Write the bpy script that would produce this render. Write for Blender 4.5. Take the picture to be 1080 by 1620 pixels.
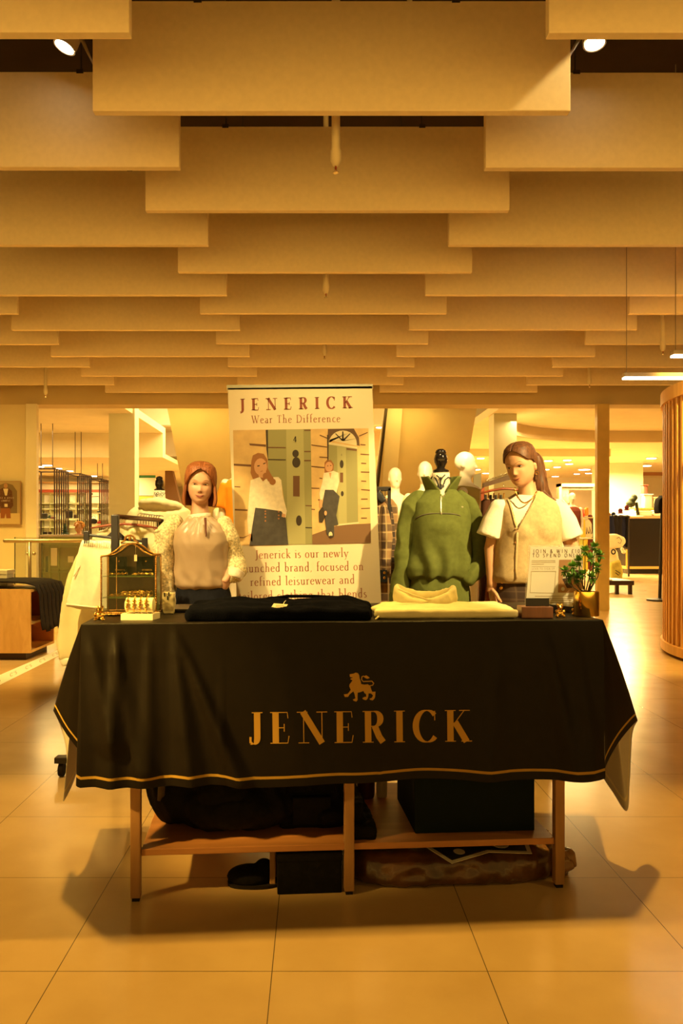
import bpy, bmesh, math, random
from mathutils import Vector, Matrix, noise
random.seed(7)
PI = math.pi
S = bpy.context.scene
COL = S.collection
for o in list(bpy.data.objects): bpy.data.objects.remove(o)
# ------------------------------------------------------------------ camera
FPX, CX, HY, CH = 1260.0, 497.0, 840.0, 1.237      # focal length in px, vanishing point, eye height
cd = bpy.data.cameras.new('camera'); cam = bpy.data.objects.new('camera', cd); COL.objects.link(cam)
cd.sensor_fit = 'VERTICAL'; cd.sensor_height = 36; cd.lens = FPX/1620*36
cd.shift_x = (540-CX)/1620; cd.shift_y = (HY-810)/1620
cd.clip_end = 200; cd.clip_start = .05
cam.location = (0, 0, CH); cam.rotation_euler = (PI/2, 0, 0); S.camera = cam
S.view_settings.view_transform = 'Standard'; S.view_settings.look = 'None'
S.view_settings.gamma = 1; S.view_settings.use_curve_mapping = False
S.view_settings.exposure = 0.0
# ------------------------------------------------------------------ world and lamps
WARM = (1, .60, .11); WARM2 = (1, .72, .27)
w = bpy.data.worlds.new('world'); S.world = w; w.use_nodes = True
bg = w.node_tree.nodes['Background']; bg.inputs[0].default_value = (1, .55, .10, 1)
# ambient glow for the unseen shop, shaped brighter below the horizon to lift the baffles
_tc = w.node_tree.nodes.new('ShaderNodeTexCoord'); _sp = w.node_tree.nodes.new('ShaderNodeSeparateXYZ'); _mr = w.node_tree.nodes.new('ShaderNodeMapRange')
w.node_tree.links.new(_tc.outputs['Generated'], _sp.inputs[0]); w.node_tree.links.new(_sp.outputs['Z'], _mr.inputs['Value'])
_mr.inputs['From Min'].default_value = -.06; _mr.inputs['From Max'].default_value = .04; _mr.inputs['To Min'].default_value = 2.9; _mr.inputs['To Max'].default_value = .42
w.node_tree.links.new(_mr.outputs['Result'], bg.inputs[1])
def spot(loc, tgt, power, size=50, blend=.5, rad=.04, col=WARM):
    l = bpy.data.lights.new('spot_lamp', 'SPOT'); l.energy = power; l.color = col
    l.spot_size = math.radians(size); l.spot_blend = blend; l.shadow_soft_size = rad
    o = bpy.data.objects.new('spot_lamp', l); COL.objects.link(o); o.location = loc
    o.rotation_euler = (Vector(tgt)-Vector(loc)).to_track_quat('-Z', 'Y').to_euler(); return o
def area(loc, sx, sy, power, rot=(0, 0, 0), col=WARM):
    l = bpy.data.lights.new('area_fill', 'AREA'); l.shape = 'RECTANGLE'; l.size = sx; l.size_y = sy
    l.energy = power; l.color = col
    o = bpy.data.objects.new('area_fill', l); COL.objects.link(o); o.location = loc; o.rotation_euler = rot; return o
spot((2.4, 2.3, 3.27), (.98, 4.45, 1.42), 1150, 27, .35, .05, WARM2)      # right woman and green dress form
spot((-1.9, 2.3, 3.27), (-.86, 4.45, 1.34), 640, 20, .35, .05, WARM2)      # left woman
spot((.1, 2.87, 3.8), (0, 4.7, 1.5), 430, 40, .95, .08, WARM2)      # unseen lamp added to brighten the banner from the front, table too
spot((-1.2, 3.27, 3.5), (-1.1, 1.93, 0), 340, 72, .3, .05, WARM)
spot((.9, 3.30, 3.5), (.8, 1.96, 0), 340, 72, .3, .05, WARM)         # table top from above
spot((-2.3, 3.5, 3.5), (-1.3, 4.2, .8), 160, 50, .4, .05, WARM2)
spot((-1.6, 2.3, 3.27), (-1.22, 4.1, .92), 620, 17, .5, .05, WARM2)         # added out of view to brighten the cream rack
spot((1.72, 3.80, 4.05), (1.22, 3.97, 3.25), 60, 28, .1, .02, WARM2)
spot((1.7, 1.30, 3.3), (.90, 3.0, 1.05), 420, 13, .6, .05, WARM2)      # extra lamp out of view, put in to lift the flyer and plant corner
spot((1.1, 5.34, 3.40), (1.15, 8.0, 1.82), 1100, 35, .5, .05, WARM2)  # hidden behind a baffle row, placed to brighten the white mannequins
spot((-1.0, 5.96, 3.45), (-1.4, 7.2, 1.2), 420, 55, .5, .05, WARM2)
spot((-3.3, 5.96, 3.45), (-2.9, 7.6, .4), 240, 60, .5, .05, WARM)
spot((-2.6, 1.0, 3.3), (-2.3, 3.4, 0), 60, 95, .9, .06, WARM)
spot((2.9, 1.5, 3.3), (2.4, 4.2, 0), 60, 95, .9, .06, WARM)
spot((3.2, 5.34, 3.45), (3.9, 7.6, 1.2), 800, 60, .5, .05, WARM)
spot((-3.0, 1.0, 2.9), (-.62, 2.86, .72), 2300, 17, .9, .10, WARM)         # rakes the folds of the cloth from the left
for x, y, p, c in ((-4.6, 9.7, 640, 110), (-.6, 9.7, 400, 104), (3.0, 9.7, 420, 104), (-4.4, 7.2, 300, 84), (-.3, 7.85, 260, 88), (3.6, 7.2, 180, 84), (-3.2, 4.74, 90, 50)):
    spot((x, y, 3.42), (x, y+.3, 0), p, c, .6, .05, WARM)      # unseen spots added over the mid floor; their bounce lifts the far baffles
for x in (-5.5, -3, 2.2, 7):
    area((x, 10.5, 3.25), 1.2, .6, 50 if x == -5.5 else 18, (0, 0, 0))  # unseen fill without a fitting, strongest to brighten the left wall
for x, y, z, p in ((-6, 16, 3.3, 150), (-1.5, 15.5, 4.6, 210), (4.8, 15.5, 3.3, 220), (-6.5, 22, 2.85, 360), (-.5, 24, 3.2, 380), (4.5, 21, 3.15, 450), (8.5, 24, 3.15, 1400), (12, 20, 3.15, 420), (6, 30, 3.15, 450), (-2, 18, 4.8, 320)):
    area((x, y, z), 2.2, 1.6, p, (0, 0, 0), WARM2)  # unseen area lights added to carry the light of the far downlights
for x in (-2.2, -.6, 1.4): area((x, 13.1, 3.35), 1.2, .25, 7, (math.radians(35), 0, 0), WARM)   # unseen fill added behind the bulkhead to brighten the shafts
# ------------------------------------------------------------------ materials
MATS = {}
def mat(name, col, rough=.6, metal=0, var=0, scale=8, bump=0, bscale=60, emit=None, es=0, sheen=0, trans=0, alpha=1, stretch=None, coat=0, back=None, ior=1.45, spec=.5):
    if name in MATS: return MATS[name]
    m = bpy.data.materials.new(name); m.use_nodes = True; nt = m.node_tree; N = nt.nodes; L = nt.links
    b = N['Principled BSDF']; b.inputs['Base Color'].default_value = (*col, 1); b.inputs['Sheen Tint'].default_value = (*col, 1)
    b.inputs['Roughness'].default_value = rough; b.inputs['Specular IOR Level'].default_value = spec if spec != .5 or rough < .7 else .12; b.inputs['Metallic'].default_value = metal
    b.inputs['Transmission Weight'].default_value = trans; b.inputs['Alpha'].default_value = alpha
    b.inputs['Sheen Weight'].default_value = sheen; b.inputs['Coat Weight'].default_value = coat; b.inputs['IOR'].default_value = ior
    if emit: b.inputs['Emission Color'].default_value = (*emit, 1); b.inputs['Emission Strength'].default_value = es
    if var or bump or stretch:
        tc = N.new('ShaderNodeTexCoord'); mp = N.new('ShaderNodeMapping'); L.new(tc.outputs['Object'], mp.inputs[0])
        if stretch: mp.inputs['Scale'].default_value = stretch
    out = None
    if var:
        n = N.new('ShaderNodeTexNoise'); n.inputs['Scale'].default_value = scale; n.inputs['Detail'].default_value = 4
        L.new(mp.outputs[0], n.inputs['Vector'])
        r = N.new('ShaderNodeValToRGB'); r.color_ramp.elements[0].position = .3; r.color_ramp.elements[1].position = .7
        r.color_ramp.elements[0].color = (*[c*(1-var) for c in col], 1); r.color_ramp.elements[1].color = (*[min(1, c*(1+var)) for c in col], 1)
        L.new(n.outputs['Fac'], r.inputs[0]); L.new(r.outputs[0], b.inputs['Base Color']); out = r.outputs[0]
    if back:
        g = N.new('ShaderNodeNewGeometry'); mx = N.new('ShaderNodeMix'); mx.data_type = 'RGBA'
        L.new(g.outputs['Backfacing'], mx.inputs[0]); mx.inputs[6].default_value = (*col, 1); mx.inputs[7].default_value = (*back, 1)
        if out: L.new(out, mx.inputs[6])
        L.new(mx.outputs[2], b.inputs['Base Color'])
    if bump:
        n2 = N.new('ShaderNodeTexNoise'); n2.inputs['Scale'].default_value = bscale; n2.inputs['Detail'].default_value = 3
        L.new(mp.outputs[0], n2.inputs['Vector'])
        bp = N.new('ShaderNodeBump'); bp.inputs['Strength'].default_value = bump; bp.inputs['Distance'].default_value = .01
        L.new(n2.outputs['Fac'], bp.inputs['Height']); L.new(bp.outputs[0], b.inputs['Normal'])
    MATS[name] = m; return m
def plaid(name, base, dark, light, scale=14):
    m = bpy.data.materials.new(name); m.use_nodes = True; nt = m.node_tree; N = nt.nodes; L = nt.links; b = N['Principled BSDF']
    b.inputs['Roughness'].default_value = .85
    tc = N.new('ShaderNodeTexCoord'); sp = N.new('ShaderNodeSeparateXYZ'); L.new(tc.outputs['Object'], sp.inputs[0])
    cur = None
    for k, (ax, sc, th, c) in enumerate((('X', scale, .55, dark), ('Z', scale, .55, dark), ('X', scale*2, .85, light), ('Z', scale*2, .85, light))):
        mu = N.new('ShaderNodeMath'); mu.operation = 'MULTIPLY'; mu.inputs[1].default_value = sc
        if ax == 'X':
            ad = N.new('ShaderNodeMath'); ad.operation = 'ADD'; L.new(sp.outputs['X'], ad.inputs[0]); L.new(sp.outputs['Y'], ad.inputs[1]); L.new(ad.outputs[0], mu.inputs[0])
        else: L.new(sp.outputs['Z'], mu.inputs[0])
        fr = N.new('ShaderNodeMath'); fr.operation = 'FRACT'; L.new(mu.outputs[0], fr.inputs[0])
        gt = N.new('ShaderNodeMath'); gt.operation = 'GREATER_THAN'; gt.inputs[1].default_value = th; L.new(fr.outputs[0], gt.inputs[0])
        h = N.new('ShaderNodeMath'); h.operation = 'MULTIPLY'; h.inputs[1].default_value = .6; L.new(gt.outputs[0], h.inputs[0])
        mx = N.new('ShaderNodeMix'); mx.data_type = 'RGBA'; L.new(h.outputs[0], mx.inputs[0]); mx.inputs[7].default_value = (*c, 1)
        if cur is None: mx.inputs[6].default_value = (*base, 1)
        else: L.new(cur, mx.inputs[6])
        cur = mx.outputs[2]
    L.new(cur, b.inputs['Base Color']); MATS[name] = m; return m
def wood(name, c1, c2, scale=6, rough=.45, stretch=(1, 1, .12), spec=.5):
    m = bpy.data.materials.new(name); m.use_nodes = True; nt = m.node_tree; N = nt.nodes; L = nt.links; b = N['Principled BSDF']
    b.inputs['Roughness'].default_value = rough; b.inputs['Specular IOR Level'].default_value = spec
    tc = N.new('ShaderNodeTexCoord'); mp = N.new('ShaderNodeMapping'); mp.inputs['Scale'].default_value = stretch; L.new(tc.outputs['Object'], mp.inputs[0])
    n = N.new('ShaderNodeTexNoise'); n.inputs['Scale'].default_value = scale*4; n.inputs['Detail'].default_value = 6; n.inputs['Distortion'].default_value = .6
    L.new(mp.outputs[0], n.inputs['Vector'])
    r = N.new('ShaderNodeValToRGB'); r.color_ramp.elements[0].position = .35; r.color_ramp.elements[1].position = .65
    r.color_ramp.elements[0].color = (*c1, 1); r.color_ramp.elements[1].color = (*c2, 1)
    L.new(n.outputs['Fac'], r.inputs[0]); L.new(r.outputs[0], b.inputs['Base Color']); MATS[name] = m; return m
# floor: big polished tiles, thin dark joints
def floor_mat():
    m = bpy.data.materials.new('polished_tile'); m.use_nodes = True; nt = m.node_tree; N = nt.nodes; L = nt.links; b = N['Principled BSDF']
    tc = N.new('ShaderNodeTexCoord'); sp = N.new('ShaderNodeSeparateXYZ'); L.new(tc.outputs['Object'], sp.inputs[0])
    res = []
    for ax, off in (('X', .725+.605*40), ('Y', -2.236+.605*40)):
        a = N.new('ShaderNodeMath'); a.operation = 'ADD'; a.inputs[1].default_value = off; L.new(sp.outputs[ax], a.inputs[0])
        d = N.new('ShaderNodeMath'); d.operation = 'DIVIDE'; d.inputs[1].default_value = .605; L.new(a.outputs[0], d.inputs[0])
        f = N.new('ShaderNodeMath'); f.operation = 'FRACT'; L.new(d.outputs[0], f.inputs[0])
        l = N.new('ShaderNodeMath'); l.operation = 'LESS_THAN'; l.inputs[1].default_value = .0045; L.new(f.outputs[0], l.inputs[0]); res.append(l)
    mxm = N.new('ShaderNodeMath'); mxm.operation = 'MAXIMUM'; L.new(res[0].outputs[0], mxm.inputs[0]); L.new(res[1].outputs[0], mxm.inputs[1])
    n = N.new('ShaderNodeTexNoise'); n.inputs['Scale'].default_value = 3; n.inputs['Detail'].default_value = 8; L.new(tc.outputs['Object'], n.inputs['Vector'])
    r = N.new('ShaderNodeValToRGB'); r.color_ramp.elements[0].color = (.52, .34, .15, 1); r.color_ramp.elements[1].color = (.62, .42, .20, 1)
    r.color_ramp.elements[0].position = .3; r.color_ramp.elements[1].position = .7; L.new(n.outputs['Fac'], r.inputs[0])
    mx = N.new('ShaderNodeMix'); mx.data_type = 'RGBA'; L.new(mxm.outputs[0], mx.inputs[0]); L.new(r.outputs[0], mx.inputs[6]); mx.inputs[7].default_value = (.13, .09, .05, 1)
    L.new(mx.outputs[2], b.inputs['Base Color'])
    b.inputs['Roughness'].default_value = .2; b.inputs['Specular IOR Level'].default_value = .55
    return m
# ------------------------------------------------------------------ mesh builder
def X(px, D): return (px-CX)/FPX*D
def Z(py, D): return CH+(HY-py)/FPX*D
def P(px, py, D): return Vector((X(px, D), D, Z(py, D)))
class MB:
    def __init__(s): s.v = []; s.f = []; s.m = []; s.cur = 0
    def add(s, vs, fs, m=None):
        b = len(s.v); s.v += [Vector(v) for v in vs]; s.f += [[i+b for i in f] for f in fs]
        s.m += [s.cur if m is None else m]*len(fs); return s
    def box(s, x0, x1, y0, y1, z0, z1, m=None, bev=0, M=None):
        if bev:
            vs, fs = [], []
            bm = bmesh.new(); bmesh.ops.create_cube(bm, size=1)
            for v in bm.verts: v.co = Vector(((x0+x1)/2+v.co.x*(x1-x0), (y0+y1)/2+v.co.y*(y1-y0), (z0+z1)/2+v.co.z*(z1-z0)))
            bmesh.ops.bevel(bm, geom=bm.edges[:], offset=bev, segments=2, affect='EDGES', profile=.5)
            bm.verts.index_update(); vs = [v.co.copy() for v in bm.verts]; fs = [[v.index for v in f.verts] for f in bm.faces]; bm.free()
        else:
            vs = [Vector((x, y, z)) for x in (x0, x1) for y in (y0, y1) for z in (z0, z1)]
            fs = [[0, 1, 3, 2], [4, 6, 7, 5], [0, 4, 5, 1], [2, 3, 7, 6], [0, 2, 6, 4], [1, 5, 7, 3]]
        if M: vs = [M@v for v in vs]
        return s.add(vs, fs, m)
    def rings(s, R, cap=True, closed=True, m=None):
        n = len(R[0]); vs = [p for r in R for p in r]; fs = []
        for i in range(len(R)-1):
            for j in range(n if closed else n-1):
                k = (j+1) % n; fs.append([i*n+j, i*n+k, (i+1)*n+k, (i+1)*n+j])
        if cap: fs.append(list(range(n))[::-1]); fs.append([(len(R)-1)*n+j for j in range(n)])
        return s.add(vs, fs, m)
    def tube(s, path, rad, n=12, m=None, cap=True, flat=1, round_ends=False):
        path = [Vector(p) for p in path]
        if not hasattr(rad, '__len__'): rad = [rad]*len(path)
        rad = list(rad)
        if round_ends:
            d0 = (path[0]-path[1]).normalized(); d1 = (path[-1]-path[-2]).normalized(); P0, P1, r0, r1 = path[0], path[-1], rad[0], rad[-1]
            path = [P0+d0*r0*c for c in (.95, .75, .4)]+path+[P1+d1*r1*c for c in (.4, .75, .95)]
            rad = [r0*.3, r0*.66, r0*.92]+rad+[r1*.92, r1*.66, r1*.3]
        R = []; up = None
        for i, p in enumerate(path):
            t = (path[min(i+1, len(path)-1)]-path[max(i-1, 0)]).normalized()
            if up is None:
                up = Vector((0, 0, 1)) if abs(t.z) < .9 else Vector((0, 1, 0))
            a = t.cross(up).normalized(); bb = a.cross(t).normalized(); up = bb
            R.append([p+(a*math.cos(2*PI*k/n)+bb*math.sin(2*PI*k/n)*flat)*rad[i] for k in range(n)])
        return s.rings(R, cap, True, m)
    def ell(s, c, r, n=20, k=14, m=None, M=None):
        c = Vector(c); R = []
        for i in range(1, k):
            a = PI*i/k
            ring = [Vector((r[0]*math.sin(a)*math.cos(2*PI*j/n), r[1]*math.sin(a)*math.sin(2*PI*j/n), r[2]*math.cos(a))) for j in range(n)]
            R.append([c+(M@p if M else p) for p in ring])
        return s.rings(R, True, True, m)
    def lathe(s, c, prof, n=24, m=None, cap=True):
        c = Vector(c); return s.rings([[c+Vector((r*math.cos(2*PI*j/n), r*math.sin(2*PI*j/n), z)) for j in range(n)] for r, z in prof], cap, True, m)
    def prism(s, poly, d, m=None):      # poly: list of 3d points, d: extrusion vector
        n = len(poly); d = Vector(d); vs = [Vector(p) for p in poly]; vs += [p+d for p in vs]
        fs = [list(range(n)), [n+j for j in range(n)][::-1]]+[[j, n+j, n+(j+1) % n, (j+1) % n] for j in range(n)]
        return s.add(vs, fs, m)
    def loft(s, rings, n=36, e=2.3, m=None):  # ring: (cx,cy,cz,a,b[,tiltx])
        R = []
        for q in rings:
            cx, cy, cz, a, b = q[:5]; tl = q[5] if len(q) > 5 else 0; r = []
            for j in range(n):
                t = 2*PI*j/n; ct, st = math.cos(t), math.sin(t)
                x = a*math.copysign(abs(ct)**(2/e), ct); y = b*math.copysign(abs(st)**(2/e), st)
                r.append(Vector((cx+x, cy+y, cz+tl*x)))
            R.append(r)
        return s.rings(R, True, True, m)
    def build(s, name, mats, parent=None, smooth=False, auto=None, W=True):
        me = bpy.data.meshes.new(name)
        inv = None
        if parent is not None and W:
            q = parent; M = Matrix.Identity(4)
            while q is not None: M = Matrix.LocRotScale(q.location, q.rotation_euler, q.scale)@M; q = q.parent
            inv = M.inverted()
        vs = [inv@v for v in s.v] if inv else s.v
        me.from_pydata([tuple(v) for v in vs], [], s.f)
        if not isinstance(mats, (list, tuple)): mats = [mats]
        for m in mats: me.materials.append(m)
        if len(mats) > 1: me.polygons.foreach_set('material_index', s.m)
        bm = bmesh.new(); bm.from_mesh(me); 
        if not getattr(s, 'keepn', False): bmesh.ops.recalc_face_normals(bm, faces=bm.faces)
        bm.to_mesh(me); bm.free()
        if smooth:
            me.polygons.foreach_set('use_smooth', [True]*len(me.polygons))
            if auto: me.set_sharp_from_angle(angle=math.radians(auto))
        o = bpy.data.objects.new(name, me); COL.objects.link(o)
        if parent is not None: o.parent = parent
        return o
def blob(mb, name, mats, parent=None, vox=.008, sm=4, disp=None, matf=None):
    me = bpy.data.meshes.new('tmp'); me.from_pydata([tuple(v) for v in mb.v], [], mb.f)
    bm = bmesh.new(); bm.from_mesh(me); 
    bmesh.ops.recalc_face_normals(bm, faces=bm.faces); bm.to_mesh(me); bm.free()
    t = bpy.data.objects.new('tmp', me); COL.objects.link(t)
    r = t.modifiers.new('r', 'REMESH'); r.mode = 'VOXEL'; r.voxel_size = vox
    if sm: q = t.modifiers.new('s', 'SMOOTH'); q.iterations = sm; q.factor = .6
    bpy.context.view_layer.update()
    dg = bpy.context.evaluated_depsgraph_get(); me2 = bpy.data.meshes.new_from_object(t.evaluated_get(dg))
    bpy.data.objects.remove(t)
    if disp:
        nn = [v.normal.copy() for v in me2.vertices]
        for v, n in zip(me2.vertices, nn):
            d = disp(v.co, n)
            v.co = v.co+(d if isinstance(d, Vector) else n*d)
    if not isinstance(mats, (list, tuple)): mats = [mats]
    me2.materials.clear()
    for m in mats: me2.materials.append(m)
    if matf: 
        for p in me2.polygons: p.material_index = matf(p.center)
    else: me2.polygons.foreach_set('material_index', [0]*len(me2.polygons))
    if parent is not None:
        q = parent; M = Matrix.Identity(4)
        while q is not None: M = Matrix.LocRotScale(q.location, q.rotation_euler, q.scale)@M; q = q.parent
        me2.transform(M.inverted())
    me2.polygons.foreach_set('use_smooth', [True]*len(me2.polygons)); me2.update()
    me2.name = name; o = bpy.data.objects.new(name, me2); COL.objects.link(o)
    if parent is not None: o.parent = parent
    return o
def folds(amp=.006, sc=(9, 9, 3), seed=0, am2=.003):
    def f(co, n):
        p = Vector((co.x*sc[0]+seed, co.y*sc[1], co.z*sc[2]))
        a = noise.noise(p); b = noise.noise(p*2.3+Vector((3, 1, seed)))
        return amp*(1-2*abs(a))+am2*b
    return f
def tag(o, label=None, cat=None, group=None, kind=None):
    if label: o['label'] = label
    if cat: o['category'] = cat
    if group: o['group'] = group
    if kind: o['kind'] = kind
    return o
def thing(name, label, cat, loc=(0, 0, 0), rz=0, group=None):
    o = bpy.data.objects.new(name, None); COL.objects.link(o); o.empty_display_size = .1
    o.location = loc; o.rotation_euler = (0, 0, rz); return tag(o, label, cat, group)
def struct(name, mb, m, **k):
    o = mb.build(name, m, **k); o['kind'] = 'structure'; return o
def dup(root, loc, rz=None, label=None):
    r = root.copy(); COL.objects.link(r); r.location = loc
    if rz is not None: r.rotation_euler = (0, 0, rz)
    if label: r['label'] = label
    for ch in list(root.children):
        c = ch.copy(); COL.objects.link(c); c.parent = r
        for g in list(ch.children): d = g.copy(); COL.objects.link(d); d.parent = c
    return r
# ------------------------------------------------------------------ lettering drawn as strokes
def arc(cx, cy, rx, ry, a0, a1, n=12):
    return [(cx+rx*math.cos(math.radians(a0+(a1-a0)*i/n)), cy+ry*math.sin(math.radians(a0+(a1-a0)*i/n))) for i in range(n+1)]
GL = {}   # glyph: (advance, [(mode, points)], [serifs (x,y)])
GL['J'] = (.40, [('a', [(.26, 1), (.26, .1)]+arc(.10, .1, .16, .28, 0, -85)), ('k', [(.06, -.17), (.11, -.16)])], [(.26, 1)])
GL['j'] = (.46, [('a', [(.30, 1), (.30, .2)]+arc(.17, .2, .13, .2, 0, -120)), ('k', [(.05, .12), (.12, .12)])], [(.30, 1)])   # J resting on its baseline
GL['E'] = (.62, [('a', [(.15, 0), (.15, 1)]), ('t', [(.15, .985), (.52, .985), (.54, .8)]), ('t', [(.15, .5), (.42, .5)]), ('t', [(.42, .62), (.42, .38)]), ('t', [(.15, .015), (.53, .015), (.57, .24)])], [(.15, 1), (.15, 0)])
GL['N'] = (.86, [('t', [(.14, 0), (.14, 1)]), ('k', [(.12, 1), (.72, 0)]), ('t', [(.72, 0), (.72, 1)])], [(.14, 0), (.10, 1), (.72, 1)])
GL['R'] = (.70, [('a', [(.15, 0), (.15, 1)]), ('a', [(.15, .985), (.33, .985)]+arc(.34, .75, .2, .235, 90, -90)+[(.15, .515)]), ('k', [(.36, .52), (.50, .18), (.62, .01)])], [(.15, 1), (.15, 0)])
GL['I'] = (.34, [('a', [(.17, 0), (.17, 1)])], [(.17, 1), (.17, 0)])
GL['C'] = (.74, [('a', arc(.42, .5, .35, .5, 45, 318, 24)), ('t', [(.67, .98), (.67, .68)])], [])
GL['K'] = (.74, [('a', [(.15, 0), (.15, 1)]), ('t', [(.60, 1), (.16, .42)]), ('k', [(.30, .62), (.66, 0)])], [(.15, 1), (.15, 0), (.60, 1), (.66, 0)])
GL['W'] = (.98, [('k', [(.05, 1), (.30, 0)]), ('t', [(.30, 0), (.50, .95)]), ('k', [(.42, 1), (.68, 0)]), ('t', [(.68, 0), (.92, 1)])], [(.05, 1), (.92, 1)])
GL['V'] = (.70, [('k', [(.05, 1), (.34, 0)]), ('t', [(.34, 0), (.64, 1)])], [(.05, 1), (.64, 1)])
GL['T'] = (.62, [('a', [(.31, 0), (.31, 1)]), ('t', [(.04, .82), (.06, .985), (.56, .985), (.58, .82)])], [(.31, 0)])
GL['D'] = (.76, [('a', [(.15, 0), (.15, 1)]), ('a', [(.15, .985), (.28, .985)]+arc(.30, .5, .38, .485, 90, -90, 18)+[(.15, .015)])], [(.15, 1), (.15, 0)])
GL['O'] = (.84, [('a', arc(.42, .5, .36, .5, 0, 360, 28))], [])
GL['S'] = (.56, [('a', arc(.28, .75, .19, .24, 30, 230, 12)+arc(.28, .26, .2, .25, 60, -150, 14))], [])
GL['P'] = (.58, [('a', [(.12, 0), (.12, 1)]), ('a', [(.12, .985), (.3, .985)]+arc(.3, .74, .2, .245, 90, -90)+[(.12, .495)])], [])
GL['L'] = (.5, [('a', [(.12, 0), (.12, 1)]), ('t', [(.12, .015), (.46, .015)])], [])
GL['A'] = (.72, [('t', [(.04, 0), (.35, 1)]), ('k', [(.35, 1), (.68, 0)]), ('t', [(.14, .33), (.57, .33)])], [])
GL['G'] = (.78, [('a', arc(.42, .5, .35, .5, 45, 340, 24)), ('a', [(.74, .4), (.74, .1)]), ('t', [(.5, .42), (.74, .42)])], [])
GL['U'] = (.74, [('a', [(.12, 1), (.12, .3)]+arc(.36, .3, .24, .3, 180, 360)+[(.60, 1)])], [])
GL['M'] = (.9, [('t', [(.1, 0), (.12, 1)]), ('k', [(.12, 1), (.44, .1)]), ('t', [(.44, .1), (.76, 1)]), ('a', [(.76, 1), (.8, 0)])], [])
GL['&'] = (.74, [('a', [(.66, 0), (.2, .72)]+arc(.32, .82, .13, .17, 200, -40, 12)+[(.12, .42)]+arc(.28, .22, .21, .22, 130, 330, 12)+[(.62, .45)])], [])
GL['£'] = (.56, [('a', arc(.36, .76, .16, .22, 20, 180)+[(.22, .3), (.08, .02), (.5, .02)]), ('t', [(.08, .46), (.42, .46)])], [])
GL['1'] = (.36, [('a', [(.06, .82), (.22, 1), (.22, 0)])], [])
GL['0'] = (.58, [('a', arc(.29, .5, .22, .5, 0, 360, 22))], [])
GL['4'] = (.56, [('a', [(.4, 0), (.4, 1)]), ('t', [(.4, 1), (.04, .28), (.54, .28)])], [])
x = .6
GL['a'] = (.46, [('a', arc(.20, .43, .15, .17, 150, 0, 8)+[(.35, .08), (.42, 0)]), ('a', [(.35, .36), (.2, .33)]+arc(.2, .16, .14, .16, 100, 330, 12)+[(.35, .1)])], [])
GL['b'] = (.52, [('a', [(.12, 1.12), (.12, .03)]), ('a', arc(.27, .3, .18, .3, 150, -150, 18))], [(.08, 1.1)])
GL['c'] = (.44, [('a', arc(.25, .3, .19, .3, 50, 315, 18))], [])
GL['d'] = (.54, [('a', [(.40, 1.12), (.40, .03), (.48, .02)]), ('a', arc(.24, .3, .18, .3, 35, 325, 18))], [(.36, 1.1)])
GL['e'] = (.46, [('a', [(.05, .33), (.42, .38)]+arc(.24, .3, .19, .3, 20, 318, 20))], [])
GL['f'] = (.32, [('a', arc(.29, .9, .15, .2, 60, 180, 8)+[(.14, 0)]), ('t', [(.03, .58), (.32, .58)])], [(.14, 0)])
GL['g'] = (.50, [('a', arc(.22, .4, .14, .2, 0, 360, 18)), ('a', [(.14, .22), (.1, .1), (.3, .04), (.42, -.08)]+arc(.24, -.18, .18, .14, 30, -250, 14)), ('t', [(.34, .52), (.46, .58)])], [])
GL['h'] = (.56, [('a', [(.12, 1.12), (.12, 0)]), ('a', arc(.27, .4, .15, .2, 160, 0, 10)+[(.42, 0)])], [(.08, 1.1), (.12, 0), (.42, 0)])
GL['i'] = (.26, [('a', [(.13, x), (.13, 0)]), ('k', [(.13, .84), (.13, .90)])], [(.10, x), (.13, 0)])
GL['k'] = (.52, [('a', [(.12, 1.12), (.12, 0)]), ('t', [(.40, .6), (.13, .28)]), ('k', [(.22, .36), (.46, 0)])], [(.08, 1.1), (.12, 0), (.40, .6), (.46, 0)])
GL['l'] = (.26, [('a', [(.13, 1.12), (.13, 0)])], [(.09, 1.1), (.13, 0)])
GL['n'] = (.58, [('a', [(.12, x), (.12, 0)]), ('a', arc(.28, .4, .15, .2, 160, 0, 10)+[(.43, 0)])], [(.09, x), (.12, 0), (.43, 0)])
GL['o'] = (.50, [('a', arc(.25, .3, .19, .3, 0, 360, 22))], [])
GL['r'] = (.38, [('a', [(.12, x), (.12, 0)]), ('a', arc(.27, .42, .13, .18, 150, 50, 6))], [(.09, x), (.12, 0)])
GL['s'] = (.36, [('a', arc(.17, .45, .1, .14, 40, 230, 8)+arc(.18, .15, .12, .15, 55, -150, 10))], [])
GL['t'] = (.32, [('a', [(.13, .78), (.13, .12)]+arc(.22, .12, .09, .12, 180, 290, 6)), ('t', [(.03, .58), (.28, .58)])], [])
GL['u'] = (.56, [('a', [(.12, x), (.12, .2)]+arc(.26, .2, .14, .2, 180, 340, 8)+[(.42, .2)]), ('a', [(.42, x), (.42, .04), (.5, .02)])], [(.09, x), (.39, x)])
GL['w'] = (.74, [('k', [(.05, x), (.22, 0)]), ('t', [(.22, 0), (.36, .55)]), ('k', [(.34, x), (.50, 0)]), ('t', [(.50, 0), (.68, x)])], [(.05, x), (.68, x)])
GL['y'] = (.52, [('k', [(.06, x), (.26, .02)]), ('t', [(.46, x), (.26, 0), (.16, -.28), (.04, -.32)])], [(.06, x), (.46, x)])
GL[','] = (.22, [('k', [(.1, .06), (.11, .02)]), ('t', [(.13, .04), (.06, -.14)])], [])
GL['.'] = (.22, [('k', [(.1, .08), (.1, .0)])], [])
GL["'"] = (.18, [('k', [(.1, 1.0), (.1, .85)])], [])
GL[' '] = (.30, [], [])
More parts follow.
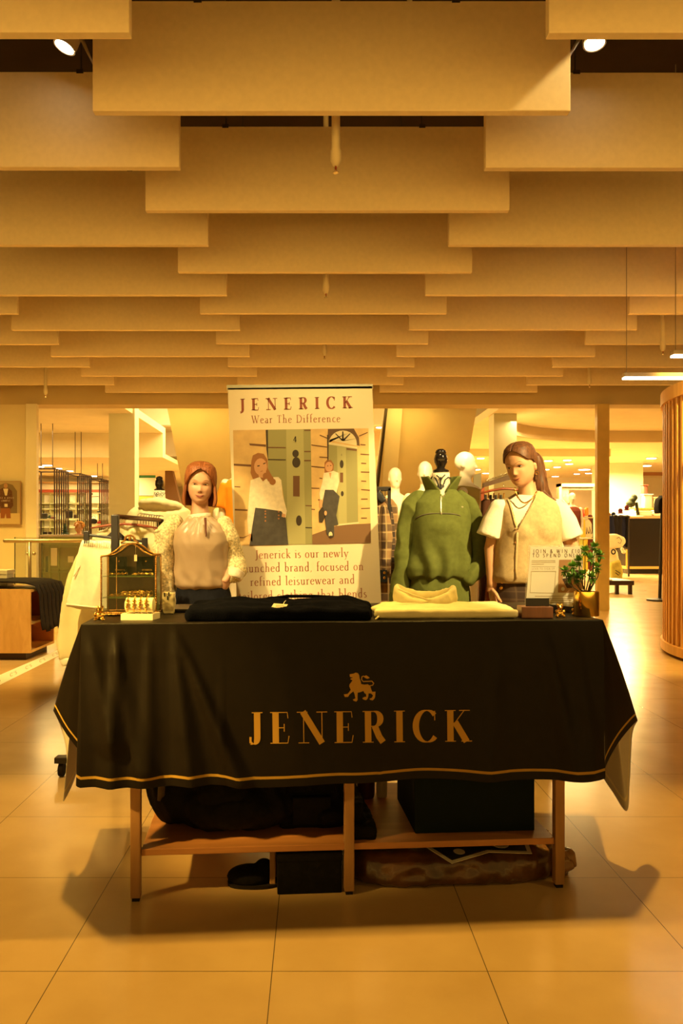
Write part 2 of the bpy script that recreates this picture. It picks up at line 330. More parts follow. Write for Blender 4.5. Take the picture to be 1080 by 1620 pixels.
def text(mb, s, p0, p1, cap, f, thick=.13, thin=.035, serif=.09, gap=.05, m=None):
    """write s from p0 to p1 (2d, y down) with cap height, mapping f(x,y)->3d"""
    ww = sum(GL[c][0] for c in s); L = math.hypot(p1[0]-p0[0], p1[1]-p0[1])/cap
    tr = (L-ww)/max(1, len(s)-1); dx, dy = (p1[0]-p0[0])/L, (p1[1]-p0[1])/L; c, sn = dx/cap, dy/cap; x0 = 0
    def T(x, y): return f(p0[0]+(x*c+y*sn)*cap, p0[1]+(x*sn-y*c)*cap)
    for ch in s:
        a, st, sf = GL[ch]
        for mode, pts in st:
            n = len(pts); L_, R_ = [], []
            for i in range(n):
                q0, q1 = pts[max(0, i-1)], pts[min(n-1, i+1)]; tx, ty = q1[0]-q0[0], q1[1]-q0[1]; l = math.hypot(tx, ty) or 1; tx /= l; ty /= l
                wd = thick if mode == 'k' else thin if mode == 't' else thin+(thick-thin)*abs(ty)**1.4
                L_.append((pts[i][0]+x0-ty*wd/2, pts[i][1]+tx*wd/2)); R_.append((pts[i][0]+x0+ty*wd/2, pts[i][1]-tx*wd/2))
            vs = [T(*q) for q in L_]+[T(*q) for q in R_]
            mb.add(vs, [[i, i+1, n+i+1, n+i] for i in range(n-1)], m)
        if serif:
            for (sx, sy) in sf:
                yy = sy-thin/2 if sy > .3 else sy+thin/2
                vs = [T(x0+sx-serif-thick/2, yy-thin/2), T(x0+sx+serif+thick/2, yy-thin/2), T(x0+sx+serif+thick/2, yy+thin/2), T(x0+sx-serif-thick/2, yy+thin/2)]
                mb.add(vs, [[0, 1, 2, 3]], m)
        x0 += a+tr
# ------------------------------------------------------------------ structure
cream = mat('cream_plaster', (.78, .68, .46), .7, var=.04, scale=3)
creamd = mat('beige_plaster', (.62, .50, .30), .75, var=.05, scale=2)
white = mat('white_plaster', (.86, .80, .66), .6, var=.03, scale=2)
pale = mat('pale_green_plaster', (.66, .66, .50), .6, var=.04, scale=2)
voidm = mat('dark_ceiling_void', (.035, .022, .016), .8, var=.2, scale=3)
fm = floor_mat()
o = MB().box(-16, 18, -4, 42, -.1, 0).build('floor', fm); o['kind'] = 'structure'
struct('ceiling', MB().box(-16, 18, -4, 12.9, 4.75, 4.85), voidm)
struct('wall_bulkhead', MB().box(-16, 18, 12.5, 12.9, 3.22, 4.75), creamd)
# pillar and wall on the left
struct('wall_left', MB().box(-16, X(40, 12.5), 12.5, 12.8, 0, 3.22), cream)
struct('trim_1', MB().box(X(40, 12.4), X(57, 12.4), 12.42, 12.52, 0, 3.22), white)
# ceiling slabs beyond the opening
struct('ceiling_soffit_left', MB().box(-16, X(213, 15)-.04, 12.9, 18, 3.45, 3.6), cream)
struct('ceiling_drop_left', MB().box(-16, X(213, 15)-.04, 18, 18.3, 2.9, 3.6), cream)
struct('ceiling_store_left', MB().box(-16, X(213, 15)-.04, 18.3, 30, 2.9, 3.0), cream)
struct('ceiling_soffit_right', MB().box(X(775, 15)+.04, 18, 12.9, 17.2, 3.45, 3.6), cream)
mbx = MB(); n = 16; pts = []
for i in range(n+1):
    a = PI/2*i/n; pts.append(Vector((X(815, 15)+3.0*(1-math.cos(a)), 15.2+2.4*math.sin(a), 0)))
pts.append(Vector((18, 17.6, 0)))
for i in range(len(pts)-1):
    a, b = pts[i], pts[i+1]; mbx.add([(a.x, a.y, 3.2), (b.x, b.y, 3.2), (b.x, b.y, 3.45), (a.x, a.y, 3.45), (a.x, a.y+.12, 3.2), (b.x, b.y+.12, 3.2), (b.x, b.y+.12, 3.45), (a.x, a.y+.12, 3.45)], [[0, 1, 2, 3], [7, 6, 5, 4], [0, 4, 5, 1]])
struct('ceiling_curve_right', mbx, creamd)
struct('ceiling_store_right', MB().box(X(775, 15)+.04, 18, 17.2, 40, 3.45, 3.55), cream)
struct('wall_atrium', MB().box(-7, 8, 20, 20.3, 3.9, 6.4), white)
struct('ceiling_atrium', MB().box(-7, 8, 20.3, 21.5, 3.9, 4.0), creamd)
struct('wall_atrium_upper', MB().box(-7, 8, 21.5, 21.8, 3.25, 3.9), cream)
struct('ceiling_middle', MB().box(-7, X(775, 15)-.02, 21.8, 40, 3.25, 3.35), cream)
struct('ceiling_over_atrium', MB().box(-16, 18, 12.9, 40, 6.4, 6.5), white)
# slanted white shafts that cross the opening
def shaft(pts, D, dep, m, num):
    q = [P(a, b, D) for a, b in pts]
    return struct('wall_shaft_%s' % num, MB().prism(q, (0, dep, 0)), m)
shaft([(248, 560), (300, 830), (302, 960), (596, 960), (590, 560)], 13.6, .8, cream, 'left')
shaft([(622, 560), (757+12, 560), (722, 830), (715, 960), (590, 960), (597, 770)], 13.6, .8, cream, 'right')
struct('trim_2', MB().prism([P(613, 600, 13.5), P(640, 600, 13.5), P(612, 960, 13.5), P(596, 960, 13.5)], (0, .1, 0)), white)
struct('trim_3', MB().tube([P(614, 620, 13.4), P(594, 800, 13.4), P(586, 900, 13.4)], .022, 8), mat('dark_rail', (.03, .02, .015), .4))
# columns
struct('column_left', MB().box(X(172, 15), X(213, 15), 15, 15.35, 0, 6.4), pale)
struct('column_middle', MB().box(X(781, 15), X(817, 15), 15, 15.43, 0, 6.4), pale)
struct('column_gold', MB().box(X(938, 12.6), X(957, 12.6), 12.42, 12.52, 0, 3.22), mat('ochre_paint', (.72, .52, .20), .25, var=.06))
struct('column_white', MB().box(X(956, 26), X(1017, 26), 26, 27.2, 0, 6.4), white)
# far walls
struct('wall_back', MB().box(-16, 18, 36, 36.3, 0, 6.4), cream)
struct('wall_store_left', MB().box(-16, X(213, 25), 25, 25.2, 0, 2.9), white)
struct('wall_far_left', MB().box(-16, -15.8, -4, 40, 0, 6.4), creamd)
struct('wall_far_right', MB().box(17.8, 18, -4, 40, 0, 6.4), creamd)
struct('wall_brown_panel', MB().prism([P(261, 743, 22), P(272, 743, 22), P(300, 860, 22), P(261, 860, 22)], (0, .3, 0)), mat('brown_panel', (.18, .10, .05), .7))
# right hand store: timber portal, bright interior
tim = wood('warm_oak', (.46, .24, .09), (.60, .33, .13))
mbx = MB(); D = 25
mbx.box(X(884, D), X(940, D), D, D+.3, Z(770, D), Z(765, D)); mbx.box(X(884, D), X(888, D), D, D+.3, 0, Z(765, D))
struct('trim_4', mbx, tim)
struct('trim_5', MB().box(X(888, D), X(940, D), D+.1, D+.3, Z(775, D), Z(770, D)), mat('bronze_dark', (.08, .06, .035), .5))
struct('trim_6', MB().box(X(888, D), X(901, D), D+.1, D+.3, 0, Z(775, D)), mat('olive_dark', (.20, .15, .06), .6))
struct('wall_store_right', MB().box(X(816, 34), 17.8, 33, 33.2, 0, 3.45), white)
struct('trim_7', MB().box(X(1016, 30), X(1060, 30), 30, 30.2, Z(752, 30), Z(737, 30)), mat('terracotta', (.40, .19, .09), .6))
# ------------------------------------------------------------------ ceiling baffles
bafm = mat('cream_acoustic_felt', (.94, .80, .58), .9, var=.03, scale=30, bump=.05, bscale=300)
rodm = mat('dark_rod', (.03, .022, .02), .5)
hh = 2.1; zb = CH+hh; BH = .55; W_, G_ = 1.136*hh, .841*hh
ordn = ['first', 'second', 'third', 'fourth', 'fifth', 'sixth', 'seventh', 'eighth', 'ninth', 'tenth', 'eleventh', 'twelfth', 'thirteenth', 'fourteenth', 'fifteenth', 'sixteenth', 'seventeenth', 'eighteenth']
rows = [(4.0+1.241*k, 0) for k in range(-2, 7)]+[(4.6205+1.241*k, 1) for k in range(-3, 7)]
rows.sort(); nb = 0
vis = [r for r in rows if r[0] > 3.3]
for ri, (D, odd) in enumerate(rows):
    starts = [(-.527 if not odd else -.371-1.136)*hh+j*(W_+G_) for j in range(-3, 4)]
    for j, x0 in enumerate(starts):
        x1 = x0+W_
        if x1 < X(-60, D) or x0 > X(1140, D): continue
        if D > 9 and x0 > X(930, D): continue
        if D < 3.3 and not (D > 1): continue
        jit = random.uniform(-.004, .004)
        t = thing('ceiling_baffle', '', 'ceiling baffle', ((x0+x1)/2, D, zb+jit), 0, 'suspended felt ceiling baffles')
        MB().box(x0, x1, D-.025, D+.025, zb+jit, zb+BH+jit, bev=.004).build('panel', bafm, t)
        for fx in (.22, .76):
            MB().tube([(x0+W_*fx, D, zb+BH-.03), (x0+W_*fx, D, 4.75)], .004, 6).box(x0+W_*fx-.02, x0+W_*fx+.02, D-.03, D+.03, zb+BH-.01+jit, zb+BH+.012+jit).build('hanger_rod', rodm, t)
        side = ['far left', 'far left', 'left', 'centre', 'right', 'far right', 'far right'][j] if not odd else ['far left', 'far left', 'left', 'left', 'right', 'far right', 'far right'][j]
        if odd: side = {0: 'far left', 1: 'far left', 2: 'outer left', 3: 'left', 4: 'right', 5: 'outer right', 6: 'far right'}[j]
        else: side = {0: 'far left', 1: 'outer left', 2: 'left', 3: 'centre', 4: 'right', 5: 'outer right', 6: 'far right'}[j]
        rr = vis.index((D, odd)) if (D, odd) in vis else None
        if rr is None: t['label'] = 'cream felt ceiling baffle above the near side of the table, %s strip, %s panel' % (ordn[ri], side)
        else: t['label'] = 'cream felt ceiling baffle, %s row back from the camera, %s panel of that row' % (ordn[rr], side)
# ceiling fixtures
metal_w = mat('white_enamel', (.62, .52, .38), .35)
glow = mat('lamp_glow', (1, .9, .7), .5, emit=(1, .86, .6), es=14)
def tspot(loc, tgt, r, L, label):
    loc = Vector(loc); d = (Vector(tgt)-loc).normalized(); t = thing('track_spotlight', label, 'spotlight', loc, 0, 'ceiling track spotlights')
    hd = MB().tube([loc-d*L, loc-d*(L-.01), loc-d*.01, loc], [r*.8, r, r, r*.97], 28).build('housing', metal_w, t, smooth=True, auto=40)
    rim = MB(); 
    rim.tube([loc, loc+d*.012], [r*.99, r*.99], 28, cap=False); rim.tube([loc+d*.001, loc+d*.012], [r*.86, r*.86], 28, cap=False).build('rim', metal_w, hd, smooth=True)
    MB().tube([loc+d*.002, loc+d*.006], [r*.82, r*.82], 28).build('lens', glow, hd)
    for s in (-.018, .018):
        s2 = 1 if loc.x < 0 else -1
        MB().tube([loc-d*L*.3+Vector((s2*(r+.005+s*.3), s, .0)), loc+Vector((s2*(r+.12), s*1.5, -.16)), loc+Vector((s2*(r+.20), s*1.5, .5)), loc+Vector((s2*(r+.2), s*1.5, .88))], .007, 8).build('arm', metal_w, t, smooth=True)
    return t
tspot((X(103, 4.32), 4.32, Z(72, 4.32)), (-2.4, 4.0, 1.0), .062, .17, 'cylindrical spotlight glowing under the baffles at the left')
tspot((X(940, 4.32), 4.32, Z(66, 4.32)), (1.45, 3.6, .6), .062, .15, 'cylindrical spotlight glowing under the baffles at the right')
sprm = mat('sprinkler_white', (.75, .66, .48), .4)
bulb = mat('sprinkler_red', (.35, .05, .02), .2)
def sprinkler(px, pyb, D, r, lab):
    x, z = X(px, D), Z(pyb, D); t = thing('sprinkler', lab, 'sprinkler', (x, D, z), 0, 'ceiling sprinkler drops')
    MB().tube([(x, D, z+.06), (x, D, 4.75)], r, 14).build('pipe', sprm, t, smooth=True, auto=40)
    MB().lathe((x, D, z), [(r*1.25, .115), (r*1.3, .06), (r*1.05, .05), (r*.8, .035), (r*.5, .03)]).build('collar', sprm, t, smooth=True, auto=40)
    h = MB().lathe((x, D, z), [(r*.3, .035), (r*.3, .0), (r*.7, -.002), (r*.7, -.006)]).build('sprinkler_head', mat('chrome', (.8, .75, .65), .2, 1), t)
    MB().ell((x, D-r*.35, z+.018), (r*.2, r*.2, .012), 8, 6).build('bulb', bulb, h)
sprinkler(531, 272, 4.3, .023, 'white sprinkler drop pipe below the largest front baffle')
sprinkler(515.5, 470, 6.75, .022, 'white sprinkler drop below the third centre baffle')
sprinkler(513, 567, 9.3, .022, 'white sprinkler drop just above the banner')
sprinkler(1048, 560, 8.4, .022, 'white sprinkler drop beside the hanging linear lamps')
sprinkler(932, 612, 11.2, .022, 'white sprinkler drop above the ochre pillar')
sprinkler(72, 628, 11.2, .022, 'white sprinkler drop above the wall poster')
sprinkler(648, 17, 4.3, .012, 'small sprinkler head at the top edge above the largest baffle')
# linear pendant lamps
cab = mat('steel_cable', (.5, .4, .3), .3, .8)
def linear(px0, x1, py, D, label, pyc):
    x0, z = X(px0, D), Z(py, D); t = thing('linear_pendant_lamp', label, 'pendant lamp', ((x0+x1)/2, D, z), 0, 'hanging linear lamps')
    MB().box(x0, x1, D-.03, D+.03, z, z+.035, bev=.004).build('housing', metal_w, t)
    MB().box(x0+.005, x1-.005, D-.031, D+.031, z-.014, z-.001).build('diffuser', glow, t)
    for x in (x0+.03, x1-.03): MB().tube([(x, D, z+.03), (x, D, 4.75)], .0035, 6).build('cable', cab, t)
linear(985, 3.45, 597, 6.6, 'glowing linear pendant lamp, the lower of the two beside the slatted drum', 540)
linear(1062, 3.5, 562, 6.0, 'glowing linear pendant lamp, the higher one at the frame edge', 490)
# downlights in the far ceilings
dlg = mat('downlight_glow', (1, .95, .8), .5, emit=(1, .9, .62), es=9)
def down(px, py, zc, r, lab):
    D = (zc-CH)*FPX/(HY-py)
    if D > 35 or (zc > 3.3 and zc < 3.5 and D < 17.4): return
    x = X(px, D); t = thing('downlight', lab, 'downlight', (x, D, zc), 0, 'recessed ceiling downlights')
    MB().lathe((x, D, zc), [(r*1.25, .0), (r*1.25, -.02), (r, -.02)]).build('rim', metal_w, t)
    MB().lathe((x, D, zc-.022), [(r*.97, .0), (r*.97, -.012)]).build('lens', dlg, t)
places = 'middle|left|right'.split('|')
dl = [(828, 668, 3.45, .10), (822, 649, 3.45, .08), (878, 689, 3.45, .1), (908, 694, 3.45, .1), (847, 715, 3.45, .12), (897, 727, 3.45, .12), (914, 711, 3.45, .09), (926, 711, 3.45, .09), (900, 733, 3.45, .12), (862, 742, 3.45, .14),
      (881, 738, 3.45, .12), (924, 742, 3.45, .2), (878, 753, 3.45, .13), (898, 757, 3.45, .13), (931, 748, 3.45, .13), (867, 728, 3.45, .12), (760, 724, 3.45, .11), (752, 742, 3.45, .17), (768, 748, 3.45, .12), (1041, 697, 3.45, .14), (1030, 724, 3.45, .14), (1020, 736, 3.45, .2),
      (247, 680, 3.9, .1), (601, 675, 3.9, .1), (743, 673, 3.9, .09), (75, 735, 2.9, .12), (62, 737, 2.9, .12), (92, 740, 2.9, .1), (110, 744, 2.9, .1), (148, 752, 2.9, .1), (240, 735, 3.25, .1), (836, 735, 3.45, .1), (912, 749, 3.45, .11), (857, 757, 3.45, .12)]
dlc = {}
for i, (a, b, c, r) in enumerate(sorted(dl)):
    zone = 'right store ceiling' if a > 815 and a < 1000 else 'gap between mannequin and column' if 700 < a < 800 else 'ceiling beside the slatted drum' if a >= 1000 else 'ceiling over the black cages' if a < 200 else 'atrium soffit'
    if c == 3.45 and (3.45-CH)*FPX/(HY-b) < 17.4 or (c-CH)*FPX/(HY-b) > 35: continue
    dlc[zone] = dlc.get(zone, -1)+1
    down(a, b, c, r, 'glowing round downlight in the %s, %s from the left' % (zone, (ordn+['nineteenth', 'twentieth', 'twenty-first'])[dlc[zone]]))
# ------------------------------------------------------------------ display table and its cloth
TR = math.atan2(.104, 1.461); TO = Vector((-.766, 2.62, 0)); TL, TD, TH = 1.765, .70, .93
TM = Matrix.Translation(TO)@Matrix.Rotation(TR, 4, 'Z')
def tl(x, y, z): return TM@Vector((x, y, z))
oak = wood('table_oak', (.30, .15, .06), (.40, .21, .085), 5, .4)
oakr = wood('shelf_oak', (.36, .15, .05), (.46, .20, .07), 5, .4, (.12, 1, 1))
t = thing('display_table', 'oak display table with a lower shelf under the black cloth', 'table', TO, TR)
def tb(x0, x1, y0, y1, z0, z1, bev=.003): return MB().box(x0, x1, y0, y1, z0, z1, bev=bev, M=TM)
tb(.02, TL-.02, .015, TD-.015, TH-.05, TH-.008).build('tabletop', oak, t)
for lx in (.155, .872, 1.605):
    for ly in (.02, TD-.05):
        lg = tb(lx, lx+.034, ly, ly+.034, .012, TH-.05).build('leg', oak, t)
        tb(lx+.005, lx+.029, ly+.005, ly+.029, 0, .012, 0).build('foot', mat('black_rubber', (.02, .015, .012), .7), lg)
tb(.19, 1.605, .03, TD-.03, .150, .172, .002).build('shelf', oakr, t)
tb(.62, .64, .10, .13, 0, .15).build('shelf_support', oak, t)
for ly in (.03, TD-.06): tb(.19, 1.60, ly, ly+.02, TH-.12, TH-.05).build('apron', oak, t)
# cloth ------------------------------------------------------------
charc = mat('charcoal_satin', (.0072, .0048, .0035), .46, spec=.20, var=.12, scale=25, bump=.03, bscale=140, back=(.46, .43, .42))
goldp = mat('gold_lettering', (.46, .27, .055), .6, spec=.15)
goldt = mat('gold_print', (.38, .23, .045), .6, spec=.15, back=(.62, .56, .42))
FOLDS = [((.12, .93), (.10, .40), .045, .016), ((.30, .93), (.52, .40), .04, .016), ((.30, .93), (.36, .40), .05, .018), ((.22, .93), (.22, .45), .04, .010), ((.455, .93), (.462, .40), .006, .004), ((.985, .93), (.985, .40), .006, .0035),
         ((1.55, .93), (1.66, .40), .05, .014), ((1.40, .93), (1.36, .40), .06, .008), ((.62, .93), (.74, .40), .09, .006), ((.02, .93), (.10, .55), .05, .012), ((.10, .93), (.20, .40), .05, .010), ((1.66, .93), (1.72, .4), .05, .012)]
def cf(x, z):                         # outward bulge of the front drop
    g = min(1, max(0, (TH-z)/.10)); d = .006*g+.012*(TH-z)
    for (a, b), (c, e), wd, am in FOLDS:
        vx, vz = c-a, e-b; L2 = vx*vx+vz*vz; tt = max(0, min(1, ((x-a)*vx+(z-b)*vz)/L2)); q = math.hypot(x-a-vx*tt, z-b-vz*tt)
        wv = wd*(.35+.9*tt); d += 1.9*am*(.25+.9*tt)*g*max(0, 1-q/wv)
    d += .004*g*noise.noise(Vector((x*5, 0, z*4)))+.002*g*noise.noise(Vector((x*13, 3, z*9)))
    return d
def loc(px, py, D): return TM.inverted()@P(px, py, D)
ctop = MB(); ctop.keepn = True
NX, NY, NR = 150, 24, 60
def hemz(x): return .392+.006*math.sin(x*7)+.004*math.sin(x*17+1)
# one continuous sheet: rows of grid. top plus front
grid = []
for j in range(NY+1):
    yy = TD*(1-j/NY); grid.append([Vector((TL*i/NX, yy, TH+.0015*noise.noise(Vector((TL*i/NX*7, yy*7, 2))))) for i in range(NX+1)])
rho = [k/NR for k in range(1, NR+1)]
for r in rho:
    row = []
    for i in range(NX+1):
        x = TL*i/NX; zh = hemz(x); z = TH-(TH-zh)*r
        if r < .03: z = TH-.004
        row.append(Vector((x, -cf(x, z), z)))
    grid.append(row)
vs = [TM@v for r in grid for v in r]; n = NX+1; fs = []; ms = []
gi = (.925, .948)
for j in range(len(grid)-1):
    for i in range(NX):
        fs.append([j*n+i, (j+1)*n+i, (j+1)*n+i+1, j*n+i+1]); rr = (j-NY+.5)/NR; ms.append(1 if gi[0] < rr < gi[1] else 0)
ctop.v = vs; ctop.f = fs; ctop.m = ms
def smooth_path(pts, n):
    out = []; m_ = len(pts)
    for i in range(m_-1):
        p0, p1, p2, p3 = pts[max(0, i-1)], pts[i], pts[i+1], pts[min(m_-1, i+2)]
        for k in range(n):
            t_ = k/n; out.append(.5*((2*p1)+(-p0+p2)*t_+(2*p0-5*p1+4*p2-p3)*t_*t_+(-p0+3*p1-3*p2+p3)*t_**3))
    out.append(pts[-1]); return out
def fan(hem, kpt, side_from, side_to, nfan, flip, start):
    """fan of straight threads from table corner kpt to hem points, then along the side edge; start = column of the front sheet it grows from"""
    hs = smooth_path(hem, 8); nf = nfan*8; rows_ = []
    for i, h in enumerate(hs):
        top = kpt if i <= nf else side_from.lerp(side_to, (i-nf)/(len(hs)-1-nf))
        col = []
        for k in range(0, NR+1):
            r = k/NR; c = top.lerp(h, r)
            c += Vector((0, 0, 0))
            c.z += .03*math.sin(PI*r)*(.5 if i > 2 else .5*i/2)       # cloth sags out a little
            if i < 6:
                b_ = start[k]; c = b_.lerp(c, i/6)
            col.append(c)
        rows_.append(col)
    b0 = len(ctop.v)
    for col in rows_: ctop.v += [TM@p for p in col]
    m_ = NR+1
    for i in range(len(rows_)-1):
        for k in range(NR):
            q = [b0+i*m_+k, b0+i*m_+k+1, b0+(i+1)*m_+k+1, b0+(i+1)*m_+k]
            if flip: q = q[::-1]
            ctop.f.append(q); ctop.m.append(1 if gi[0] < (k+.5)/NR < gi[1] else 0)
startR = [Vector((TL, 0, TH))]+[grid[NY+k][NX] for k in range(1, NR+1)]
startL = [Vector((0, 0, TH))]+[grid[NY+k][0] for k in range(1, NR+1)]
hemR = [startR[-1], loc(958, 1212, 2.74), loc(980, 1172, 2.80), loc(1008, 1140, 2.92), loc(1000, 1162, 3.0), loc(996, 1236, 2.97), loc(991, 1283, 2.92), loc(968, 1252, 2.97), loc(950, 1224, 3.02), loc(944, 1205, 3.12), loc(938, 1192, 3.3), loc(930, 1186, 3.45)]
fan(hemR, Vector((TL, 0, TH)), Vector((TL, 0, TH)), Vector((TL, TD, TH)), 6, False, startR)
hemL = [startL[-1], loc(120, 1240, 2.62), loc(134, 1210, 2.72), loc(128, 1192, 2.74), loc(104, 1160, 2.74), loc(84, 1124, 2.78), loc(96, 1150, 2.92), loc(105, 1190, 2.94), loc(105, 1235, 2.92), loc(100, 1268, 2.88), loc(116, 1238, 2.90), loc(126, 1205, 3.0), loc(136, 1190, 3.15), loc(146, 1180, 3.3)]
fan(hemL, Vector((0, 0, TH)), Vector((0, 0, TH)), Vector((0, TD, TH)), 9, True, startL)
tc_ = thing('tablecloth', 'black satin tablecloth with gold border line, lion crest and gold lettering, over the table', 'tablecloth', TO, TR)
cl = ctop.build('cloth', [charc, goldt], tc_, smooth=True)
# lettering printed on the cloth, following it
def oncloth(px, py):
    # ray through the pixel met with the front drop, in table space
    a = Vector((0, 0, CH)); d = P(px, py, 1)-a; Mi = TM.inverted(); A = Mi@a; Dv = (Mi.to_3x3()@d)
    y = -.01
    for _ in range(4):
        s_ = (y-A.y)/Dv.y; q = A+Dv*s_; y = -cf(q.x, q.z)-.0025
    s_ = (y-A.y)/Dv.y; return TM@(A+Dv*s_)
mb = MB(); text(mb, 'jENERICK', (392, 1177), (742, 1173), 50, oncloth, thick=.20, thin=.028, serif=.07)
mb.build('lettering', goldp, tc_)
lion = [(200, 410), (300, 395), (345, 370), (400, 385), (430, 430), (445, 520), (470, 590), (480, 650), (560, 665), (640, 655), (700, 690), (725, 780), (750, 840), (830, 835), (825, 900), (820, 960), (800, 1010), (760, 1050), (700, 1035), (680, 1010), (740, 985), (770, 930), (720, 880), (660, 880), (655, 950), (635, 1010), (600, 1045), (540, 1030), (505, 995), (560, 965), (605, 960), (600, 900), (560, 870), (535, 820), (450, 850), (395, 860), (390, 950), (392, 1040), (360, 1080), (300, 1060), (275, 1030), (340, 1000), (320, 900), (290, 830), (250, 860), (200, 900), (160, 965), (80, 965), (55, 900), (150, 890), (200, 830), (225, 790), (190, 710), (195, 660), (240, 600), (270, 560), (215, 535), (225, 515), (285, 495), (210, 480), (200, 440)]
lp = [(540+a*70/1080, 1040+b*80/1234) for a, b in lion]
bm = bmesh.new(); vv = [bm.verts.new(oncloth(*q)) for q in lp]; f_ = bm.faces.new(vv); bmesh.ops.triangulate(bm, faces=[f_]); bm.verts.index_update()
mb = MB(); mb.add([v.co.copy() for v in bm.verts], [[v.index for v in f.verts] for f in bm.faces]); bm.free()
tail = [(700, 690), (760, 680), (785, 630), (740, 580), (640, 585), (530, 590), (490, 540), (500, 470), (550, 455)]
def ribb(mb, pts, wd, f, m=None):
    n = len(pts); A, B = [], []
    for i in range(n):
        q0, q1 = pts[max(0, i-1)], pts[min(n-1, i+1)]; tx, ty = q1[0]-q0[0], q1[1]-q0[1]; l = math.hypot(tx, ty) or 1
        w_ = wd[i] if hasattr(wd, '__len__') else wd
        A.append((pts[i][0]-ty/l*w_/2, pts[i][1]+tx/l*w_/2)); B.append((pts[i][0]+ty/l*w_/2, pts[i][1]-tx/l*w_/2))
    mb.add([f(*q) for q in A]+[f(*q) for q in B], [[i, i+1, n+i+1, n+i] for i in range(n-1)], m)
lf = lambda a, b: oncloth(540+a*70/1080, 1040+b*80/1234)
ribb(mb, tail, 26, lf); ribb(mb, [(550, 470), (590, 470), (640, 495), (685, 500)], [20, 70, 60, 8], lf)
mb.build('lion_crest', goldp, tc_)
# ------------------------------------------------------------------ under the table
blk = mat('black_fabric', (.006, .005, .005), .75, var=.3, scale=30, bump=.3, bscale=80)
def fl(px, py, z, y=None):   # point at height z seen at pixel
    D = (CH-z)*FPX/(py-HY); return Vector((X(px, D), D, z))
# black backpack
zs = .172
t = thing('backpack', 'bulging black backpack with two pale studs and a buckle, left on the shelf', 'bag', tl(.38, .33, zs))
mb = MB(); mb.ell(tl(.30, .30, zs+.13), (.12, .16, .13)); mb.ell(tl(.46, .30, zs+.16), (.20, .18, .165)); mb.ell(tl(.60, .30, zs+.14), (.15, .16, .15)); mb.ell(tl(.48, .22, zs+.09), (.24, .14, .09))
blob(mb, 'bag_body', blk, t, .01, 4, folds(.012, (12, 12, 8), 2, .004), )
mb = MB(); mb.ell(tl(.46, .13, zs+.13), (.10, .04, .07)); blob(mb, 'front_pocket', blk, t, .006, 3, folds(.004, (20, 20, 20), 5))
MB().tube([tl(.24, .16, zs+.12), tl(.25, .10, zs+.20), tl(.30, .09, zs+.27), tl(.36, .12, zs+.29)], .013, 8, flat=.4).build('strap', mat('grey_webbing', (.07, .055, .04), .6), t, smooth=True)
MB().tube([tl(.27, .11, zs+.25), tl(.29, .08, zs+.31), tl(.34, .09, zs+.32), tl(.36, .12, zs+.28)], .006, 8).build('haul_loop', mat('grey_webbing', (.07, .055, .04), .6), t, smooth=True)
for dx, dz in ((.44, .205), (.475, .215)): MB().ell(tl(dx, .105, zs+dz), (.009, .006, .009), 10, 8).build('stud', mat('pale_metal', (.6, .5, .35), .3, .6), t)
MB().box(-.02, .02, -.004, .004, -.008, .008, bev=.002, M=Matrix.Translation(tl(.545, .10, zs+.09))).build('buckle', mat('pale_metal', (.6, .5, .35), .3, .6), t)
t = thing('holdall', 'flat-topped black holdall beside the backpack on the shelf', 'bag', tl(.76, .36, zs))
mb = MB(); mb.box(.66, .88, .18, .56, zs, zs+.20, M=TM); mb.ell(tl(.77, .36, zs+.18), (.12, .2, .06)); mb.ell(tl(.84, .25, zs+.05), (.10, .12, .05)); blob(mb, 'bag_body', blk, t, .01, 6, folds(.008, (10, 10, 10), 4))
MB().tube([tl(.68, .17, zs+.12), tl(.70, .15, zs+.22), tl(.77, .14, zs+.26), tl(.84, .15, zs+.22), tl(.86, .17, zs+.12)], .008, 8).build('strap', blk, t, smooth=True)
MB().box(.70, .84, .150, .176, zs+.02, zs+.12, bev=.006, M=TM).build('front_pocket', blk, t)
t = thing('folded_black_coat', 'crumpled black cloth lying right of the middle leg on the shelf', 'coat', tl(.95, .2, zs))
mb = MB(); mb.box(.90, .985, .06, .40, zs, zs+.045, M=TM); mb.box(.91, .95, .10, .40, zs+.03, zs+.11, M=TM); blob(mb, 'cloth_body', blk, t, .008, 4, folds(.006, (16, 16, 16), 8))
# teal box
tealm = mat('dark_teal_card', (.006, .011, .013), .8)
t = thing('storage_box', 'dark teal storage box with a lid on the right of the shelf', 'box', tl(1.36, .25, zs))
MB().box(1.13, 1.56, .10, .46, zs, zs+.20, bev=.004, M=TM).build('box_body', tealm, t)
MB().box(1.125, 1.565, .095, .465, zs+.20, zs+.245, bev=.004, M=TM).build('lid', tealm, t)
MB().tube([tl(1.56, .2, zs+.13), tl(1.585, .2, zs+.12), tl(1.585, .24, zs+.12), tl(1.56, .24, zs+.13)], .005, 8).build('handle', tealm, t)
glassc = mat('clear_glass', (.95, .95, .9), .03, trans=1, ior=1.3)
def bottle(x, y, r, h, m, cm, name, lab):
    t = thing(name, lab, 'bottle' if name == 'bottle' else 'jar', tl(x, y, zs))
    MB().lathe(tl(x, y, zs), [(r*.9, 0), (r, .01), (r, h*.55), (r*.9, h*.65), (r*.4, h*.8), (r*.38, h)]).build('glass_body', m, t, smooth=True, auto=50)
    MB().lathe(tl(x, y, zs+h), [(r*.45, -.012), (r*.45, .02), (r*.4, .024)]).build('cap', cm, t, smooth=True, auto=50)
bottle(.955, .52, .035, .26, mat('pale_plastic', (.62, .55, .40), .25, alpha=1), mat('white_plastic', (.8, .75, .6), .4), 'bottle', 'pale plastic bottle behind the middle leg on the shelf')
bottle(1.01, .50, .036, .24, mat('brown_glass', (.08, .025, .01), .1), mat('white_plastic', (.8, .75, .6), .4), 'bottle', 'dark brown bottle between the pale bottle and the teal box')
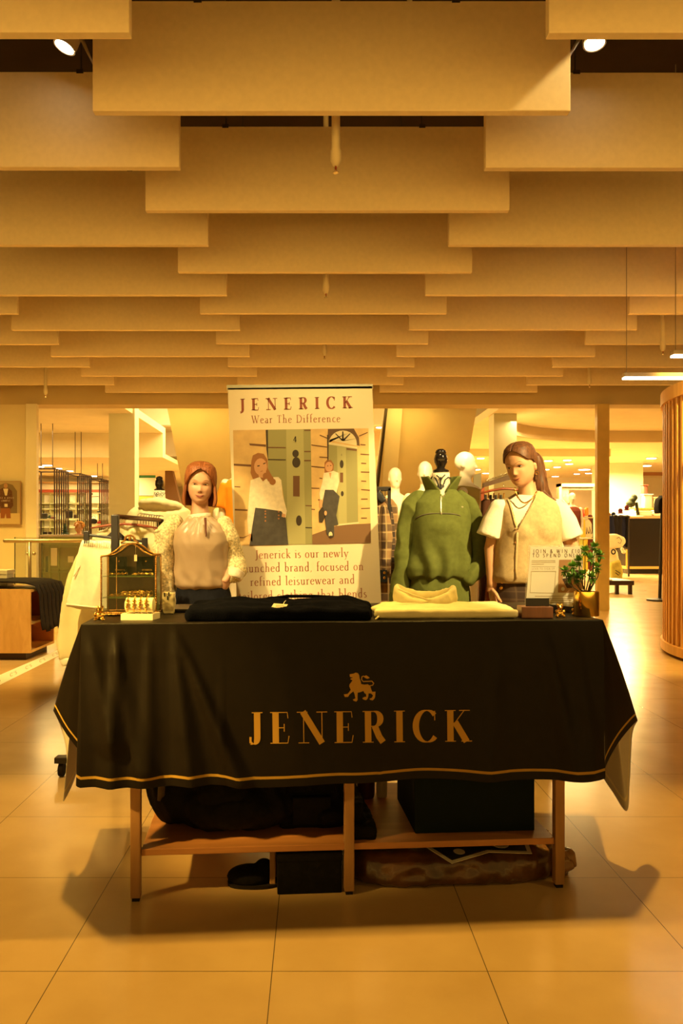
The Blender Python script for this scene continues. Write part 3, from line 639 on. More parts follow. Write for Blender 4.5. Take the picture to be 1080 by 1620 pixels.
bottle(1.075, .50, .022, .24, mat('pale_plastic', (.62, .55, .40), .25), mat('black_rubber', (.02, .015, .012), .7), 'bottle', 'slim pale bottle at the left side of the teal box')
# wrapped quilt on the floor
plas = mat('brown_quilt_in_plastic', (.10, .04, .014), .28, var=.4, scale=14, bump=.5, bscale=22, coat=.6)
t = thing('wrapped_quilt', 'brown quilted bundle in crinkled clear plastic lying under the shelf', 'bundle', tl(1.3, .3, 0))
mb = MB(); mb.loft([(0, 0, z, a, b) for z, a, b in ((0.004, .36, .26), (.02, .375, .275), (.08, .37, .27), (.105, .34, .24))], 40, 5)
mb.v = [TM@(v+Vector((1.275, .33, 0))) for v in mb.v]
mb2 = MB(); mb2.loft([(0, 0, z, a, b) for z, a, b in ((.004, .05, .16), (.04, .055, .15), (.075, .03, .1))], 30, 3); mb.v += []; 
b0 = len(mb.v); mb.v += [TM@(v+Vector((1.66, .28, 0))) for v in mb2.v]; mb.f += [[i+b0 for i in f] for f in mb2.f]; mb.m += mb2.m
blob(mb, 'quilt', plas, t, .009, 3, folds(.008, (14, 6, 14), 3, .005))
mb = MB()
for k in range(16): mb.ell(tl(1.665+.022*math.sin(k*2.1), .12+.02*k, .035+.022*math.sin(k*1.7)), (.030, .022, .028), 10, 8)
blob(mb, 'plastic_ruffle', mat('crinkled_film', (.30, .15, .06), .2), t, .005, 1, folds(.016, (26, 26, 26), 5, .010))
# printed sheets on the quilt
inkb = mat('ink_black', (.015, .015, .018), .5); paperw = mat('paper_white', (.62, .58, .50), .6)
def leaflet(x, y, rz, lab, holes):
    M = TM@Matrix.Translation((x, y, .118))@Matrix.Rotation(rz, 4, 'Z')@Matrix.Rotation(math.radians(5), 4, 'X')
    t = thing('leaflet', lab, 'leaflet', M.translation)
    MB().box(-.13, .13, -.10, .10, 0, .002, M=M).build('sheet', paperw, t)
    MB().box(-.115, .115, -.085, .085, .002, .003, M=M).build('printed_field', inkb, t)
    mb = MB()
    for hx, hy, r in holes: mb.rings([[M@Vector((hx+r*math.cos(2*PI*k/16), hy+r*math.sin(2*PI*k/16), zz)) for k in range(16)] for zz in (.003, .004)])
    mb.build('printed_dots', paperw, t)
leaflet(1.30, .14, .5, 'black leaflet with a white border lying on the wrapped quilt', [(-.05, -.05, .02)])
leaflet(1.42, .17, -.15, 'black leaflet with white discs at the right of the wrapped quilt', [(.03, -.04, .03), (-.04, -.03, .025), (.08, .01, .025), (-.02, .04, .02)])
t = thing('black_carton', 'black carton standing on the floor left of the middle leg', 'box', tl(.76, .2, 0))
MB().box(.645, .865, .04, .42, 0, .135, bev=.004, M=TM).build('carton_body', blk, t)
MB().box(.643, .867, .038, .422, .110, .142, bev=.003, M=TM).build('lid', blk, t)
t = thing('dark_shoe', 'dark rounded shoe on the floor under the backpack', 'shoe', tl(.56, .12, 0))
mb = MB(); mb.ell(tl(.55, .13, .03), (.08, .045, .04)); mb.ell(tl(.60, .14, .035), (.04, .04, .05)); blob(mb, 'upper', blk, t, .006, 3)
mb = MB(); mb.loft([(0, 0, z, a, b) for z, a, b in ((0, .09, .045), (.012, .092, .047))], 24, 2.5); mb.v = [tl(.565, .13, 0)+v for v in mb.v]; mb.build('sole', mat('black_rubber', (.02, .015, .012), .7), t)
# ------------------------------------------------------------------ on the table top
tz = TH+.001
def onT(px, py, z=None): return fl(px, py, tz if z is None else z)
# navy folded sweatshirt
navy = mat('navy_knit', (.0035, .004, .009), .95, spec=.03, var=.15, scale=40, bump=.3, bscale=200)
def slab(mb, pts, z0, z1): mb.prism([Vector((p[0], p[1], z0)) for p in pts], (0, 0, z1-z0))
t = thing('folded_sweatshirt', 'folded navy sweatshirt with a white swing tag in the middle of the table', 'sweatshirt', (-.1, 2.88, tz))
mb = MB(); slab(mb, [(X(295, 2.72), 2.70), (X(585, 2.74), 2.73), (X(588, 2.9), 3.06), (X(300, 2.9), 3.05)], tz, tz+.036)
mb.ell((-.26, 2.93, tz+.022), (.16, .12, .03)); mb.ell((.02, 2.93, tz+.022), (.17, .13, .028)); mb.ell((.08, 2.98, tz+.03), (.11, .05, .030)); mb.ell((-.14, 2.99, tz+.028), (.08, .05, .026)); mb.ell((-.30, 2.96, tz+.028), (.09, .05, .03))
blob(mb, 'folded_body', navy, t, .009, 7, folds(.008, (10, 16, 12), 6, .004))
MB().tube([(-.20, 2.96, tz+.050), (-.10, 3.0, tz+.060), (0, 3.0, tz+.060), (.11, 2.98, tz+.056)], .010, 8, flat=.6, round_ends=True).build('collar', navy, t, smooth=True)
mb = MB(); a = [(425, 966), (433, 954.5), (455, 956), (447, 969)]
mb.prism([P(*q, 2.80-.003*(q[1]-955)) for q in a], (0, .001, -.001)); tg = mb.build('swing_tag', mat('tag_white', (.8, .75, .65), .6), t)
MB().tube([P(447, 957, 2.80), P(450, 952, 2.86), P(452, 950, 2.92)], .0012, 6).build('string', mat('tag_white', (.8, .75, .65), .6), tg)
mb = MB()
for k in range(4): ribb(mb, [(436, 957.5+2.4*k), (449-k, 958.3+2.4*k)], .7, lambda a, b: P(a, b, 2.7985-.003*(b-955)))
mb.build('tag_print', mat('tag_print', (.35, .28, .2), .7), tg)
# cream hoodie folded
creamk = mat('cream_fleece', (.86, .78, .50), .9, var=.05, scale=30, bump=.08, bscale=220)
t = thing('folded_hoodie', 'folded cream hoodie with its hood standing up beside the navy sweatshirt', 'hoodie', (.47, 2.9, tz))
mb = MB(); slab(mb, [(X(592, 2.76), 2.77), (X(822, 2.78), 2.79), (X(800, 2.95), 3.10), (X(606, 2.95), 3.08)], tz, tz+.030)
mb.ell((.40, 2.93, tz+.02), (.20, .13, .026)); mb.ell((.52, 2.92, tz+.018), (.19, .13, .024))
blob(mb, 'folded_body', creamk, t, .008, 8, folds(.004, (8, 12, 8), 3, .002))
# hood: an open ring of thick cloth
mb = MB(); ring = []
hc = P(672, 948, 2.98)
for k in range(49):
    a = 2*PI*k/48; px = 672+46*math.cos(a); yy = 2.98+.10*math.sin(a)
    top = (930+4*math.sin(a*2+1)+ (5 if abs(math.cos(a)) < .3 else 0)) if math.sin(a) < 0 else 926+5*math.cos(3*a)
    top = 934-9*math.cos(a)**2+3*math.sin(2*a)+13*max(0, -math.sin(a))
    ring.append((X(px, 2.98), yy, Z(top, yy), a))
R = []
for x_, y_, z_, a in ring[:-1]:
    c = Vector((X(672, 2.98), 2.98, 0)); o_ = Vector((x_, y_, 0)); d = (o_-c).normalized(); zb_ = tz+.02
    prof = [o_-d*.016+Vector((0, 0, zb_)), o_+d*.006+Vector((0, 0, zb_)), o_+d*.010+Vector((0, 0, (zb_+z_)/2)), o_+d*.004+Vector((0, 0, z_-.006)), o_-d*.003+Vector((0, 0, z_)), o_-d*.012+Vector((0, 0, z_-.006)), o_-d*.022+Vector((0, 0, (zb_+z_)/2))]
    R.append(prof)
R.append(R[0]); mb.rings(R, False, True)
mb.ell((X(672, 2.98), 2.96, tz+.035), (.09, .09, .018)); 
blob(mb, 'hood', creamk, t, .0055, 4, folds(.003, (18, 18, 18), 9, .002))
MB().tube([P(601, 972, 2.79), P(598, 976, 2.77), P(594, 980, 2.75)], .004, 6).build('drawcord', creamk, t, smooth=True)
MB().tube([P(630, 932, 2.90), P(652, 941, 2.875), P(676, 949, 2.87), P(700, 949, 2.90)], .0035, 6).build('hood_seam', creamk, t, smooth=True)
# wooden block with a black card
red = wood('dark_mahogany', (.13, .04, .018), (.20, .065, .03), 6, .35)
t = thing('card_block', 'dark mahogany card block holding a black card, in front of the prize flyer', 'card holder', P(850, 978, 2.8))
z0 = tz; MB().box(X(825, 2.79), X(875, 2.79), 2.79, 2.86, z0, z0+.040, bev=.002).build('block', red, t)
cdm = MB().box(X(831, 2.82), X(868, 2.82), 2.818, 2.822, z0+.036, z0+.068).build('black_card', mat('card_black', (.012, .01, .01), .4), t)
mb = MB(); text(mb, 'JENERICK', (852, 960.5), (862, 960.5), 2, lambda a, b: P(a, b, 2.817), serif=0); mb.build('card_lettering', goldp, cdm)
# small golden figurines: seated bear-like shapes
goldm = mat('polished_gold', (.85, .52, .12), .16, 1)
def figurine(px, py, D, s, lab):
    c = Vector((X(px, D), D, tz)); t = thing('gold_figurine', lab, 'figurine', c)
    mb = MB(); mb.ell(c+Vector((0, 0, .020*s)), (.016*s, .015*s, .020*s)); mb.ell(c+Vector((0, -.004*s, .046*s)), (.014*s, .013*s, .013*s))
    for sx in (-1, 1):
        mb.ell(c+Vector((sx*.011*s, 0, .058*s)), (.006*s, .004*s, .007*s)); mb.ell(c+Vector((sx*.016*s, -.012*s, .006*s)), (.008*s, .012*s, .0065*s)); mb.ell(c+Vector((sx*.018*s, -.008*s, .026*s)), (.006*s, .009*s, .010*s))
    mb.ell(c+Vector((0, -.016*s, .043*s)), (.006*s, .006*s, .005*s))
    blob(mb, 'gold_body', goldm, t, .0022, 2)
figurine(158, 983, 2.72, .8, 'small polished gold animal figurine left of the jewellery cabinet')
figurine(885, 978, 2.83, .75, 'small polished gold animal figurine between the card block and the pot')
figurine(910, 975, 2.90, .7, 'small gold figurine half hidden at the foot of the gold pot')
# brass planter with succulent
t = thing('potted_succulent', 'bushy green artificial succulent in a gold pot on the right table corner', 'plant', (X(927, 2.88), 2.88, tz))
pc = Vector((X(927, 2.88), 2.88, tz))
MB().lathe(pc, [(.043, 0), (.0445, .004), (.0445, .088), (.041, .088), (.040, .075)], 40).build('pot', mat('mirror_gold', (.90, .58, .14), .10, 1), t, smooth=True, auto=40)
MB().lathe(pc, [(.001, .074), (.0405, .076)], 20, cap=False).build('soil', mat('dark_soil', (.03, .02, .01), .9), t)
mb = MB(); lv = MB(); tips = [(905, 893), (893, 899), (915, 884), (925, 868), (934, 880), (940, 862), (921, 905), (943, 893), (936, 910), (912, 912), (900, 880+30), (948, 875)]
for k, (a, b) in enumerate(tips):
    D_ = 2.88+random.uniform(-.03, .04); e = P(a, b+4, D_); m_ = (pc+e)/2+Vector(((e.x-pc.x)*.35, 0, -.01)); m_.z = pc.z+.08+(e.z-pc.z-.08)*.45
    mb.tube([pc+Vector((random.uniform(-.01, .01), 0, .07)), m_, e], [.0022, .002, .0017], 6)
    for q in range(95):
        d = Vector((random.gauss(0, 1), random.gauss(0, 1), random.gauss(.25, .8))).normalized(); L_ = random.uniform(.012, .026); s_ = d.cross(Vector((0, 0, 1))).normalized()*.0040
        q0 = e+d*.004; q1 = q0+d*L_*.6; q2 = q0+d*L_; lv.add([q0-s_*.4, q0+s_*.4, q1+s_, q1-s_, q2], [[0, 1, 2, 3], [3, 2, 4]])
mb.build('stems', mat('dark_stem', (.06, .05, .02), .6), t, smooth=True)
lv.build('leaves', mat('succulent_green', (.15, .36, .06), .5, var=.35, scale=30), t)
# prize flyer in acrylic stand
DF = 3.0
t = thing('prize_flyer', 'white JOIN & WIN prize flyer standing between card block and gold pot', 'flyer', P(870, 960, DF))
ff = lambda a, b, e=0: P(a, b, DF-e)
quad = [(839, 865), (920, 865), (908, 961), (832, 951)]
sh = MB().prism([ff(*q) for q in quad], (0, .002, 0)).build('sheet', mat('flyer_paper', (.92, .88, .78), .5), t)
sc_ = lambda a, b: (820+a*140/1080, 850+b*150/1157)
fz = lambda a, b: P(*sc_(a, b), DF-.001)
mb = MB(); text(mb, 'JOIN & WIN £100', (175, 192), (790, 190), 44, fz, thick=.12, thin=.10, serif=0); text(mb, 'TO SPEND ONLIN', (170, 243), (775, 240), 42, fz, thick=.12, thin=.10, serif=0)
mb.build('heading', mat('flyer_ink', (.16, .07, .045), .6), t)
mb = MB(); text(mb, 'SCAN TO SIGN UP', (160, 395), (440, 393), 22, fz, thick=.08, thin=.08, serif=0)
for yy, x1 in ((285, 450), (305, 450), (328, 310), (358, 450)): ribb(mb, [(160, yy), (x1, yy)], 5 if yy < 350 else 3, fz)
for yy, x0_, x1 in ((718, 200, 680), (745, 200, 660), (768, 390, 650), (795, 385, 650)): ribb(mb, [(x0_, yy), (x1, yy)], 6, fz)
for q in ([(140, 675), (430, 680)], [(155, 415), (455, 415)], [(155, 415), (140, 675)], [(455, 415), (435, 680)]): ribb(mb, q, 4, fz)
mb.build('small_print', mat('flyer_faint_ink', (.45, .34, .2), .6), t)
mb = MB(); C = [mat('pp_tan', (.50, .27, .13), .6), mat('pp_cream', (.72, .60, .44), .6), mat('pp_dark', (.07, .03, .02), .6), mat('pp_skin', (.55, .28, .15), .6), mat('pp_white', (.8, .74, .62), .6)]
def pg(mb, pts, m, f, e=0): mb.add([f(*q)+Vector((0, -e, 0)) for q in pts], [list(range(len(pts)))], m)
def el(cx, cy, rx, ry, n=18): return [(cx+rx*math.cos(2*PI*k/n), cy+ry*math.sin(2*PI*k/n)) for k in range(n)]
pg(mb, [(495, 275), (785, 270), (775, 675), (480, 675)], 0, fz); pg(mb, [(640, 275), (785, 270), (782, 400), (640, 400)], 1, fz, .0003)
pg(mb, [(640, 400), (790, 400), (785, 480), (640, 480)], 2, fz, .0004); pg(mb, el(612, 385, 24, 32), 3, fz, .0005)
pg(mb, [(560, 430), (640, 425), (640, 510), (530, 520)], 4, fz, .0005); pg(mb, [(530, 505), (640, 495), (650, 620), (590, 620)], 2, fz, .0006); pg(mb, el(540, 630, 22, 24), 4, fz, .0006)
mb.build('printed_picture', C, t)
MB().prism([ff(868, 956), ff(912, 961), ff(912, 976), ff(868, 972)], (0, .06, 0)).build('stand_base', mat('navy_plastic', (.03, .03, .06), .3), t)
MB().prism([ff(836, 862, -.004), ff(923, 862, -.004), ff(911, 974, -.004), ff(829, 966, -.004)], (0, .003, 0)).build('acrylic_back', mat('acrylic', (.9, .9, .85), .05, alpha=.15), t)
# ------------------------------------------------------------------ jewellery cabinet
DC = 2.86; t = thing('jewellery_cabinet', 'small antique brass and glass cabinet of gold jewellery on the left table corner', 'cabinet', P(205, 985, DC))
brass = mat('antique_brass', (.36, .19, .06), .32, .85, bump=.4, bscale=400)
gl = mat('cabinet_glass', (.08, .10, .06), .05, alpha=.06, spec=.1)
def cz(a, b): return (130+a*170/1080, 850+b*160/1016)
def cp(a, b, D=DC): return P(*cz(a, b), D)
xL, xR, xR2 = cp(190, 0).x, cp(740, 0).x, cp(800, 0, DC+.04).x; zB, zT = tz+.012, cp(0, 190).z; y0_, y1_ = DC, DC+.09
fr = MB()
def bead(path, r=.0042, step=.008):
    fr.tube(path, r*.7, 8)
    for a, b in zip(path[:-1], path[1:]):
        a, b = Vector(a), Vector(b); n_ = max(1, int((b-a).length/step))
        for k in range(n_): fr.ell(a.lerp(b, (k+.5)/n_), (r, r, r), 6, 4)
top = [cp(190, 190), cp(260, 180), cp(330, 140), cp(390, 90), cp(450, 65), cp(510, 65), cp(560, 95), cp(620, 145), cp(690, 178), cp(740, 180)]
bead([(xL, y0_, zB), (xL, y0_, zT)]); bead([(xR, y0_, zB), (xR, y0_, zT)]); bead(top)
bead([(xL, y0_, zB), (xR, y0_, zB)])
for xx in (xL, xR):
    fr.tube([(xx, y1_, zB), (xx, y1_, zT)], .003, 8); fr.tube([(xx, y0_, zT), (xx, y1_, zT)], .003, 8); fr.tube([(xx, y0_, zB), (xx, y1_, zB)], .003, 8)
fr.tube([(p.x, y1_, p.z) for p in top], .003, 8); fr.tube([(xL, y1_, zB), (xR, y1_, zB)], .003, 8)
for px_ in (265, 345): fr.tube([cp(px_, 200, DC+.03), cp(px_, 820, DC+.03)], .0015, 6)
fr.build('frame', brass, t, smooth=True)
mb = MB(); c0 = cp(478, 40)
for k in range(9):
    a = PI*k/8; p = c0+Vector((.017*math.cos(a), 0, .008+.013*math.sin(a))); mb.ell(p, (.0045, .003, .0045), 8, 6)
mb.ell(c0+Vector((0, 0, .01)), (.006, .003, .009), 10, 8)
for s in (-1, 1): mb.tube([c0+Vector((s*.014, 0, .004)), c0+Vector((s*.024, 0, .0)), c0+Vector((s*.032, 0, -.006))], .003, 8)
mb.build('crest', brass, t, smooth=True)
MB().box(xL-.002, xR+.002, y0_-.002, y1_+.002, tz+.006, zB+.001).build('base', brass, t)
mb = MB()
for sx in (xL+.006, xR-.006):
    for sy in (y0_+.006, y1_-.006): mb.ell((sx, sy, tz+.004), (.005, .005, .0045), 8, 6)
mb.build('ball_feet', brass, t, smooth=True)
MB().prism([Vector((xL, y1_+.002, zB)), Vector((xR, y1_+.002, zB))]+[Vector((p.x, y1_+.002, p.z)) for p in top[::-1]], (0, .002, 0)).build('mirror_back', mat('dark_mirror', (.05, .03, .015), .3, .5), t)  # back panel coloured dark all over
MB().prism([Vector((xL, y0_+.001, zB)), Vector((xR, y0_+.001, zB))]+[Vector((p.x, y0_+.001, p.z)) for p in top[::-1]], (0, .001, 0)).build('door_pane', gl, t)
for nm, xx in (('side_pane', xL), ('side_pane', xR)): MB().box(xx-.0006, xx+.0006, y0_+.004, y1_-.004, zB, zT).build(nm, mat('green_glass_edge', (.14, .22, .06), .05, alpha=.3, spec=.2), t)
for zz_ in (395, 610):
    z_ = cp(0, zz_).z; MB().box(xL+.003, xR-.003, y0_+.006, y1_-.004, z_-.0015, z_+.0015).build('glass_shelf', mat('green_glass_edge', (.14, .22, .06), .05, alpha=.3, spec=.2), t)
# earring cards in the cabinet
gcard = mat('card_matt_black', (.004, .0035, .0035), .8)
for a0, a1, lab in ((268, 450, 'black earring card on the left of the cabinet top shelf'), (545, 715, 'black earring card on the right of the cabinet top shelf')):
    q = thing('earring_card', lab, 'earring card', cp((a0+a1)/2, 390, DC+.05))
    z_ = cp(0, 395).z+.0018; MB().box(cp(a0, 0, DC+.05).x, cp(a1, 0, DC+.05).x, DC+.05, DC+.052, z_, cp(0, 195, DC+.05).z).build('card', gcard, q)
    mb = MB(); cxx = (a0+a1)/2+20; text(mb, 'JENERICK', (cxx-50, 335), (cxx+50, 335), 16, lambda a, b: cp(a, b, DC+.0493), serif=0); mb.build('card_lettering', goldp, q)
    MB().ell(cp(cxx-10, 240, DC+.047), (.003, .002, .003), 10, 8).build('stud_earring', goldm, q)
q = thing('price_tag', 'tiny white price tag hanging in the cabinet arch', 'tag', cp(535, 240, DC+.03))
MB().box(cp(522, 0, DC+.03).x, cp(550, 0, DC+.03).x, DC+.03, DC+.031, cp(0, 240, DC+.03).z, cp(0, 175, DC+.03).z).build('tag', mat('tag_white', (.8, .75, .65), .6), q)
MB().tube([cp(536, 178, DC+.03), cp(536, 90, DC+.03)], .0005, 4).build('thread', mat('tag_white', (.8, .75, .65), .6), q)
# chains and bangles heaped on the shelves
def chain(a0, b0, a1, D, nk, sag, lab, nm='gold_chain', rr=.0048):
    q = MB(); 
    for k in range(nk):
        f = k/(nk-1); p = cp(a0+(a1-a0)*f, b0, D)+Vector((0, .012*math.sin(k*1.3), .002+.0028*abs(math.sin(k*2.2)))); p.z = max(p.z, 0)
        M = Matrix.Rotation(k*1.1, 3, 'Z')@Matrix.Rotation(PI/2*(k % 2)*.7, 3, 'X'); R = [[p+M@Vector(((rr+.0012*math.cos(v))*math.cos(u), (rr*.8+.0012*math.cos(v))*math.sin(u), .0012*math.sin(v))) for v in [2*PI*i/5 for i in range(5)]] for u in [2*PI*j/10 for j in range(11)]]
        q.rings(R, False)
    o = q.build(nm, goldm, None, smooth=True); return tag(o, lab, 'jewellery')
zsh = [595, 612, 380, 820]
chain(275, 375, 440, DC+.035, 16, 0, 'gold bracelet laid on the top glass shelf, left', 'gold_bracelet'); chain(510, 375, 700, DC+.035, 18, 0, 'gold bracelet laid on the top glass shelf, right', 'gold_bracelet')
chain(275, 590, 700, DC+.03, 40, 0, 'chunky gold chain spread along the middle glass shelf', 'gold_chain', .006); chain(400, 560, 690, DC+.05, 26, 0, 'gold chain heaped behind on the middle glass shelf', 'gold_chain', .0065)
chain(265, 810, 720, DC+.03, 42, 0, 'long gold chain along the cabinet floor', 'gold_chain', .0065); chain(380, 790, 700, DC+.055, 28, 0, 'gold chain heaped behind on the cabinet floor', 'gold_chain', .006)
# bracelet roll on a white stand in front of the cabinet
ivory = mat('ivory_velvet', (.74, .66, .48), .7)
DB = 2.76; t = thing('bracelet_stand', 'ivory bracelet roll on a white block base in front of the cabinet', 'display stand', P(222, 992, DB))
bz = lambda a, b: P(*cz(a, b), DB)
a, b = bz(425, 680), bz(740, 680); MB().tube([a+Vector((.004, 0, 0)), a+Vector((.008, 0, 0)), b-Vector((.008, 0, 0)), b-Vector((.004, 0, 0))], [.016, .0255, .0255, .016], 28).build('roll', ivory, t, smooth=True, auto=60)
MB().tube([bz(580, 740), Vector((bz(580, 0).x, DB, tz+.02))], .0022, 8).build('pole', brass, t)
xx0, xx1 = bz(408, 0).x, bz(760, 0).x
MB().prism([Vector((xx0, 2.73, tz)), Vector((xx1-.012, 2.73, tz)), Vector((xx1, 2.79, tz)), Vector((xx1, 2.80, tz)), Vector((xx0+.02, 2.80, tz)), Vector((xx0, 2.77, tz))], (0, 0, .021)).build('base', mat('white_acrylic_block', (.86, .80, .66), .25), t)
for k, px_ in enumerate((470, 535, 595, 655)):
    q = MB(); c = bz(px_, 680)
    for j in range(26):
        a = 2*PI*j/26; p = c+Vector((0, -.0285*math.cos(a), .0285*math.sin(a)+(-.006 if math.sin(a) < -.8 else 0))); q.ell(p, (.0042 if -.1 < a < .9 or a > 5.6 else .0024, .0026, .003), 6, 5)
    for j in range(3):
        u = .6-j*.35; q.ell(c+Vector((0, -.030*math.cos(u), .03*math.sin(u))), (.0075-.001*j, .003, .0045), 8, 6)
    q.ell(c+Vector((0, -.006, -.036)), (.0018, .0018, .009), 6, 5)
    o = q.build('gold_bracelet', goldm, None, smooth=True); tag(o, 'gold link bracelet on the ivory roll, %s from its left end' % ('first', 'second', 'third', 'fourth')[k], 'bracelet', 'bracelets on the ivory roll')
# clear bag of tissues right of cabinet
t = thing('packet', 'clear packet with black printing between the cabinet and the woman in the satin blouse', 'packet', (X(268, 2.95), 2.95, tz))
mb = MB(); mb.box(X(258, 2.95), X(276, 2.95), 2.94, 2.965, tz, Z(938, 2.95)); blob(mb, 'film', mat('milky_film', (.70, .62, .45), .3, alpha=.8), t, .005, 2, folds(.004, (30, 30, 20), 1))
mb = MB()
for a, b in ((259, 938), (264, 943), (266, 937)): mb.box(X(a, 2.935), X(a+2.2, 2.935), 2.934, 2.936, Z(b+6, 2.935), Z(b, 2.935))
mb.build('print', inkb, t)
t = thing('dark_tray', 'flat dark tray of accessories behind the navy sweatshirt, left side of the table', 'tray', (X(270, 3.15), 3.15, tz))
MB().box(X(262, 3.1), X(330, 3.1), 3.0, 3.2, tz, tz+.012, bev=.003).build('tray_body', mat('slate', (.03, .025, .03), .4), t)
# ------------------------------------------------------------------ roll-up banner
DBN = 4.7
t = thing('roll_up_banner', 'tall cream roll-up banner with brand heading, two fashion pictures and rust text', 'banner', (X(498, DBN), DBN, 0))
bf = lambda a, b, e=0: P(a, b, DBN-e)
bz2 = lambda a, b: (350+a/4.32, 600+b/4.32)
MB().prism([bf(360, 614), bf(588.5, 611), bf(612, 1166), bf(384, 1170)], (0, .003, 0)).build('sheet', mat('banner_cream', (.68, .57, .38), .55), t)
MB().prism([bf(358.5, 609), bf(589.5, 607.5), bf(589.5, 614.5), (bf(358.5, 616.5))], (0, .022, 0)).build('top_rail', mat('brushed_aluminium', (.55, .55, .45), .35, .7), t)
MB().box(X(384, DBN)-.01, X(612, DBN)+.01, DBN-.09, DBN+.09, 0, .07, bev=.012).build('base_cassette', mat('brushed_aluminium', (.55, .55, .45), .35, .7), t)
MB().tube([(X(498, DBN), DBN+.03, .06), (X(480, DBN), DBN+.03, Z(614, DBN))], .010, 10).build('support_pole', mat('brushed_aluminium', (.55, .55, .45), .35, .7), t, smooth=True)
rust = mat('rust_ink', (.24, .055, .025), .6); rust2 = mat('soft_rust_ink', (.34, .13, .07), .6)
g1 = lambda a, b: bf(a, b, .0012)
mb = MB(); text(mb, 'JENERICK', (379, 649.5), (556, 645.5), 18.5, g1, thick=.22, thin=.06, serif=.08)
mb.build('heading', rust, t)
mb = MB(); text(mb, 'Wear The Difference', (398, 669.5), (538, 667.5), 12, g1, thick=.12, thin=.05, serif=.05)
for s_, a, b in (('Jenerick is our newly', (403, 884), (551, 881)), ('launched brand, focused on', (381, 905.5), (575, 902)), ('refined leisurewear and', (396, 927), (561, 923)), ('tailored clothing that blends', (378, 950), (580, 945)), ("effortlessly", (430, 972), (520, 970))):
    if s_[0] == 'e': s_ = 'seamlessly'.replace('m', 'n')
    if s_[0] == 's': continue
    ml_ = MB(); text(ml_, s_, a, b, 13.5, g1, thick=.12, thin=.05, serif=.05); ml_.build('text_line', rust2, t)
mb.build('subheading', rust2, t)
PC = [mat('pr_stone', (.56, .36, .14), .55, var=.12, scale=14), mat('pr_groove', (.13, .055, .02), .6), mat('pr_green', (.25, .23, .09), .55), mat('pr_green_light', (.34, .31, .13), .55), mat('pr_iron', (.035, .022, .012), .5),
      mat('pr_hair', (.28, .11, .03), .6), mat('pr_skin', (.52, .27, .13), .6), mat('pr_blouse', (.66, .55, .38), .6, var=.1, scale=40), mat('pr_trousers', (.05, .042, .035), .6, var=.2, scale=30), mat('pr_pavement', (.17, .085, .035), .6), mat('pr_fan', (.58, .48, .28), .6), mat('pr_arch_dark', (.10, .05, .02), .6)]
def pl(mb, pts, m, e): mb.add([bf(*bz2(*q), .0008+e*.0006) for q in pts], [list(range(len(pts)))], m)
mb = MB()
pl(mb, [(80, 348), (610, 340), (622, 1128), (95, 1138)], 0, 0)
for q in ([(190, 438), (305, 446), (305, 462), (195, 452)], [(85, 577), (205, 583), (205, 598), (85, 590)], [(92, 886), (180, 890), (180, 900), (92, 896)], [(95, 1075), (150, 1080), (200, 1060), (150, 1086), (95, 1084)], [(90, 730), (130, 733), (130, 740), (90, 737)]): pl(mb, q, 1, 1)
pl(mb, [(316, 345), (610, 340), (622, 1128), (440, 1131), (440, 900), (410, 700), (320, 650)], 2, 1)
pl(mb, [(303, 346), (318, 345), (320, 560), (308, 480)], 4, 2)
pl(mb, [(443, 343), (560, 341), (575, 1128), (452, 1131)], 3, 2)
for y_ in (462, 545, 860, 1010): pl(mb, [(318 if y_ < 700 else 575, y_), (440 if y_ < 700 else 620, y_+2), (440 if y_ < 700 else 620, y_+9), (318 if y_ < 700 else 575, y_+7)], 4 if y_ in (545, 1010) else 1, 3)
for y_ in (345, 490, 552): pl(mb, [(566, y_), (610, y_), (611, y_+8), (566, y_+8)], 1, 3)
pl(mb, el(507, 508, 22, 26), 4, 4); pl(mb, el(512, 568, 28, 36), 4, 4.5); pl(mb, [(490, 660), (535, 660), (535, 802), (490, 800)], 1, 4); pl(mb, el(530, 966, 20, 36), 4, 4)
text(mb, '4', (492, 428), (516, 428), 38, lambda a, b: bf(*bz2(a, b), .0065), thick=.16, thin=.13, serif=0, m=4)
# left figure
pl(mb, [(205, 560), (215, 520), (250, 503), (290, 510), (315, 550), (318, 610), (345, 660), (372, 715), (340, 720), (310, 690), (262, 700), (215, 680), (200, 640)], 5, 4)
pl(mb, el(268, 598, 44, 58), 6, 5); pl(mb, [(250, 640), (305, 630), (310, 672), (258, 672)], 6, 4.5)
pl(mb, [(245, 590), (262, 587), (262, 594), (246, 597)], 4, 6); pl(mb, [(285, 575), (303, 568), (303, 575), (286, 582)], 4, 6); pl(mb, [(266, 630), (282, 624), (283, 628), (267, 634)], 5, 6)
pl(mb, [(200, 690), (262, 668), (285, 700), (312, 670), (390, 668), (410, 690), (418, 790), (448, 900), (440, 945), (405, 905), (330, 890), (235, 880), (225, 960), (215, 1070), (185, 1060), (178, 960), (190, 800)], 7, 5)
pl(mb, [(232, 878), (300, 885), (410, 902), (440, 950), (458, 1131), (192, 1136), (212, 1000)], 8, 6)
pl(mb, [(188, 1055), (212, 1060), (212, 1110), (195, 1095)], 6, 6); pl(mb, [(415, 915), (440, 925), (432, 945), (412, 940)], 6, 7)
for y_ in (902, 920, 942, 968): pl(mb, el(301, y_, 6, 6, 8), 5, 7)
for y_ in (905, 930, 952): pl(mb, el(392, y_, 6, 6, 8), 5, 7)
for k_, q in enumerate(((300, 660), (330, 680), (345, 700))): pl(mb, el(q[0]+5, q[1], 22, 22), 5, 7+.5*k_)
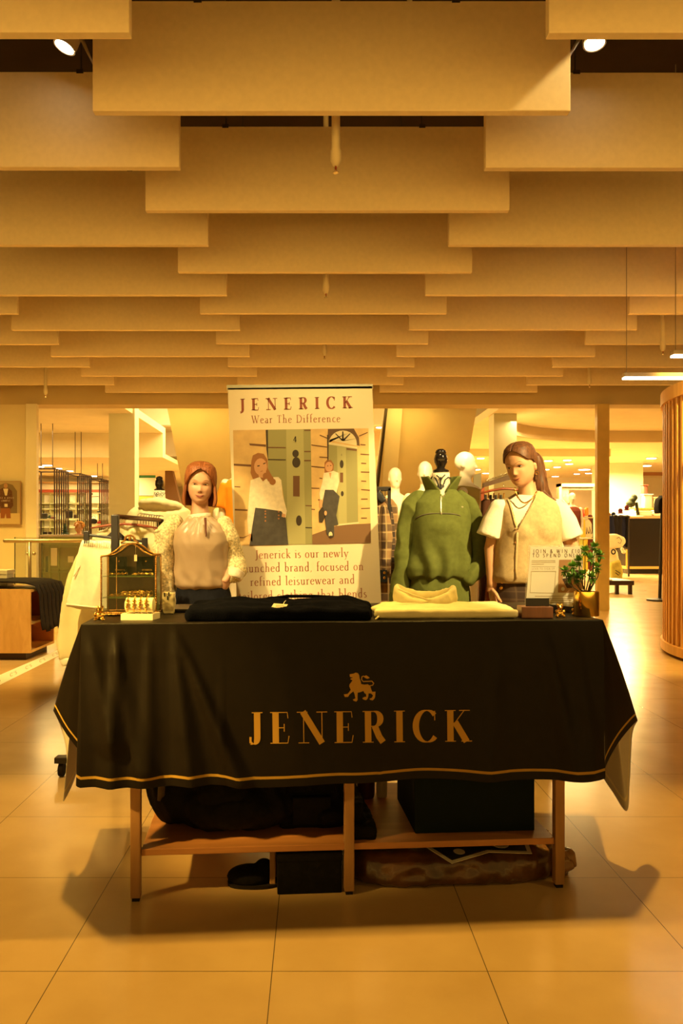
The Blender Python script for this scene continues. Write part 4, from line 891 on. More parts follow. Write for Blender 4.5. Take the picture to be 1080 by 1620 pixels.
# right picture
pl(mb, [(610, 340), (1005, 335), (1022, 1118), (622, 1128)], 0, 3.5)
pl(mb, [(622, 1062), (800, 998), (1020, 985), (1022, 1118), (622, 1128)], 9, 5)
pl(mb, [(728, 340), (905, 337), (940, 400), (945, 455), (725, 410)], 11, 5); pl(mb, [(735, 415)]+[(830+95*math.cos(a), 438+88*math.sin(a)) for a in [PI*1.02+PI*.98*k/12 for k in range(13)]]+[(925, 455)], 10, 6)  # dark printed ring around the fan window
for k in range(5): a = PI*(1.12+.19*k); pl(mb, [(822, 420), (838, 422), (830+90*math.cos(a)+4, 438+82*math.sin(a)), (830+90*math.cos(a)-4, 438+82*math.sin(a))], 4, 7)
pl(mb, [(733, 430), (928, 462), (928, 475), (733, 446)], 10, 8)
pl(mb, [(733, 446), (928, 475), (935, 985), (790, 998), (745, 800)], 2, 6); pl(mb, [(790, 458), (850, 465), (858, 990), (800, 996)], 3, 7); pl(mb, [(855, 470), (925, 478), (925, 490), (855, 482)], 1, 8); pl(mb, [(722, 380), (733, 382), (733, 560), (724, 560)], 4, 8)
pl(mb, el(822, 580, 13, 28), 4, 8); pl(mb, [(811, 638), (832, 638), (832, 706), (811, 704)], 1, 8); pl(mb, el(826, 782, 10, 18), 4, 8); pl(mb, [(790, 990), (940, 975), (940, 985), (790, 1003)], 10, 8)
text(mb, '4', (815, 525), (827, 525), 16, lambda a, b: bf(*bz2(a, b), .0065), serif=0, m=4)
for x0_, y0, x1_, y1 in ((615, 445, 722, 460), (672, 378, 725, 400), (670, 528, 730, 532), (615, 592, 705, 600), (615, 740, 670, 742), (670, 672, 690, 675), (615, 885, 640, 887), (950, 442, 985, 445), (940, 385, 1000, 360), (950, 508, 1010, 512), (955, 570, 990, 572), (953, 630, 1012, 632), (955, 692, 990, 694), (955, 750, 1015, 755), (955, 815, 1000, 815), (955, 880, 1015, 878), (955, 945, 995, 945), (660, 820, 680, 822)):
    pl(mb, [(x0_, y0), (x1_, y1), (x1_, y1+7), (x0_, y0+7)], 1, 6)
pl(mb, [(705, 570), (720, 552), (750, 553), (768, 580), (765, 640), (740, 665), (705, 640)], 5, 8); pl(mb, el(735, 598, 26, 34), 6, 9); pl(mb, [(722, 590), (732, 590), (732, 594), (722, 594)], 4, 10); pl(mb, [(742, 588), (752, 587), (752, 591), (742, 592)], 4, 10)
pl(mb, [(700, 640), (735, 635), (765, 625), (800, 640), (805, 700), (785, 780), (765, 755), (710, 755), (700, 800), (690, 825), (675, 820), (668, 780), (690, 700)], 7, 9)
pl(mb, [(708, 755), (768, 758), (808, 800), (800, 850), (785, 930), (800, 995), (770, 1000), (770, 1075), (740, 1080), (720, 1060), (705, 930), (690, 860)], 8, 10)
pl(mb, [(735, 640), (752, 638), (745, 680)], 6, 10); pl(mb, [(665, 905), (690, 870), (715, 930), (690, 980), (668, 975)], 4, 10); pl(mb, el(712, 915, 9, 16), 6, 11); pl(mb, el(746, 1062, 13, 20), 10, 11); pl(mb, el(750, 1076, 16, 8), 4, 12); pl(mb, [(672, 820), (690, 826), (685, 880), (670, 870)], 6, 11)
mb.build('printed_pictures', PC, t)
# ------------------------------------------------------------------ people
def Rz(a): return Matrix.Rotation(math.radians(a), 3, 'Z')
def Ry(a): return Matrix.Rotation(math.radians(a), 3, 'Y')
def Rx(a): return Matrix.Rotation(math.radians(a), 3, 'X')
HT = [(.118, .004, .004, .004), (.115, .022, .034, .030), (.106, .045, .060, .048), (.09, .067, .082, .061), (.07, .080, .095, .069), (.045, .088, .102, .0735), (.022, .0905, .104, .0745), (.010, .091, .103, .074), (-.003, .0865, .101, .0725), (-.022, .0865, .096, .0705), (-.042, .0865, .086, .067), (-.06, .086, .072, .0615), (-.075, .0835, .058, .0545), (-.088, .081, .044, .046), (-.099, .075, .030, .036), (-.107, .063, .018, .025), (-.112, .040, .008, .010)]
def hsec(z):
    if z >= HT[0][0]: return HT[0][1:]
    for i in range(len(HT)-1):
        if HT[i][0] >= z >= HT[i+1][0]:
            t_ = (HT[i][0]-z)/(HT[i][0]-HT[i+1][0]); a0 = HT[max(0, i-1)]; a1 = HT[i]; a2 = HT[i+1]; a3 = HT[min(len(HT)-1, i+2)]; o = []
            for k in (1, 2, 3): o.append(max(.002, a1[k]+(a2[k]-a1[k])*t_))
            return o
    return HT[-1][1:]
def head_shapes(mb, C, R, s=1.0, ears=True):
    Rn = []; NN = 72
    for j in range(61):
        u = j/60; z = .118-.230*(.5-.5*math.cos(PI*u)); f, b, w_ = hsec(z); r = []
        for i in range(NN):
            a = 2*PI*i/NN; ca, sa = math.cos(a), math.sin(a); e_ = 2/2.25
            x = w_*math.copysign(abs(ca)**e_, ca); y = (b if sa > 0 else f)*math.copysign(abs(sa)**e_, sa)
            if sa < 0:
                g = lambda cx, cz, sx, sz: math.exp(-(((abs(x) if cx else x)-cx)/sx)**2-((z-cz)/sz)**2)
                nz = max(0, min(1, (.004-z)/.040)) if z > -.036 else max(0, 1-(-.036-z)/.014)
                y -= .0205*(nz**1.3)*math.exp(-(x/(.0060+.0045*nz))**2)          # nose
                y -= .0050*g(.0115, -.040, .0055, .006)                          # nostril wings
                y += .0100*g(.031, -.001, .017, .0105)-.0028*g(.030, .018, .02, .006)   # sockets, brow
                y -= .0035*g(.038, -.030, .018, .014)                            # cheeks
                y -= .0035*math.exp(-(x/.019)**2-((z+.0635)/.0045)**2)+.0042*math.exp(-(x/.016)**2-((z+.0715)/.0045)**2)
                y += .0030*math.exp(-(x/.02)**2-((z+.080)/.004)**2)-.0030*math.exp(-(x/.016)**2-((z+.092)/.008)**2)
            r.append(C+R@(Vector((x, y, z))*s))
        Rn.append(r)
    mb.rings(Rn)
    for sx in (-1, 1):
        if ears: mb.ell(C+R@(Vector((sx*.074, .016, -.012))*s), [q*s for q in (.008, .018, .029)], 16, 12, M=R@Rz(sx*20))
def eyesock(C, R, s=1.0): return None
def hand(mb, W, d, nrm, side, curl=.5, s=1.0):
    """W wrist, d pointing direction, nrm palm normal, side towards the thumb"""
    d = d.normalized(); side = (side-d*side.dot(d)).normalized(); nrm = nrm-d*nrm.dot(d)-side*nrm.dot(side); nrm = nrm.normalized()
    M = Matrix((side, nrm, d)).transposed()
    mb.ell(W+d*.045*s, (.041*s, .017*s, .052*s), 18, 12, M=M); mb.tube([W-d*.02, W+d*.03*s], [.026*s, .030*s], 12, flat=.75)
    for k, (o, L) in enumerate(((.030, .068), (.0095, .077), (-.0115, .071), (-.0315, .056))):
        p = W+d*(.076-.004*abs(k-1.2))*s+side*o*s; pts = [p-d*.02*s]; a = .15; 
        for j in range(3):
            a += curl*(.5+.25*j); dd = d*math.cos(a)+nrm*math.sin(a)+side*o*1.2; pts.append(pts[-1]+dd.normalized()*(L*(.5, .3, .24)[j]+(.02 if j == 0 else 0))*s)
        mb.tube(pts, [.0092*s, .0088*s, .0080*s, .0068*s], 10, round_ends=True)
    b = W+d*.022*s+side*.030*s; q = (d*.6+side*.75+nrm*.3).normalized()
    mb.tube([b-side*.01, b+q*.034*s, b+q*.034*s+(d*.85+side*.35+nrm*.35).normalized()*.03*s, b+q*.034*s+(d*.9+side*.1+nrm*.5).normalized()*.052*s], [.014*s, .0115*s, .010*s, .008*s], 10, round_ends=True)
def skin_mat(name, c): return mat(name, c, .48, var=.06, scale=10)
def hair_mat(name, c1, c2):
    m = wood(name, c1, c2, 34, .50, (1, 1, .07), .3); return m
def surf(o, C, R, s, x_, z_, back=False):
    o_ = o.matrix_basis.inverted() if o.parent is None else None
    M = Matrix.Translation(-Vector(o.parent.location)) if o.parent else Matrix.Identity(4)
    a = M@(C+R@(Vector((x_, -.25, z_))*s)); d = R@Vector((0, 1, 0)); ok, loc_, nr, i = o.ray_cast(a, d)
    return (loc_-Matrix.Identity(4).translation+(o.parent.location if o.parent else Vector())) if ok else None, nr if ok else None
def face(body, person, C, R, s, lipc, browc, irisc, squint=.6, smile=.004, lips_open=False, look=(0, 0)):
    def proj(pts, off):
        out = []
        for a, b in pts:
            p, nr = surf(body, C, R, s, a, b)
            if p is not None: out.append(p+nr*off)
        return out
    sc = mat('eye_white', (.72, .64, .52), .25); ir = mat('eye_dark', irisc, .15)
    for sx in (-1, 1):
        p, nr = surf(body, C, R, s, sx*.031, .001)
        eye = MB().ell(p+R@Vector((0, .0015, 0)), (.0135*s, .005, .0062*squint*s), 16, 10, M=R).build('eye', sc, person, smooth=True)
        MB().ell(p+R@Vector((look[0], -.0022, look[1])), (.0052*s, .0022, .0055*min(1, squint)*s), 12, 8, M=R).build('iris', ir, eye, smooth=True)
        pts = [(sx*.031+a*.016*s, .001+squint*.0064*(1-a*a)) for a in (-1, -.6, -.2, .2, .6, 1)]
        MB().tube(proj(pts, .0016), [.0006, .0013, .0016, .0016, .0014, .0008], 6).build('eyelash', mat('lash_dark', (.03, .014, .008), .6), person, smooth=True)
        pts = [(sx*(.014+.036*a), .0195+.006*math.sin(a*2.4)-.004*(a > .8)) for a in (0, .25, .5, .75, 1)]
        MB().tube(proj(pts, .0004), [.0012, .0022, .0021, .0017, .0007], 6, flat=.5).build('eyebrow', browc, person, smooth=True)
        p, nr = surf(body, C, R, s, sx*.0075, -.0445)
        if p is not None: MB().ell(p, (.0030, .002, .0018), 8, 6, M=R).build('nostril', mat('nostril_dark', (.10, .03, .015), .8), person, smooth=True)
    up = [(a*.024, -.0635+smile*a*a*1.1-.0012*(abs(a) < .15)) for a in (-1, -.7, -.4, -.15, 0, .15, .4, .7, 1)]
    lo = [(a*.020, -.0705+smile*a*a*1.2) for a in (-1, -.6, -.25, 0, .25, .6, 1)]
    lm = mat(lipc[0], lipc[1], .42)
    lip = MB(); lip.tube(proj(up, -.0006), [.0008, .0020, .0026, .0029, .0025, .0029, .0026, .0020, .0008], 8); lip.tube(proj(lo, -.0006), [.0008, .0026, .0034, .0037, .0034, .0026, .0008], 8); o = lip.build('lips', lm, person, smooth=True)
    ml = [(a*.026, -.0667+smile*1.25*a*a) for a in (-1, -.6, -.2, .2, .6, 1)]
    MB().tube(proj(ml, .0016), [.0006, .0009, .0009, .0009, .0009, .0006], 6).build('mouth_line', mat('mouth_dark', (.12, .02, .015), .7), o, smooth=True)
def hair(person, C, R, m, tip, Aside, ztop=.066, off=.013, flare=0, inward=0, behind=False, name='hair', thick=.010, part_x=0.0, zear=-.02):
    nu, nv = 96, 60; G = []
    for layer in (0, 1):
        for j in range(nv+1):
            v = j/nv; z = .134+(tip-.134)*(v**1.25 if v < 1 else 1); row = []
            zs = z*.118/.134 if z > 0 else z
            if z > 0: f, b, w_ = hsec(min(.1179, zs))
            else: f, b, w_ = hsec(0)
            if z < 0:
                q = min(1, -z/max(.01, -tip)); k = 1+flare*math.sin(q*PI*.55)-inward*max(0, q-.6)**2*3; f, w_ = f*k, w_*k; b = b*(1-.12*q)
                if behind: f, b, w_ = (hsec(z)[0], max(.062, hsec(z)[1]), max(.058, hsec(z)[2]))
            o = off*(1 if layer == 0 else .12); o *= min(1, .35+(.134-z)*20)
            k = max(0, min(1, (ztop+.026-z)/.090)); k = k**.75; A = 180+(Aside-180)*k
            if behind and z < .03: A = Aside-14*min(1, (.03-z)/.03)
            for i in range(nu+1):
                u = -1+2*i/nu; ph = math.radians(u*A); st = 1+.10*noise.noise(Vector((ph*14, z*6, 3)))+.06*noise.noise(Vector((ph*40, z*8, 7)))
                dx, dy = math.sin(ph), math.cos(ph); oo = o*st
                x_ = (w_+oo)*math.copysign(abs(dx)**.9, dx); y_ = (b+oo if dy > 0 else f+oo)*math.copysign(abs(dy)**.9, dy)
                zz = z+(.004*noise.noise(Vector((ph*12, 1, 1))) if v > .9 else 0)
                if dy < .3: zz -= .006*math.exp(-((x_-part_x)/.004)**2)*(z > .05)
                row.append(C+R@Vector((x_, y_, zz)))
            G.append(row)
    mb = MB(); w = nu+1; mb.v = [p for r in G for p in r]; h = (nv+1)*w
    for j in range(nv):
        for i in range(nu):
            a = j*w+i; mb.f.append([a, a+1, a+w+1, a+w]); mb.f.append([h+a, h+a+w, h+a+w+1, h+a+1])
    for j in range(nv):
        for i in (0, nu): a = j*w+i; mb.f.append([a, a+w, h+a+w, h+a])
    for i in range(nu): a = nv*w+i; mb.f.append([a, a+1, h+a+1, h+a])
    mb.f.append(list(range(nu)))
    mb.m = [0]*len(mb.f); return mb.build(name, m, person, smooth=True)
def person_body(t, spec):
    mb = MB(); C, R, s = spec['C'], spec['R'], spec['s']
    head_shapes(mb, C, R, s); nb, sc2 = spec['neckb'], spec['torso']
    nk = C+R@Vector((0, .022, -.06))*s; mb.tube([nk, (nk+nb)/2+Vector((0, .0, 0)), nb], [.046, .048, .058], 20)
    for z_, a, b in (): pass
    mb.loft(sc2, 40, 2.3)
    for side in ('L', 'R'):
        pts, rad = spec['arm'+side]; mb.tube(pts, rad, 16, round_ends=True); q = spec['hand'+side]; hand(mb, *q)
        pts, rad = spec['leg'+side]; mb.tube(pts, rad, 20, round_ends=True); f = pts[-1]; mb.ell(f+Vector((0, -.05, -.005)), (.040, .10, .035))
    return blob(mb, 'person_body', spec['skin'], t, .0042, 3, eyesock(C, R, s))
def legs(mb, x_, y_, zt, hw, zb=.09, yaw=0):
    for s_ in (-1, 1): mb.tube([(x_+s_*hw, y_, zt), (x_+s_*hw, y_, .5), (x_+s_*hw*.95, y_, zb)], [.088, .066, .058], 24)
def shoes(t, x_, y_, hw, m):
    for s_ in (-1, 1):
        mb = MB(); mb.ell((x_+s_*hw, y_-.05, .035), (.046, .115, .034)); mb.ell((x_+s_*hw, y_, .06), (.042, .05, .05)); blob(mb, 'shoe', m, t, .007, 3)
# --- woman in the satin blouse
DW = 4.5; xw = X(318, DW)
w1 = thing('person', 'woman with an auburn bob in a beige satin blouse, one hand in her jeans pocket', 'person', (xw, DW, 0))
R1 = Ry(3)@Rz(7)@Rx(2); C1 = P(317, 767, DW)+Vector((0, 0, 0)); skin1 = skin_mat('skin_warm', (.60, .33, .20)); 
zq = lambda py: Z(py, DW)
armL = [P(270, 834, DW), P(259, 880, DW+.02), P(263, 930, DW-.02)]; armR = [P(357, 834, DW), P(369, 882, DW+.05), P(360, 912, DW-.05)]
spec = dict(C=C1, R=R1, s=.98, neckb=P(316, 824, DW+.01), skin=skin1,
    torso=[(xw, DW, z, a, b) for z, a, b in ((.80, .14, .10), (.92, .13, .095), (1.02, .12, .09), (1.15, .135, .10), (1.24, .145, .09), (1.275, .12, .07), (1.30, .06, .05))],
    armL=(armL, [.036, .034, .026]), armR=([P(350, 836, DW)]+armR[1:], [.032, .034, .026]),
    handL=(armL[-1]+Vector((0, 0, -.01)), Vector((.02, -.02, -1)), Vector((1, 0, 0)), Vector((0, -1, 0)), .35, .95),
    handR=(P(360, 914, DW-.06), Vector((-.55, -.05, -.75)), Vector((-.3, .95, -.1)), Vector((-.7, -.3, .55)), .35, .92),
    legL=([Vector((xw-.08, DW, .84)), Vector((xw-.085, DW, .48)), Vector((xw-.08, DW, .07))], [.075, .05, .035]), legR=([Vector((xw+.08, DW, .84)), Vector((xw+.085, DW, .48)), Vector((xw+.08, DW, .07))], [.075, .05, .035]))
b1 = person_body(w1, spec)
face(b1, w1, C1, R1, .98, ('lip_rose', (.42, .12, .08)), mat('brow_auburn', (.30, .14, .06), .7), (.06, .03, .02), .55, .0055)
hm1 = hair_mat('auburn_hair', (.16, .045, .012), (.36, .12, .035))
hair(w1, C1, R1, hm1, -.120, 112, .062, .017, flare=.14, inward=.25, part_x=.012)
satin = mat('beige_satin', (.40, .28, .17), .30, bump=.10, bscale=20, sheen=.3, var=.05)
lace = mat('cream_lace', (.66, .54, .30), .85, var=.5, scale=90, bump=.35, bscale=120)
mb = MB(); mb.loft([(xw+dx, DW, z, a, b) for z, a, b, dx in ((zq(931), .128, .10, .005), (zq(925), .152, .122, .005), (zq(912), .150, .118, .003), (zq(885), .146, .118, 0), (zq(860), .155, .125, 0), (zq(842), .148, .112, 0), (zq(832), .122, .092, 0), (zq(825), .092, .076, 0), (zq(818), .062, .060, 0))], 48, 2.35)
mb.ell((xw, DW-.045, zq(858)), (.115, .078, .085))
def blousefold(co, n):
    p = Vector((co.x*14+.3*co.z*10, co.y*5, co.z*6)); a = noise.noise(p); up = max(0, min(1, (co.z-zq(850))/.10))
    rad = .0045*math.sin(math.atan2(co.x-xw, zq(812)-co.z)*26)*up if co.y < DW else 0
    g = max(0, 1-abs(co.z-zq(915))/.05); return .006*(1-2*abs(a))+rad+.006*g*math.sin(co.x*70+co.z*30)
blob(mb, 'blouse', satin, w1, .0065, 5, blousefold)
for (pts, rad) in (((P(276, 829, DW), P(262, 848, DW), P(256, 880, DW), P(258, 912, DW), P(265, 936, DW-.02), P(268, 950, DW-.03)), (.05, .062, .066, .060, .040, .044)), ((P(354, 830, DW), P(362, 846, DW), P(369, 872, DW+.04), P(371, 890, DW+.04), P(372, 903, DW), P(364, 912, DW-.04)), (.045, .048, .050, .056, .058, .034))):
    mb = MB(); mb.tube(smooth_path([Vector(p) for p in pts], 3), [rad[int(i/3)]+(rad[min(5, int(i/3)+1)]-rad[int(i/3)])*(i % 3)/3 for i in range(16)], 24, round_ends=True); blob(mb, 'lace_sleeve', lace, w1, .006, 2, folds(.008, (14, 14, 9), pts[0][0], .004))
cuffm = mat('sheer_cuff', (.78, .66, .50), .7, var=.1, scale=60, bump=.3)
mb = MB(); mb.tube([P(268, 940, DW-.02), P(272, 958, DW-.03)], [.040, .052], 20); blob(mb, 'cuff', cuffm, w1, .005, 2, folds(.006, (26, 26, 10), 4))
mb = MB(); mb.tube([P(373, 903, DW-.02), P(369, 915, DW-.04)], [.050, .042], 20); blob(mb, 'cuff', cuffm, w1, .005, 2, folds(.006, (26, 26, 10), 4))
mb = MB(); R_ = []
nb = P(315.5, 817, DW)
for k in range(41):
    a = 2*PI*k/40; fr = .004*math.sin(k*2.4)
    R_.append([nb+Vector(((r+fr*(z_ > .01))*math.cos(a), (r*.92)*math.sin(a), z_+.006*math.cos(a))) for r, z_ in ((.066, -.016), (.062, .0), (.060, .014), (.056, .015), (.056, -.012))])
mb.rings(R_, False); mb.build('ruffle_collar', mat('ivory_trim', (.80, .68, .50), .6), w1, smooth=True)
# keyhole
mb = MB(); mb.prism([P(322.5, 819, DW-.128), P(325.8, 819, DW-.128), P(326.3, 846, DW-.135), P(325.2, 849, DW-.135)], (0, .02, 0)); mb.build('keyhole_opening', mat('keyhole_dark', (.13, .045, .025), .8), w1)
jean = mat('black_denim', (.012, .012, .016), .8, var=.2, scale=60, bump=.2, bscale=200)
mb = MB(); mb.loft([(xw+.012, DW, z, a, b) for z, a, b in ((.78, .165, .115), (.84, .165, .118), (.90, .148, .108), (.945, .135, .10))], 44, 2.4); legs(mb, xw+.012, DW, .84, .082)
jn = blob(mb, 'jeans', jean, w1, .009, 4, folds(.003, (12, 12, 5), 1)); MB().ell(P(328, 926.5, DW-.112), (.006, .003, .006), 10, 8).build('jeans_button', goldm, jn)
shoes(w1, xw+.01, DW, .08, mat('black_leather', (.015, .013, .012), .35))
# --- woman in the cream vest
DV = 4.35; xv = X(836, DV)
w2 = thing('person', 'woman with long brown hair in a cream knitted vest over a white tee, looking aside', 'person', (xv, DV, 0))
R2 = Ry(-9)@Rz(-42)@Rx(4); C2 = P(824, 737, DV); skin2 = skin_mat('skin_tan', (.62, .34, .19)); zr = lambda py: Z(py, DV)
aL = [P(783, 806, DV), P(776, 868, DV+.02), P(778, 925, DV-.02)]; aR = [P(889, 806, DV), P(905, 866, DV+.02), P(900, 925, DV-.04)]
spec = dict(C=C2, R=R2, s=1.0, neckb=P(838, 797, DV+.01), skin=skin2,
    torso=[(xv, DV, z, a, b) for z, a, b in ((.86, .15, .105), (.98, .13, .10), (1.08, .13, .095), (1.22, .15, .105), (1.32, .155, .09), (1.37, .12, .07), (1.40, .06, .05))],
    armL=([P(790, 810, DV)]+aL[1:], [.036, .037, .027]), armR=([P(882, 810, DV)]+aR[1:], [.036, .040, .027]),
    handL=(aL[-1]+Vector((0, 0, -.01)), Vector((.02, -.05, -1)), Vector((1, 0, 0)), Vector((0, -1, 0)), .4, .95), handR=(aR[-1]+Vector((0, 0, -.01)), Vector((-.02, -.05, -1)), Vector((-1, 0, 0)), Vector((0, -1, 0)), .4, .95),
    legL=([Vector((xv-.08, DV, .90)), Vector((xv-.085, DV, .50)), Vector((xv-.08, DV, .07))], [.078, .052, .036]), legR=([Vector((xv+.08, DV, .90)), Vector((xv+.085, DV, .50)), Vector((xv+.08, DV, .07))], [.078, .052, .036]))
b2 = person_body(w2, spec)
face(b2, w2, C2, R2, 1.0, ('lip_coral', (.50, .17, .10)), mat('brow_brown', (.13, .06, .03), .7), (.03, .015, .01), .95, .006, look=(-.002, 0))
hm2 = hair_mat('brown_hair', (.065, .026, .011), (.17, .07, .03))
hair(w2, C2, R2, hm2, -.09, 100, .066, .010, behind=True)
mb = MB(); mb.tube(smooth_path([C2+R2@Vector((.03, .085, .01)), C2+R2@Vector((.04, .092, -.07)), P(856, 775, DV+.03), P(866, 790, DV+.05), P(872, 800, DV+.10)], 4), [.052, .052, .050, .048, .046, .044, .042, .040, .038, .036, .034, .030, .026, .022, .018, .014, .010], 18, round_ends=True)
mb.tube(smooth_path([P(858, 778, DV+.0), P(872, 788, DV-.02), P(884, 795, DV-.02)], 4), [.012, .012, .011, .010, .009, .008, .006, .004, .002], 12, flat=.6)
blob(mb, 'long_hair', hm2, w2, .005, 2, folds(.004, (40, 40, 6), 2, .001))
tee = mat('white_cotton', (.88, .82, .70), .8, bump=.15, bscale=120)
mb = MB(); bx_ = xv
mb.loft([(xv, DV, z, a, b) for z, a, b in ((zr(912), .15, .11), (zr(880), .15, .112), (zr(835), .158, .118), (zr(808), .165, .105), (zr(797), .140, .085), (zr(789), .09, .066), (zr(784), .062, .056))], 44, 2.3)
mb.tube([P(800, 801, DV), P(789, 809, DV), P(781, 826, DV), P(773, 849, DV)], [.045, .060, .064, .068], 22); mb.ell(P(791, 805, DV), (.062, .06, .052)); mb.ell(P(881, 805, DV), (.062, .06, .052)); mb.tube([P(872, 801, DV), P(883, 809, DV), P(892, 826, DV), P(901, 851, DV)], [.045, .060, .066, .070], 22)
blob(mb, 'tshirt', tee, w2, .0065, 5, folds(.004, (10, 10, 6), 4, .002))
woolm = mat('cream_wool', (.52, .39, .21), .95, var=.10, scale=60, bump=.16, bscale=260, sheen=.3)
mb = MB(); mb.loft([(xv+dx, DV, z, a, b) for z, a, b, dx in ((zr(920), .190, .135, -.01), (zr(912), .198, .142, -.01), (zr(885), .182, .138, -.008), (zr(850), .172, .136, -.004), (zr(825), .172, .132, 0), (zr(803), .166, .108, 0), (zr(793), .140, .090, 0), (zr(785), .098, .074, 0), (zr(778), .062, .062, .004))], 56, 2.3)
for sx in (-1, 1): mb.ell((xv+sx*.125, DV, zr(807)), (.045, .07, .036)); mb.ell((xv+sx*.05, DV-.05, zr(842)), (.10, .092, .10))
vest = blob(mb, 'knitted_vest', woolm, w2, .0065, 6, folds(.005, (9, 9, 5), 9, .002))
bm = bmesh.new(); bm.from_mesh(vest.data); vx = X(819, DV-.14)-xv; vz = zr(836)
dl_ = []
for f_ in bm.faces:
    c = f_.calc_center_median()
    if c.z > vz and c.y < .03 and (vx-(c.z-vz)*.16 < c.x < vx+(c.z-vz)*.62): dl_.append(f_)
    elif c.z > zr(791) and (c.x-.005)**2+(c.y*1.05)**2 < .067**2: dl_.append(f_)
bmesh.ops.delete(bm, geom=dl_, context='FACES'); bm.to_mesh(vest.data); bm.free()
def vray(px, py, off=.003, o=vest, par=w2):
    d = (P(px, py, 1)-Vector((0, 0, CH))).normalized(); a = Vector((0, 0, CH))-par.location; ok, l, nr, i = o.ray_cast(a, d)
    return (l-d*off+par.location) if ok else P(px, py, par.location.y-.14)
plk = MB(); 
plk.tube([vray(a, b) for a, b in ((818.5, 842), (817.5, 860), (816.5, 880), (816, 900), (816, 916))], .006, 8, flat=.4)
plk.build('placket', woolm, vest, smooth=True)
def vfront(x_, z_):
    for dx in (0, .004, -.004, .008, -.008, .012, -.012):
        ok, l, nr, i = vest.ray_cast(Vector((x_+dx, -1, z_)), Vector((0, 1, 0)))
        if ok and l.y < .02: return Vector((x_, l.y-.001, z_))+Vector(w2.location)
    return None
for k_, sg in ((.16, -1), (.62, 1)):
    pts_ = [vfront(vx+sg*(k_*h_+.005), vz+h_) for h_ in [.012*q for q in range(0, 15)]]; pts_ = [p for p in pts_ if p is not None]
    if len(pts_) > 3: MB().tube(pts_, .0055, 8, flat=.7, round_ends=True).build('neck_trim', woolm, vest, smooth=True)
for py in (837, 858.5, 880.5, 901.5): MB().ell(vray(815.3, py), (.0065, .003, .0065), 12, 8).build('vest_button', mat('horn_button', (.36, .17, .06), .3), vest, smooth=True)
checkm = plaid('dark_brown_check', (.060, .030, .016), (.030, .014, .009), (.10, .06, .03), 12)
mb = MB(); mb.loft([(xv-.02, DV, z, a, b) for z, a, b in ((.80, .175, .12), (.90, .172, .122), (.97, .155, .115), (1.0, .148, .11))], 44, 2.4); legs(mb, xv-.02, DV, .88, .086)
tr = blob(mb, 'checked_trousers', checkm, w2, .009, 4, folds(.003, (12, 12, 5), 1))
for a, b in ((795, 920.5), (793, 930)): MB().ell(vray(a, b, .004, tr), (.011, .005, .011), 14, 10).build('gold_button', goldm, tr, smooth=True)
shoes(w2, xv-.02, DV, .085, MATS['black_leather'])
mb = MB(); pts = smooth_path([P(814, 772, DV-.03), P(818, 786, DV-.085), P(828, 795.5, DV-.115), (P(840, 790, DV-.105)), P(848, 778, DV-.06)], 8)
for k, p in enumerate(pts[::1]): mb.ell(p+Vector((0, -.004, 0)), (.0052, .003, .0042) if k % 2 else (.003, .003, .0055), 8, 6)
mb.build('necklace', goldm, w2, smooth=True)
MB().tube([C2+R2@Vector((.078, .012, -.045))+Vector((.009*math.sin(a), -.002, -.009+.009*math.cos(a))) for a in [2*PI*k/14 for k in range(15)]], .0018, 6).build('earring', goldm, w2, smooth=True)
# ------------------------------------------------------------------ dress form in green half-zip
DG = 4.5; xg = X(697, DG); zg = lambda py: Z(py, DG)
gf = thing('dress_form', 'dress form with black finial wearing a sage green half-zip sweatshirt and joggers', 'dress form', (xg, DG, 0))
green = mat('sage_fleece', (.115, .135, .036), .9, var=.10, scale=40, bump=.08, bscale=220)
lacq = mat('black_lacquer', (.012, .009, .008), .10, coat=.5)
MB().lathe((xg, DG, 0), [(.001, zg(710)), (.016, zg(710.5)), (.028, zg(713)), (.032, zg(716)), (.029, zg(718)), (.033, zg(720)), (.039, zg(726)), (.036, zg(732)), (.026, zg(737)), (.022, zg(740)), (.030, zg(742)), (.047, zg(744)), (.048, zg(747)), (.040, zg(748.5))], 36).build('finial', lacq, gf, smooth=True, auto=50)
patm = mat('printed_linen', (.74, .66, .50), .7)
nck = MB().lathe((xg, DG, 0), [(.050, zg(748.5)), (.050, zg(756)), (.053, zg(768)), (.060, zg(778)), (.074, zg(786)), (.09, zg(796)), (.09, zg(800))], 40).build('form_neck', patm, gf, smooth=True)
mb = MB()
nf = lambda a, b: P(a, b, DG-math.sqrt(max(0, .0545**2-(X(a, DG-.05)-xg)**2))-.004-max(0, b-766)*.0006)
for q in ([(690, 752), (694, 755), (697, 761), (700, 755), (704, 751)], [(681, 757), (684, 754), (689, 757), (692, 764)], [(713, 757), (709, 755), (704, 759), (702, 766)], [(697, 760), (696, 766), (697, 774)], [(692, 764), (694, 770), (697, 774)], [(702, 764), (700, 770), (697, 774)], [(684, 762), (688, 766), (686, 771)]): ribb(mb, smooth_path([Vector((*k, 0)) for k in q], 3) if 0 else q, 2.0, nf)
for c in ((697, 757), (697, 768), (693, 769), (701, 769)): mb.add([nf(*q) for q in el(c[0], c[1], 1.8, 2.8, 8)], [list(range(8))])
mb.build('printed_flourish', inkb, gf)
mb = MB(); mb.loft([(xg+dx, DG, z, a, b) for z, a, b, dx in ((zg(916), .150, .115, -.01), (zg(911), .178, .140, -.012), (zg(898), .184, .148, -.01), (zg(870), .172, .142, 0), (zg(840), .168, .142, 0), (zg(815), .168, .135, 0), (zg(795), .160, .112, 0), (zg(785), .130, .09, 0), (zg(778), .095, .078, 0), (zg(772), .080, .07, 0))], 56, 2.35)
mb.ell((xg, DG-.05, zg(836)), (.14, .10, .11))
